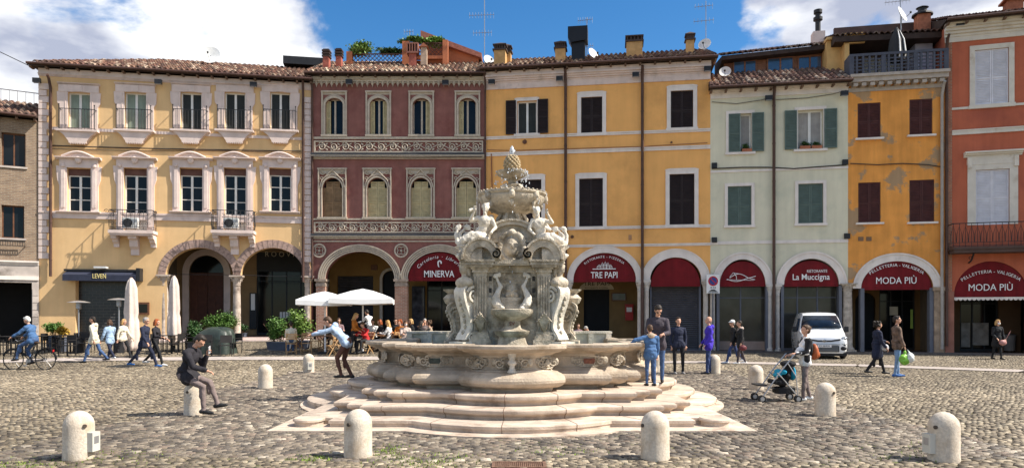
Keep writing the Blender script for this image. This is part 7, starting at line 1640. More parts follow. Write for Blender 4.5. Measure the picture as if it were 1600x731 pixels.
# -- cafe crowd between the basin and the maroon arcade
mtab = mat('table_wood', (.20, .10, .05), .6, .2, 6); wch = mat('folding_wood', (.46, .28, .13), .6, .2, 6); dch = mat('dark_rattan', (.022, .020, .020), .6, .2)
def folding_chair(loc, rz, label):
    t = empty('folding_chair', loc, rz, label, 'chair', 'wooden folding chairs'); m = MB()
    for i in range(5): m.box(-.20, .20, -.20+i*.085, -.13+i*.085, .43, .45)
    m.build('seat', wch, t); m = MB()
    for i in range(3): m.box(-.2, .2, -.245-i*.022, -.23-i*.022, .62+i*.09, .68+i*.09)
    m.build('backrest', wch, t)
    for s_ in (-1, 1): MB().bar((s_*.215, .20, 0), (s_*.215, -.30, .88), .022, .035).build('leg', wch, t); MB().bar((s_*.19, -.22, 0), (s_*.19, .16, .44), .022, .03).build('leg', wch, t)
    MB().box(-.19, .19, -.17, -.15, .1, .13).build('stretcher', wch, t); return t
def cafe_table(loc, label, w=.35, h=.74, m_=None, group='cafe tables', legs4=False):
    t = empty('cafe_table', loc, 0, label, 'table', group); mm = m_ or mtab; MB().box(-w, w, -w, w, h-.035, h).build('tabletop', mm, t)
    if legs4:
        for sx in (-1, 1):
            for sy in (-1, 1): MB().box(sx*(w-.04)-.02, sx*(w-.04)+.02, sy*(w-.04)-.02, sy*(w-.04)+.02, 0, h-.035).build('leg', mm, t)
    else:
        for s_ in (-1, 1): MB().bar((-w*.8, s_*w*.7, 0), (w*.8, s_*w*.7, h-.05), .03).build('leg', mm, t); MB().bar((w*.8, s_*w*.7, 0), (-w*.8, s_*w*.7, h-.05), .03).build('leg', mm, t)
    return t
def dark_chair(loc, rz, label, stack=False):
    t = empty('cafe_chair', loc, rz, label, 'chair', 'dark metal cafe chairs')
    MB().box(-.22, .22, -.22, .22, .42, .45).build('seat', dch, t); m = MB(); m.box(-.22, .22, -.25, -.225, .55, .86); m.build('backrest', dch, t)
    for sx in (-1, 1):
        MB().box(sx*.21-.014, sx*.21+.014, .19, .218, 0, .64).build('leg', dch, t); MB().bar((sx*.21, -.21, 0), (sx*.21, -.24, .86), .026).build('leg', dch, t); MB().box(sx*.21-.018, sx*.21+.018, -.22, .22, .64, .66).build('armrest', dch, t)
    return t
crowd = [  # px, py(feet), facing, top, pants, hair, style, label, arms, hp
    (455, 553, 20, 'cream', 'jeans', 'dark', 'bun', 'person in a cream coat seated by the hedge, back to the camera', ((20, 8, 90, 10), (40, 10, 110, 10)), 5),
    (572, 552, 150, 'red', 'black', 'brown', 'short', 'person in a bright red jacket leaning on a cafe table behind the boy', ((40, 8, 60, 20), (40, 8, 60, 20)), 15),
    (596, 548, 120, 'charcoal', 'black', 'red', 'bob', 'seated guest with auburn hair in dark clothes, just right of the red jacket', ((30, 8, 70, 10), (30, 8, 70, 10)), 0),
    (609, 549, 80, 'white', 'black', 'blonde', 'long', 'seated guest with long fair hair and a white blouse in the cafe crowd', ((30, 8, 70, 10), (30, 8, 70, 10)), 5),
    (618, 544, 190, 'black', 'black', 'dark', 'short', 'seated man in black with sunglasses, left of the brick pier', ((30, 8, 70, 10), (30, 8, 70, 10)), 0),
    (633, 551, 200, 'beige', 'black', 'brown', 'bob', 'seated woman in a beige coat with a white face mask in the cafe crowd', ((35, 8, 75, 10), (30, 8, 70, 10)), 8),
    (645, 545, 100, 'black', 'black', 'blonde', 'bob', 'seated blonde guest in black, right of the woman in beige', ((30, 8, 70, 10), (30, 8, 70, 10)), 0),
    (655, 552, -70, 'black', 'black', 'dark', 'long', 'seated woman with long dark hair and black top towards the cafe right end', ((30, 8, 70, 10), (60, 8, 80, 10)), 5),
    (673, 551, 110, 'tan', 'black', 'brown', 'curly', 'seated woman in a tan blouse at the far right end of the cafe tables', ((30, 8, 70, 10), (60, 8, 80, 10)), 5),
    (583, 546, 175, 'white', 'black', 'dark', 'short', 'seated dark-haired guest in white between the red jacket and the auburn hair', ((30, 8, 70, 10), (30, 8, 70, 10)), 0),
    (626, 548, 160, 'rust', 'black', 'red', 'curly', 'seated red-haired guest in rust left of the woman in the beige coat', ((30, 8, 70, 10), (30, 8, 70, 10)), 4),
    (664, 546, 180, 'taupe', 'black', 'grey', 'short', 'seated grey-haired guest in taupe between the two women at the right end', ((30, 8, 70, 10), (30, 8, 70, 10)), 0),
    (514, 545, 180, 'black', 'black', 'grey', 'short', 'seated guest in black in the shade at the left of the maroon arcade', ((30, 8, 70, 10), (30, 8, 70, 10)), 0),
    (529, 543, 200, 'mauve', 'black', 'brown', 'bob', 'seated guest in mauve in the shade behind the brown folding chairs', ((30, 8, 70, 10), (30, 8, 70, 10)), 0)]
for i, (px, py, fc, tp, pt, hr, stl, lb, ar, hp) in enumerate(crowd):
    x, y, z = G(px, py); person((x, y, z), fc, lb, 1.68+.02*(i % 3), tp, pt, 'black', hr, stl, legs=SIT, arms=ar, seat=.47, hp=hp, lean=6 if hp < 10 else 16, bulk=1.12, group='guests seated at the cafe', mask='face mask' in lb, shades='sunglasses' in lb, female=stl != 'short', hem=.02)
    f = R(fc); folding_chair((x+math.sin(f)*.02, y-math.cos(f)*.02, z), f, 'wooden folding chair of the '+['person in cream by the hedge', 'guest in the bright red jacket', 'guest with auburn hair', 'guest in the white blouse', 'man left of the brick pier', 'woman in the beige coat', 'blonde guest right of the beige coat', 'woman with long dark hair', 'woman in the tan blouse', 'dark-haired guest in white', 'red-haired guest in rust', 'grey-haired guest in taupe', 'guest in black in the shade', 'guest in mauve in the shade'][i])
person(G(553, 553), -95, 'waitress with long blonde hair and a rust-orange top standing behind the bending boy', 1.70, 'rust', 'black', 'black', 'blonde', 'long', legs=((6, 3), (-5, 6)), arms=((20, 8, 50, 20), (12, 8, 50, 20)), hp=18, female=True, group='people at the cafe')
person(G(578, 543), 60, 'waiter in a white shirt leaning over the tables before the grey shutter', 1.76, 'white', 'black', 'black', 'dark', legs=ST, arms=((40, 8, 50, 10), (30, 8, 50, 10)), lean=12, hp=15, group='people at the cafe')
x, y, z = G(927, 549); person((x, y, z), 110, 'grey-haired man in a dark jacket bending behind the basin', 1.74, 'charcoal', 'black', 'black', 'grey', legs=SIT, arms=((40, 8, 60, 10), (40, 8, 60, 10)), seat=.47, lean=30, hp=20, bulk=1.15, group='guests behind the basin'); folding_chair((x, y, z), R(110), 'wooden folding chair under the grey-haired man behind the basin')
x, y, z = G(903, 547); person((x, y, z), 190, 'guest in mauve seated behind the basin beside the right-hand console', 1.62, 'mauve', 'black', 'black', 'brown', 'bob', legs=SIT, arms=((30, 8, 70, 10), (30, 8, 70, 10)), seat=.47, bulk=1.1, group='guests behind the basin', female=True); folding_chair((x, y, z), R(190), 'wooden folding chair under the guest in mauve behind the basin')
for px, py, rz, lb in ((479, 552, 190, 'empty wooden folding chair right of the person in the cream coat'), (519, 556, 120, 'empty wooden folding chair tilted towards the boy'), (505, 546, 10, 'empty wooden folding chair in the shade left of the parasol pole'), (533, 556, 260, 'empty wooden folding chair behind the bending boy'), (493, 548, 200, 'empty wooden folding chair in the middle of the left cafe tables')): folding_chair(G(px, py), R(rz), lb)
for px, py, lb in ((466, 549, 'small brown cafe table beside the person in the cream coat'), (508, 551, 'small brown cafe table between the empty folding chairs'), (527, 548, 'small brown cafe table behind the bending boy'), (588, 550, 'small brown cafe table in front of the auburn-haired guest'), (625, 549, 'small brown cafe table in the middle of the cafe crowd'), (664, 550, 'small brown cafe table at the right end of the cafe crowd'), (915, 548, 'small brown cafe table behind the basin on the right')): cafe_table(G(px, py), lb)
# dark terrace furniture of the bar on the left
cts = [(14, 553, 'left of the cyclist'), (62, 552, 'behind the cyclist'), (90, 551, 'beside the potted plant'), (261, 551, 'right of the folded parasol'), (285, 548, 'behind the second folded parasol')]
for px, py, lb in cts: cafe_table(G(px, py), 'black square bar table '+lb, .38, .76, dch, 'black bar tables', True)
for k, (px, py, rz, lb) in enumerate(((3, 555, -90, 'black chair at the left edge of the photo'), (26, 552, 180, 'black chair in front of the dark doorway'), (38, 556, 90, 'black chair hidden behind the cyclist'), (78, 552, -90, 'black chair right of the cyclist'), (105, 556, 170, 'black chair with a woven back at the left of the walkers'), (112, 551, 90, 'black chair beside the bar window'), (248, 553, -90, 'black chair left of the table beside the folded parasol'), (273, 553, 90, 'black chair right of the table beside the folded parasol'), (296, 550, -80, 'black chair beside the green hedge tub'), (352, 556, 30, 'black chair standing right of the green tarpaulin'), (366, 552, 150, 'black chair behind the one by the green tarpaulin'), (322, 556, 200, 'black chair partly under the green tarpaulin'), (130, 552, 180, 'black chair under the left patio heater'), (136, 548, 0, 'black chair against the black glazed bar front'))): dark_chair(G(px, py), R(rz), lb)
# ================================================================ street things
def bollard_proto():
    t = empty('stone_bollard', (0, 0, 0)); m = MB(); r = .18
    m.lathe([(r*1.0, -.02), (r*1.02, .02), (r, .06), (r*.99, .42)]+[(r*.99*math.cos(a*PI/16), .42+r*1.05*math.sin(a*PI/16)) for a in range(1, 8)]+[(0, .42+r*1.05)], (0, 0, 0), 28, mod=lambda a, z: 1+.008*math.sin(a*3+z*9))
    m.build('shaft', M_BOLL, t, 60); return t
BP = bollard_proto(); mbrz = mat('dark_bronze', (.06, .045, .035), .5, .3, 20)
def bollard(px, py, label, studs=(), boxes=()):
    x, y, z = G(px, py); y += .17; o = copy_tree(BP); o.location = (x, y, z); tag(o, label, 'bollard', 'stone bollards round the fountain'); o.rotation_euler = (0, 0, px*.01)
    for a in studs:
        a = R(a)-px*.01; m = MB(); m.tube([(.165*math.cos(a), .165*math.sin(a), .43), (.195*math.cos(a), .195*math.sin(a), .43)], .024, 10); m.build('stud', mbrz, o, 50)
    for a in boxes:
        a = R(a)-px*.01; m = MB(); m.M = Matrix.Rotation(a, 4, 'Z'); m.box(.15, .235, -.075, .075, .10, .34); b = m.build('socket_box', mat('socket_box', (.52, .50, .44), .5, .05), o); s = MB(); s.M = m.M; s.box(.235, .239, -.045, .045, .2, .29); s.build('socket_cover', M_STEEL, b)
    return o
bollard(110, 720, 'stone bollard at the front left corner with a pale socket box', (-38,), (-4,))
bollard(555, 716, 'stone bollard in front of the fountain, left of centre', (-118,))
bollard(1028, 720, 'stone bollard in front of the fountain, right of centre', (-160,))
bollard(1488, 723, 'stone bollard at the front right corner with a box on its left side', (-150,), (-176,))
bollard(297, 649, 'stone bollard the man with the phone sits on', (-105,))
bollard(1296, 651, 'stone bollard in front of the woman with the pushchair', (-62,))
bollard(411, 607, 'plain stone bollard between the seated man and the fountain')
bollard(1185, 609, 'stone bollard just left of the pushchair')
bollard(480, 582, 'stone bollard with a grey socket box near the cafe chairs', (), (-62,))
bollard(1119, 584, 'stone bollard beside the bald man in violet-blue', (), (178,))
bollard(1026, 581, 'stone bollard mostly hidden behind the legs of the boy at the basin')
for q in list(BP.children)+[BP]: bpy.data.objects.remove(q)
# van
def van():
    x, y, z = G(1292, 560); t = empty('delivery_van', (x, y+.55, z), R(-17), 'white delivery van parked in front of the fish restaurant arches', 'van')
    t.scale = (1.04, 1.04, 1.05)
    mw = mat('van_paint', (.78, .79, .80), .25, .02, 2, coat=.8, spec=.5); mk = mat('black_plastic', (.018, .018, .02), .5); gl = mat('van_glass', (.012, .02, .035), .06, .3, spec=.3)
    S = [(0, .34, .70, .62, .60), (.05, .24, .86, .80, .72), (.22, .22, 1.00, .89, .80), (.60, .22, 1.10, .92, .84), (.98, .22, 1.17, .92, .86), (1.12, .22, 1.27, .92, .84), (1.35, .22, 1.52, .92, .79), (1.60, .22, 1.76, .92, .745), (1.80, .22, 1.86, .92, .73), (2.2, .22, 1.90, .92, .735), (3.2, .22, 1.91, .92, .74), (4.2, .22, 1.89, .92, .73), (4.36, .25, 1.80, .91, .72), (4.40, .34, 1.6, .88, .72)]
    def sec(y0, zb, zt, wb, wt):
        belt = min(1.08, zb+(zt-zb)*.72); return [(-wb*.86, zb), (-wb*.97, zb+.10), (-wb, zb+.30), (-wb, belt-.08), (-wb*.985, belt), (-(wb*.25+wt*.75), belt+(zt-belt)*.62), (-wt, zt-(zt-belt)*.16), (-wt*.9, zt-.02), (-wt*.5, zt+.008), (0, zt+.018), (wt*.5, zt+.008), (wt*.9, zt-.02), (wt, zt-(zt-belt)*.16), ((wb*.25+wt*.75), belt+(zt-belt)*.62), (wb*.985, belt), (wb, belt-.08), (wb, zb+.30), (wb*.97, zb+.10), (wb*.86, zb)]
    Y0 = -1.0
    m = MB(); rows = [sec(*q) for q in S]; n = len(rows[0]); vs = [(px, S[j][0]+Y0, pz) for j, r in enumerate(rows) for px, pz in r]
    fs = [(j*n+i, j*n+(i+1) % n, (j+1)*n+(i+1) % n, (j+1)*n+i) for j in range(len(S)-1) for i in range(n)]+[tuple(range(n-1, -1, -1)), tuple((len(S)-1)*n+i for i in range(n))]
    m.add(vs, fs); body = m.build('body', mw, t, 38)
    sub = body.modifiers.new('round', 'BEVEL'); sub.width = .015; sub.segments = 2; sub.limit_method = 'ANGLE'; sub.angle_limit = R(30)
    yy = lambda q: q+Y0
    # windscreen: lies on the slope between bonnet and roof
    def wy(zz): return 1.06+(zz-1.24)/(1.80-1.24)*(1.66-1.06)
    pts = []
    for zz, w in ((1.24, .80), (1.50, .745), (1.76, .66)):
        for fx in (-1, -.5, 0, .5, 1): pts.append((fx*w, yy(wy(zz))-.055+.05*abs(fx)**2.5, zz+.02))
    m = MB(); m.add(pts, [(j*5+i, j*5+i+1, j*5+i+6, j*5+i+5) for j in range(2) for i in range(4)]); w = m.build('windscreen', gl, t, 180, fix=False); so_ = w.modifiers.new('thick', 'SOLIDIFY'); so_.thickness = .012
    m = MB()
    for a, b in (((-.72, 1.27), (-.12, 1.29)), ((.05, 1.27), (.66, 1.29))): m.bar((a[0], yy(wy(a[1]))-.085, a[1]+.03), (b[0], yy(wy(b[1]))-.085, b[1]+.05), .022)
    m.build('wiper', mk, w)
    for s_ in (-1, 1):
        m = MB(); xo = s_*.925
        m.prism([(0, 0)]*3, 0, 0) if False else None
        q = [(xo*.99, yy(1.35), 1.16), (xo*.99, yy(2.15), 1.16), (s_*.805, yy(2.15), 1.66), (s_*.80, yy(1.78), 1.66)]; q2 = [(a+s_*.012, b, c) for a, b, c in q]; m.add(q2+[(a-s_*.02, b, c) for a, b, c in q], [(0,1,2,3), (7,6,5,4), (0,4,5,1), (1,5,6,2), (2,6,7,3), (3,7,4,0)]); m.build('side_window', gl, t)
        m = MB(); m.box(s_*1.02-.09, s_*1.02+.09, yy(1.30), yy(1.42), 1.08, 1.32).box(min(s_*.9, s_*1.0), max(s_*.9, s_*1.0), yy(1.34), yy(1.38), 1.12, 1.17); mo = m.build('wing_mirror', mk, t); bv = mo.modifiers.new('b', 'BEVEL'); bv.width = .03; bv.segments = 2
        m = MB(); m.add([(s_*.50, yy(.07), .80), (s_*.86, yy(.24), .86), (s_*.90, yy(.42), .98), (s_*.62, yy(.12), .90), (s_*.50, yy(.035), .74), (s_*.87, yy(.20), .78)], [(0,3,2,1), (0,1,5,4)]) ; hl = MB(); hl.ell((s_*.74, yy(.16), .85), (.17, .10, .075), Euler((0, R(-14*s_), R(28*s_))), 14, 8); h_ = hl.build('headlight', mat('headlight', (.25, .27, .3), .12, .4, 20, spec=.8), t, 180); MB().ell((s_*.70, yy(.09), .845), (.045, .03, .035), None, 10, 6).build('lamp', M_LETTER, h_, 180)
        m = MB(); m.ell((s_*.70, yy(.045), .45), (.15, .06, .09), None, 12, 6); m.build('fog_lamp', mk, t, 180)
        for yw in (.80, 3.55):
            wh = MB(); wh.lathe([(.20, 0), (.30, .0), (.325, .03), (.33, .1), (.325, .17), (.30, .2), (.20, .2)], (0, 0, 0), 24); M = Matrix.Translation((s_*.80-.10, yy(yw), .33)) @ Matrix.Rotation(PI/2, 4, 'Y'); wh.v = [tuple(M @ Vector(v)) for v in wh.v]; wo = wh.build('wheel', mk, t, 50)
            r = MB(); r.lathe([(.0, .0), (.06, -.01), (.16, .02), (.21, .0)], (0, 0, 0), 18); M2 = Matrix.Translation((s_*.905, yy(yw), .33)) @ Matrix.Rotation(PI/2*s_, 4, 'Y') @ Matrix.Scale(-1, 4, (0, 0, 1)); r.v = [tuple(M2 @ Vector(v)) for v in r.v]; r.build('rim', M_STEEL, wo, fix=False)
            a = MB(); ring(a, 0, .34, .40, 0, .34, .40, -.006, .02, 20); a.v = [tuple(Vector((s_*(.928), yy(yw)+v[0], .33+v[2]))+Vector((v[1]*.3, 0, 0))) for v in a.v]; a.build('wheel_arch', mk, t)
    m = MB(); m.box(-.56, .56, yy(-.035), yy(.03), .30, .56); bm_ = m.build('lower_grille', mk, t); bv = bm_.modifiers.new('b', 'BEVEL'); bv.width = .03; bv.segments = 2
    m = MB()
    for k in range(5): m.box(-.52, .52, yy(-.045), yy(-.035), .335+k*.045, .35+k*.045)
    m.build('grille_bar', M_STEEL, bm_)
    m = MB(); m.tube([(-.60, yy(.02), .80), (-.25, yy(-.02), .745), (.25, yy(-.02), .745), (.60, yy(.02), .80)], .032, 8); m.build('upper_grille', mk, t)
    m = MB(); m.tube([(-.85, yy(.12), .62), (-.5, yy(-.03), .60), (.5, yy(-.03), .60), (.85, yy(.12), .62)], .012, 6); m.build('bumper_line', mk, t)
    m = MB(); m.tube([(.075*math.cos(a*PI/8), yy(-.055), .755+.05*math.sin(a*PI/8)) for a in range(16)], .009, 5, closed=True); m.tube([(.04*math.cos(a*PI/8), yy(-.06), .765+.035*math.sin(a*PI/8)) for a in range(16)], .006, 5, closed=True); m.tube([(0, yy(-.06), .705), (0, yy(-.06), .80)], .006, 5); m.build('emblem', mat('chrome', (.6, .6, .6), .15, metal=1), t)
    pl = MB().box(-.26, .26, yy(-.07), yy(-.05), .49, .60).build('number_plate', M_LETTER, t); tt = MB(); text_mesh(tt, 'FX 381RW', 0, .515, .085, yy(-.073), width=.40); tt.build('plate_lettering', M_BLACK, pl, fix=False)
    MB().tube([(0, yy(1.95), 1.9), (0, yy(2.1), 2.15)], .008, 5).build('radio_aerial', mk, t)
    MB().box(-.86, .86, yy(.1), yy(4.2), .14, .26).build('underbody', mk, t)
van()
# bicycle under the rider
def bicycle():
    x, y, z = G(46, 577); t = empty('bicycle', (x, y, z), 0, 'black city bicycle ridden by the white-haired man in denim', 'bicycle'); M_ = M_BLACK; r = .34
    for wx, nm in ((-.55, 'wheel'), (.55, 'wheel')):
        m = MB(); m.tube([(wx+r*math.cos(a*PI/18), 0, r+r*math.sin(a*PI/18)) for a in range(36)], .019, 6, closed=True); w = m.build('wheel', M_, t, 180)
        m = MB()
        for k in range(14): a = 2*PI*k/14; m.tube([(wx, 0, r), (wx+(r-.02)*math.cos(a), 0, r+(r-.02)*math.sin(a))], .003, 3)
        m.tube([(wx, -.04, r), (wx, .04, r)], .03, 8); m.build('spokes', M_STEEL, w)
        m = MB(); a0, a1 = (20, 170) if wx < 0 else (0, 175); vs = []
        m.tube([(wx+(r+.04)*math.cos(R(a)), 0, r+(r+.04)*math.sin(R(a))) for a in range(a0, a1, 10)], .02, 5); m.build('mudguard', M_, t)
    m = MB(); bb = (-.0, 0, .30); hs = (-.42, 0, .78); st = (.18, 0, .78)
    for a, b in ((hs, bb), (bb, st), ((.55, 0, r), bb), ((.55, 0, r), (.14, 0, .66)), (hs, (-.55, 0, r)), (hs, (-.38, 0, .95)), (st, (.22, 0, .88)), ((-.44, 0, .68), (.05, 0, .40))): m.tube([a, b], .017, 7)
    m.build('frame', M_, t); m = MB(); m.tube([(-.22, -.26, .98), (-.34, -.20, 1.02), (-.40, 0, .97), (-.34, .20, 1.02), (-.22, .26, .98)], .013, 6); m.build('handlebar', M_STEEL, t); MB().ell((.24, 0, .92), (.14, .09, .04)).build('saddle', mat('saddle', (.05, .03, .02), .5), t, 180)
    m = MB(); m.lathe([(.08, -.01), (.08, .01)], (0, 0, 0), 16); m.v = [(bb[0]+v[0], -.05+v[2], bb[2]+v[1]) for v in m.v]; m.bar((bb[0], -.07, bb[2]), (bb[0]-.08, -.07, bb[2]-.15), .02).box(-.13, -.03, -.16, -.07, .13, .155); m.bar((0, .07, .30), (.08, .07, .45), .02).box(.03, .13, .07, .16, .44, .465); m.build('crank', M_STEEL, t)
    m = MB(); m.box(.36, .82, -.06, .06, .74, .755).bar((.55, .05, .36), (.6, .05, .74), .012).bar((.55, -.05, .36), (.6, -.05, .74), .012); m.build('luggage_rack', M_, t); MB().box(.80, .83, -.03, .03, .6, .68).build('rear_reflector', mat('reflector_red', (.5, .02, .02), .3), t)
    m = MB(); m.tube([(.5, -.04, .36), (.2, -.06, .40), (0, -.06, .36), (0, -.06, .24), (.2, -.06, .28), (.5, -.04, .31), (.5, -.04, .36)], .012, 5); m.build('chain_guard', M_, t)
    person((x+.14, y, z), 90, 'white-haired man in a denim jacket riding a black bicycle to the left', 1.76, 'denim', 'jeans', 'black', 'white', legs=((64, 50), (40, 62)), arms=((46, 12, 14, -2), (46, 12, 14, -2)), lean=16, hp=4, bulk=1.2, hem=.04, seat=.90, fl=(-5, -12), hipx=(.1, .1))
bicycle()
# pushchair
def pushchair():
    x, y, z = G(1218, 627); t = empty('pushchair', (x, y+.1, z), R(90), 'folding pushchair with a black seat and turquoise blanket in front of the woman', 'pushchair'); al = mat('aluminium', (.42, .42, .43), .35, .1, metal=.7); bk = MATS['cloth_black']; tq = mat('turquoise_cloth', (.01, .27, .42), .8, .15, 6)
    for s_ in (-1, 1):
        X = s_*.23; m = MB(); m.tube([(X, .40, .12), (X, .05, .62), (X, -.26, 1.0), (X, -.36, 1.02)], .013, 7); m.tube([(X, -.34, .12), (X, -.02, .5), (X, .10, .62)], .013, 7); m.tube([(X, -.34, .12), (X, -.30, .55), (X, -.12, .83)], .011, 6); m.build('frame', al, t); MB().tube([(X, -.28, 1.01), (X, -.40, 1.04)], .02, 8).build('handle', M_BLACK, t)
        for yw in (.42, -.34):
            for dx in (-.03, .03):
                m = MB(); m.tube([(X+dx, yw+.065*math.cos(a*PI/8), .075+.065*math.sin(a*PI/8)) for a in range(16)], .015, 6, closed=True); w = m.build('wheel', M_BLACK, t); h = MB(); h.tube([(X+dx-.012, yw, .075), (X+dx+.012, yw, .075)], .045, 12); h.build('rim', al, w)
    m = MB(); m.tube([(-.23, .34, .20), (.23, .34, .20)], .012, 6); m.tube([(-.23, -.3, .2), (.23, -.3, .2)], .012, 6); m.tube([(-.2, -.27, .25), (.2, .3, .3)], .01, 5); m.tube([(.2, -.27, .25), (-.2, .3, .3)], .01, 5); m.build('cross_brace', al, t)
    g = Body(); g.cap((-.16, .12, .42), (.16, .12, .42), .05, .05); g.cap((-.16, -.08, .40), (.16, -.08, .40), .06, .06); g.cap((-.16, -.16, .55), (.16, -.16, .55), .05, .05); g.cap((-.16, -.24, .72), (.16, -.24, .72), .045, .045); g.cap((-.16, .02, .40), (.16, .02, .40), .055, .055); g.cap((0, -.1, .42), (0, -.24, .70), .12, .12); g.build('seat', [bk], t, .014, 3)
    m = MB(); m.box(-.2, .2, .30, .50, .34, .37); m.build('footrest', M_BLACK, t); MB().box(-.19, .19, -.30, .05, .17, .30).build('basket', bk, t)
    g = Body(); g.ell((0, -.22, .80), (.22, .16, .07)); g.build('canopy', [bk], t, .014, 2)
    g = Body(); g.cap((-.15, -.08, .63), (.15, -.04, .62), .06, .06); g.ell((.0, -.30, .60), (.19, .06, .16)); g.cap((-.1, .0, .57), (.1, .02, .55), .05, .05); o = g.build('baby_blanket', [tq], None, .014, 2, .004); o.matrix_basis = Matrix.Translation((x, y+.1, z)) @ Matrix.Rotation(R(90), 4, 'Z'); tag(o, 'turquoise blanket lying over the black pushchair', 'blanket')
pushchair()
def soft(name, label, cat, loc, parts, m_, noise=.004, vox=.012, group=None):
    g = Body()
    for q in parts: g.ell(*q) if len(q) == 2 or q[0] != 'c' else g.cap(*q[1:])
    o = g.build(name, [m_], None, vox, 2, noise, 4); o.location = loc; return tag(o, label, cat, group)
h = hm_[1]; soft('carrier_bag', 'green plastic carrier bag in the hand of the man in camouflage', 'bag', (h.x-.05, h.y-.03, h.z-.30), [((0, 0, 0), (.17, .10, .17)), ('c', (0, 0, .12), (.04, .02, .30), .05, .015)], mat('green_plastic', (.22, .48, .06), .4, .3, 9), .01)
soft('carrier_bag', 'white plastic carrier bag beside the green one of the man in camouflage', 'bag', (h.x+.11, h.y-.06, h.z-.24), [((0, 0, 0), (.12, .09, .15)), ('c', (0, 0, .10), (-.08, .03, .24), .045, .015)], mat('white_plastic', (.68, .70, .68), .4, .2, 9), .01)
x, y, z = G(1386, 584); soft('shoulder_bag', 'pale grey shoulder bag at the hip of the woman with curly hair', 'bag', (x-.13, y-.12, .84), [((0, 0, 0), (.13, .06, .11)), ('c', (-.05, 0, .08), (-.24, .05, .40), .012, .012)], mat('pale_bag', (.5, .5, .52), .5, .2))
h = hf_[0]; soft('handbag', 'dusty pink handbag of the woman with the face mask', 'handbag', (h.x-.12, h.y-.03, h.z-.08), [((0, 0, 0), (.17, .08, .12)), ('c', (.1, 0, .08), (.34, .02, .50), .013, .013)], mat('pink_bag', (.42, .20, .18), .5, .15))
x, y, z = G(1157, 568); soft('handbag', 'dark red handbag hanging from the arm of the woman in the black coat', 'handbag', (x+.02, y-.24, .62), [((0, 0, 0), (.15, .07, .11)), ('c', (0, 0, .1), (.0, .04, .24), .012, .012)], mat('wine_bag', (.14, .03, .035), .5, .15))
x, y, z = G(1258, 625); soft('backpack', 'small orange-brown backpack worn by the woman with the pushchair', 'backpack', (x+.19, y, 1.05), [((0, 0, 0), (.09, .15, .18)), ((.07, 0, -.06), (.05, .10, .09))], mat('tan_leather', (.36, .09, .03), .5, .2), .003)
# no-parking sign on its pole
x, y, z = G(1106, 549); y -= .9; t = empty('parking_sign', (x, y, 0), R(0), 'white no-parking board with a blue and red disc on a pole between the arches', 'sign')
MB().tube([(0, 0, 0), (0, 0, 4.0)], .035, 8).build('pole', M_GREYF, t)
zt = CZ+(HY-428)*y/F; zb = CZ+(HY-458.5)*y/F; w = 10.2*y/F
b = MB().box(-w, w, -.06, -.04, zb, zt).build('sign_board', M_LETTER, t); m = MB(); zc = zt-.36; r = .25
def disc(mb, r0, r1, zc, y): ring(mb, 0, r0, r1, zc, r0, r1, y-.004, y, 24, 0, 2*PI)
m = MB(); m.M = None; disc(m, .001, .19, zc, -.062); m.build('blue_disc', mat('sign_blue', (.03, .06, .25), .5), b)
m = MB(); disc(m, .185, .25, zc, -.066); m.bar((-.15, -.072, zc+.15), (.15, -.072, zc-.15), .05, .006, up=(0, 1, 0)); m.build('red_ring', mat('sign_red', (.5, .02, .03), .5), b)
m = MB(); text_mesh(m, '0-24', 0, zc-.38, .14, -.066, width=.26); m.box(-.2, .2, -.068, -.062, zc-.52, zc-.49).prism([(-.17, zc-.49), (-.10, zc-.43), (.08, zc-.43), (.17, zc-.49)], -.068, -.062); m.box(-w+.02, w-.02, -.064, -.0615, zt-.02, zt-.01).box(-w+.02, w-.02, -.064, -.0615, zb+.01, zb+.02); text_mesh(m, 'ZONA RIMOZIONE', 0, zb+.04, .07, -.066, width=.5); m.build('sign_marks', M_BLACK, b, fix=False)
# cafe parasols
def closed_parasol(px, py, top, label, w):
    x, y, z = G(px, py); H = (HY-top)*y/F+CZ-z; t = empty('closed_parasol', (x, y, z), 0, label, 'parasol', 'folded cream parasols'); MB().tube([(0, 0, 0), (0, 0, H)], .035, 8).build('pole', mtab, t)
    k = w; m = MB(); m.lathe([(.20*k, .28), (.25*k, .45), (.30*k, .9), (.27*k, H*.45), (.22*k, H*.5), (.24*k, H*.56), (.21*k, H*.72), (.19*k, H*.86), (.12*k, H*.95), (.05, H*.985), (.02, H)], (0, 0, 0), 36, mod=lambda a, z: 1+.16*math.cos(a*6+z*.7)+.06*math.cos(a*13-z)); m.build('canopy', mat('cream_canvas', (.60, .50, .44), .85, .1, 4, .01, 12), t, 180)
    MB().lathe([(.27, 0), (.27, .05), (.06, .09), (.05, .3)], (0, 0, 0), 16).build('base', M_BLACK, t)
closed_parasol(205, 558, 433, 'folded cream parasol in front of the bar awning, the left of two', 1.0); closed_parasol(272, 549, 430, 'folded cream parasol in front of the first big arch, the right of two', .9)
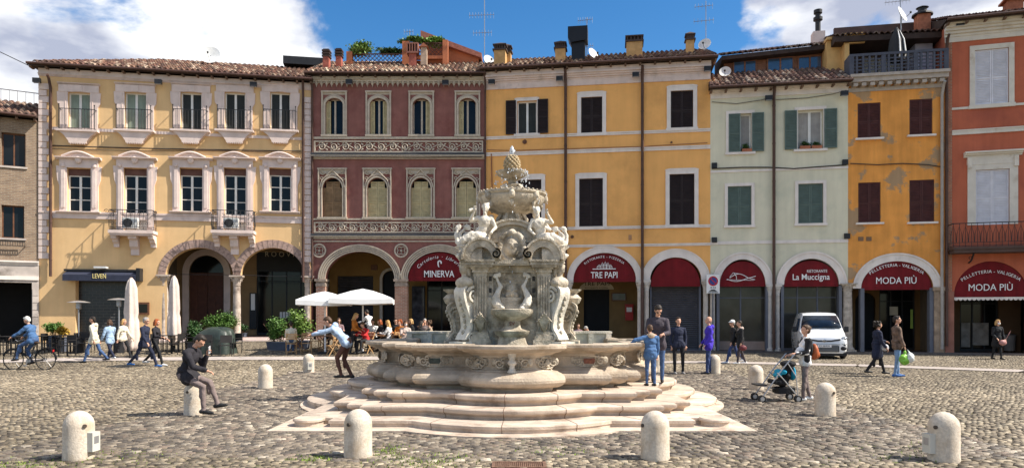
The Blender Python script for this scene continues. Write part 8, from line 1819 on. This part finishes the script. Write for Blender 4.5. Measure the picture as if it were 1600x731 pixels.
def open_parasol(px, py, pyr, pya, hw, label, sz=1.):
    x, y, z = G(px, py); zr = (HY-pyr)*y/F+CZ-z; za = (HY-pya)*y/F+CZ-z; t = empty('open_parasol', (x, y, z), R(8), label, 'parasol', 'open white parasols'); MB().tube([(0, 0, 0), (0, 0, za)], .035, 8).build('pole', M_LETTER, t)
    m = MB(); r = hw; ap = (0, 0, za); N = 8; c = [(r*1.0*q[0], r*q[1]) for q in ((-1, -1), (0, -1.0), (1, -1), (1.0, 0), (1, 1), (0, 1), (-1, 1), (-1, 0))]; vs = [ap]
    for t_ in (.35, .7, 1.0):
        for i, (a, b) in enumerate(c): sag = .0 if i % 2 == 0 else -.05; vs.append((a*t_, b*t_, za+(zr-za)*(t_**1.35)+sag*t_))
    for i, (a, b) in enumerate(c): vs.append((a*1.0, b*1.0, zr-.20-(.05 if i % 2 else 0)))
    fs = [(0, 1+i, 1+(i+1) % 8) for i in range(8)]+[(1+j*8+i, 1+j*8+(i+1) % 8, 9+j*8+(i+1) % 8, 9+j*8+i) for j in range(3) for i in range(8)]
    m.add(vs, fs); o = m.build('canopy', mat('white_canvas', (.80, .79, .77), .8, .04, 3), t, 40, fix=False); m = MB()
    for a, b in c: m.tube([(0, 0, za-.25), (a*.97, b*.97, zr-.02)], .014, 5)
    m.build('ribs', wch, t); MB().box(-.3, .3, -.3, .3, 0, .08).build('base', M_BLACK, t)
open_parasol(508, 552, 469, 455, 1.05, 'open white square parasol on the left of the pair over the cafe'); open_parasol(567, 551, 467, 451, 1.30, 'open white square parasol on the right of the pair over the cafe')
def heater(px, py, top, label):
    x, y, z = G(px, py); H = (HY-top)*y/F+CZ-z; t = empty('patio_heater', (x, y, z), 0, label, 'patio heater', 'mushroom patio heaters'); MB().lathe([(.22, 0), (.22, .65), (.06, .68), (.04, .7)], (0, 0, 0), 18).build('cabinet', M_BLACK, t, 40); MB().tube([(0, 0, .7), (0, 0, H-.32)], .03, 8).build('pole', M_STEEL, t); MB().lathe([(.05, H-.36), (.10, H-.33), (.10, H-.08), (.05, H-.05)], (0, 0, 0), 14).build('burner', M_STEEL, t, 40); MB().lathe([(.44, H-.07), (.42, H-.05), (.2, H-.0), (.02, H+.02)], (0, 0, 0), 24).build('reflector', mat('shiny_dome', (.55, .52, .5), .3, metal=.7), t, 60)
heater(123, 551, 470, 'patio heater with a silver dome on the left of the bar front'); heater(186, 551, 466, 'patio heater with a silver dome on the right, beside the folded parasol')
# shrubs in tubs
def shrub(name, loc, rad, h, n, label, seed, m_=None, tub=(.5, .22, .35), lf=.06, rz=0, ml=None):
    t = empty(name, loc, rz, label, 'potted shrub', 'shrubs in tubs round the cafe terraces'); a, b, c = tub; m = MB(); m.add([(-a*.88, -b*.88, 0), (a*.88, -b*.88, 0), (a*.88, b*.88, 0), (-a*.88, b*.88, 0), (-a, -b, c), (a, -b, c), (a, b, c), (-a, b, c)], [(0,3,2,1), (4,5,6,7), (0,1,5,4), (1,2,6,5), (2,3,7,6), (3,0,4,7)]); m.box(-a-.02, a+.02, -b-.02, b+.02, c, c+.04); m.build('tub', m_ or mat('tub_grey', (.09, .10, .13), .7, .15), t)
    link('foliage', leaves((0, 0, c+h), rad, n, lf, seed, 18, .4, .3), ml or M_LEAF, t); q = MB(); rr = random.Random(seed)
    for _ in range(12): x, y = rr.uniform(-a*.8, a*.8), rr.uniform(-b*.7, b*.7); q.tube([(x*.6, y*.6, c), (x, y, c+h*.6), (x*1.3+rr.gauss(0, .08), y*1.3, c+h*1.35)], [.014, .01, .005], 4)
    q.build('branches', M_OAK, t)
YG = mat('leaf_sunny', (.15, .24, .045), .5, .35, 9, spec=.4)  # yellow-green foliage tone
shrub('laurel_shrub', G(436, 547), (.42, .34, .48), .62, 3200, 'round laurel shrub in a dark tub at the left end of the cafe hedge', 41, lf=.055); shrub('laurel_shrub', G(466, 545), (.5, .38, .62), .80, 4200, 'taller laurel shrub right of it, beside the maroon arcade', 42, ml=YG, lf=.055)
shrub('laurel_shrub', G(350, 533), (.85, .4, .42), .62, 5200, 'wide green hedge in a long grey tub behind the green tarpaulin', 43, tub=(.85, .25, .34), lf=.055); shrub('laurel_shrub', G(301, 547), (.32, .3, .42), .50, 1800, 'small round shrub left of the green tarpaulin', 44, ml=M_LEAF2, tub=(.25, .22, .35)); shrub('laurel_shrub', G(376, 530), (.3, .28, .2), .35, 900, 'low grey-green plant at the right end of the long hedge tub', 45, ml=M_LEAF2, tub=(.28, .22, .3))
shrub('potted_plant', G(84, 548), (.34, .3, .24), .42, 1600, 'round green plant against the cream wall behind the cyclist', 46, tub=(.22, .2, .62), ml=M_LEAF); shrub('potted_plant', G(98, 549), (.2, .2, .2), .30, 600, 'small yellow-leaved plant right of the round green one', 47, tub=(.16, .16, .6), ml=mat('leaf_yellow', (.42, .26, .03), .6, .3))
# green tarpaulin over stacked furniture
x, y, z = G(334, 553); m = MB(); nx = 30; rows = [(0.0, 1.0), (.3, .97), (.75, .88), (.98, .78), (1.06, .60), (1.09, .32), (1.10, .0)]; vs = []
for zz, k in rows:
    for i in range(nx):
        a = 2*PI*i/nx; c, s_ = math.cos(a), math.sin(a); q = 1/max(abs(c), abs(s_))**.7; f = 1+.09*math.sin(a*5+1)*(1-zz*.7)+.05*math.sin(a*11+zz*3); vs.append((c*q*.78*k*f, s_*q*.55*k*f, zz+.05*math.sin(a*3)*(zz > .5)))
m.add(vs, [(j*nx+i, j*nx+(i+1) % nx, (j+1)*nx+(i+1) % nx, (j+1)*nx+i) for j in range(len(rows)-1) for i in range(nx)]); o = m.build('tarpaulin', mat('green_tarp', (.03, .042, .034), .45, .25, 4, .015, 9, spec=.5), None, 50, fix=False); o.location = (x, y+.3, z); tag(o, 'dark green tarpaulin draped over stacked furniture beside the hedge', 'tarpaulin')
# litter on the step
m = MB(); m.ell((0, 0, .015), (.05, .03, .015)).ell((.03, .01, .02), (.03, .025, .012)); o = m.build('paper_wrapper', mat('turquoise_paper', (.05, .42, .40), .6), None, 180); o.location = ((574-800)/92., F/92., .144); tag(o, 'crumpled turquoise wrapper lying on the lowest fountain step', 'litter')
# bin and covered chair by the right-hand arcade
x, y, z = G(1586, 551); t = empty('waste_bin', (x, y+.4, .09), 0, 'grey plastic bin under the arcade at the right edge', 'bin'); MB().lathe([(.24, 0), (.29, .75), (.31, .76), (.31, .8)], (0, 0, 0), 18).build('bin_body', mat('bin_grey', (.22, .20, .19), .6), t, 40); MB().lathe([(.27, .80), (.2, .84), (.0, .86)], (0, 0, 0), 18).build('bin_lid', M_GREYF, t, 40)
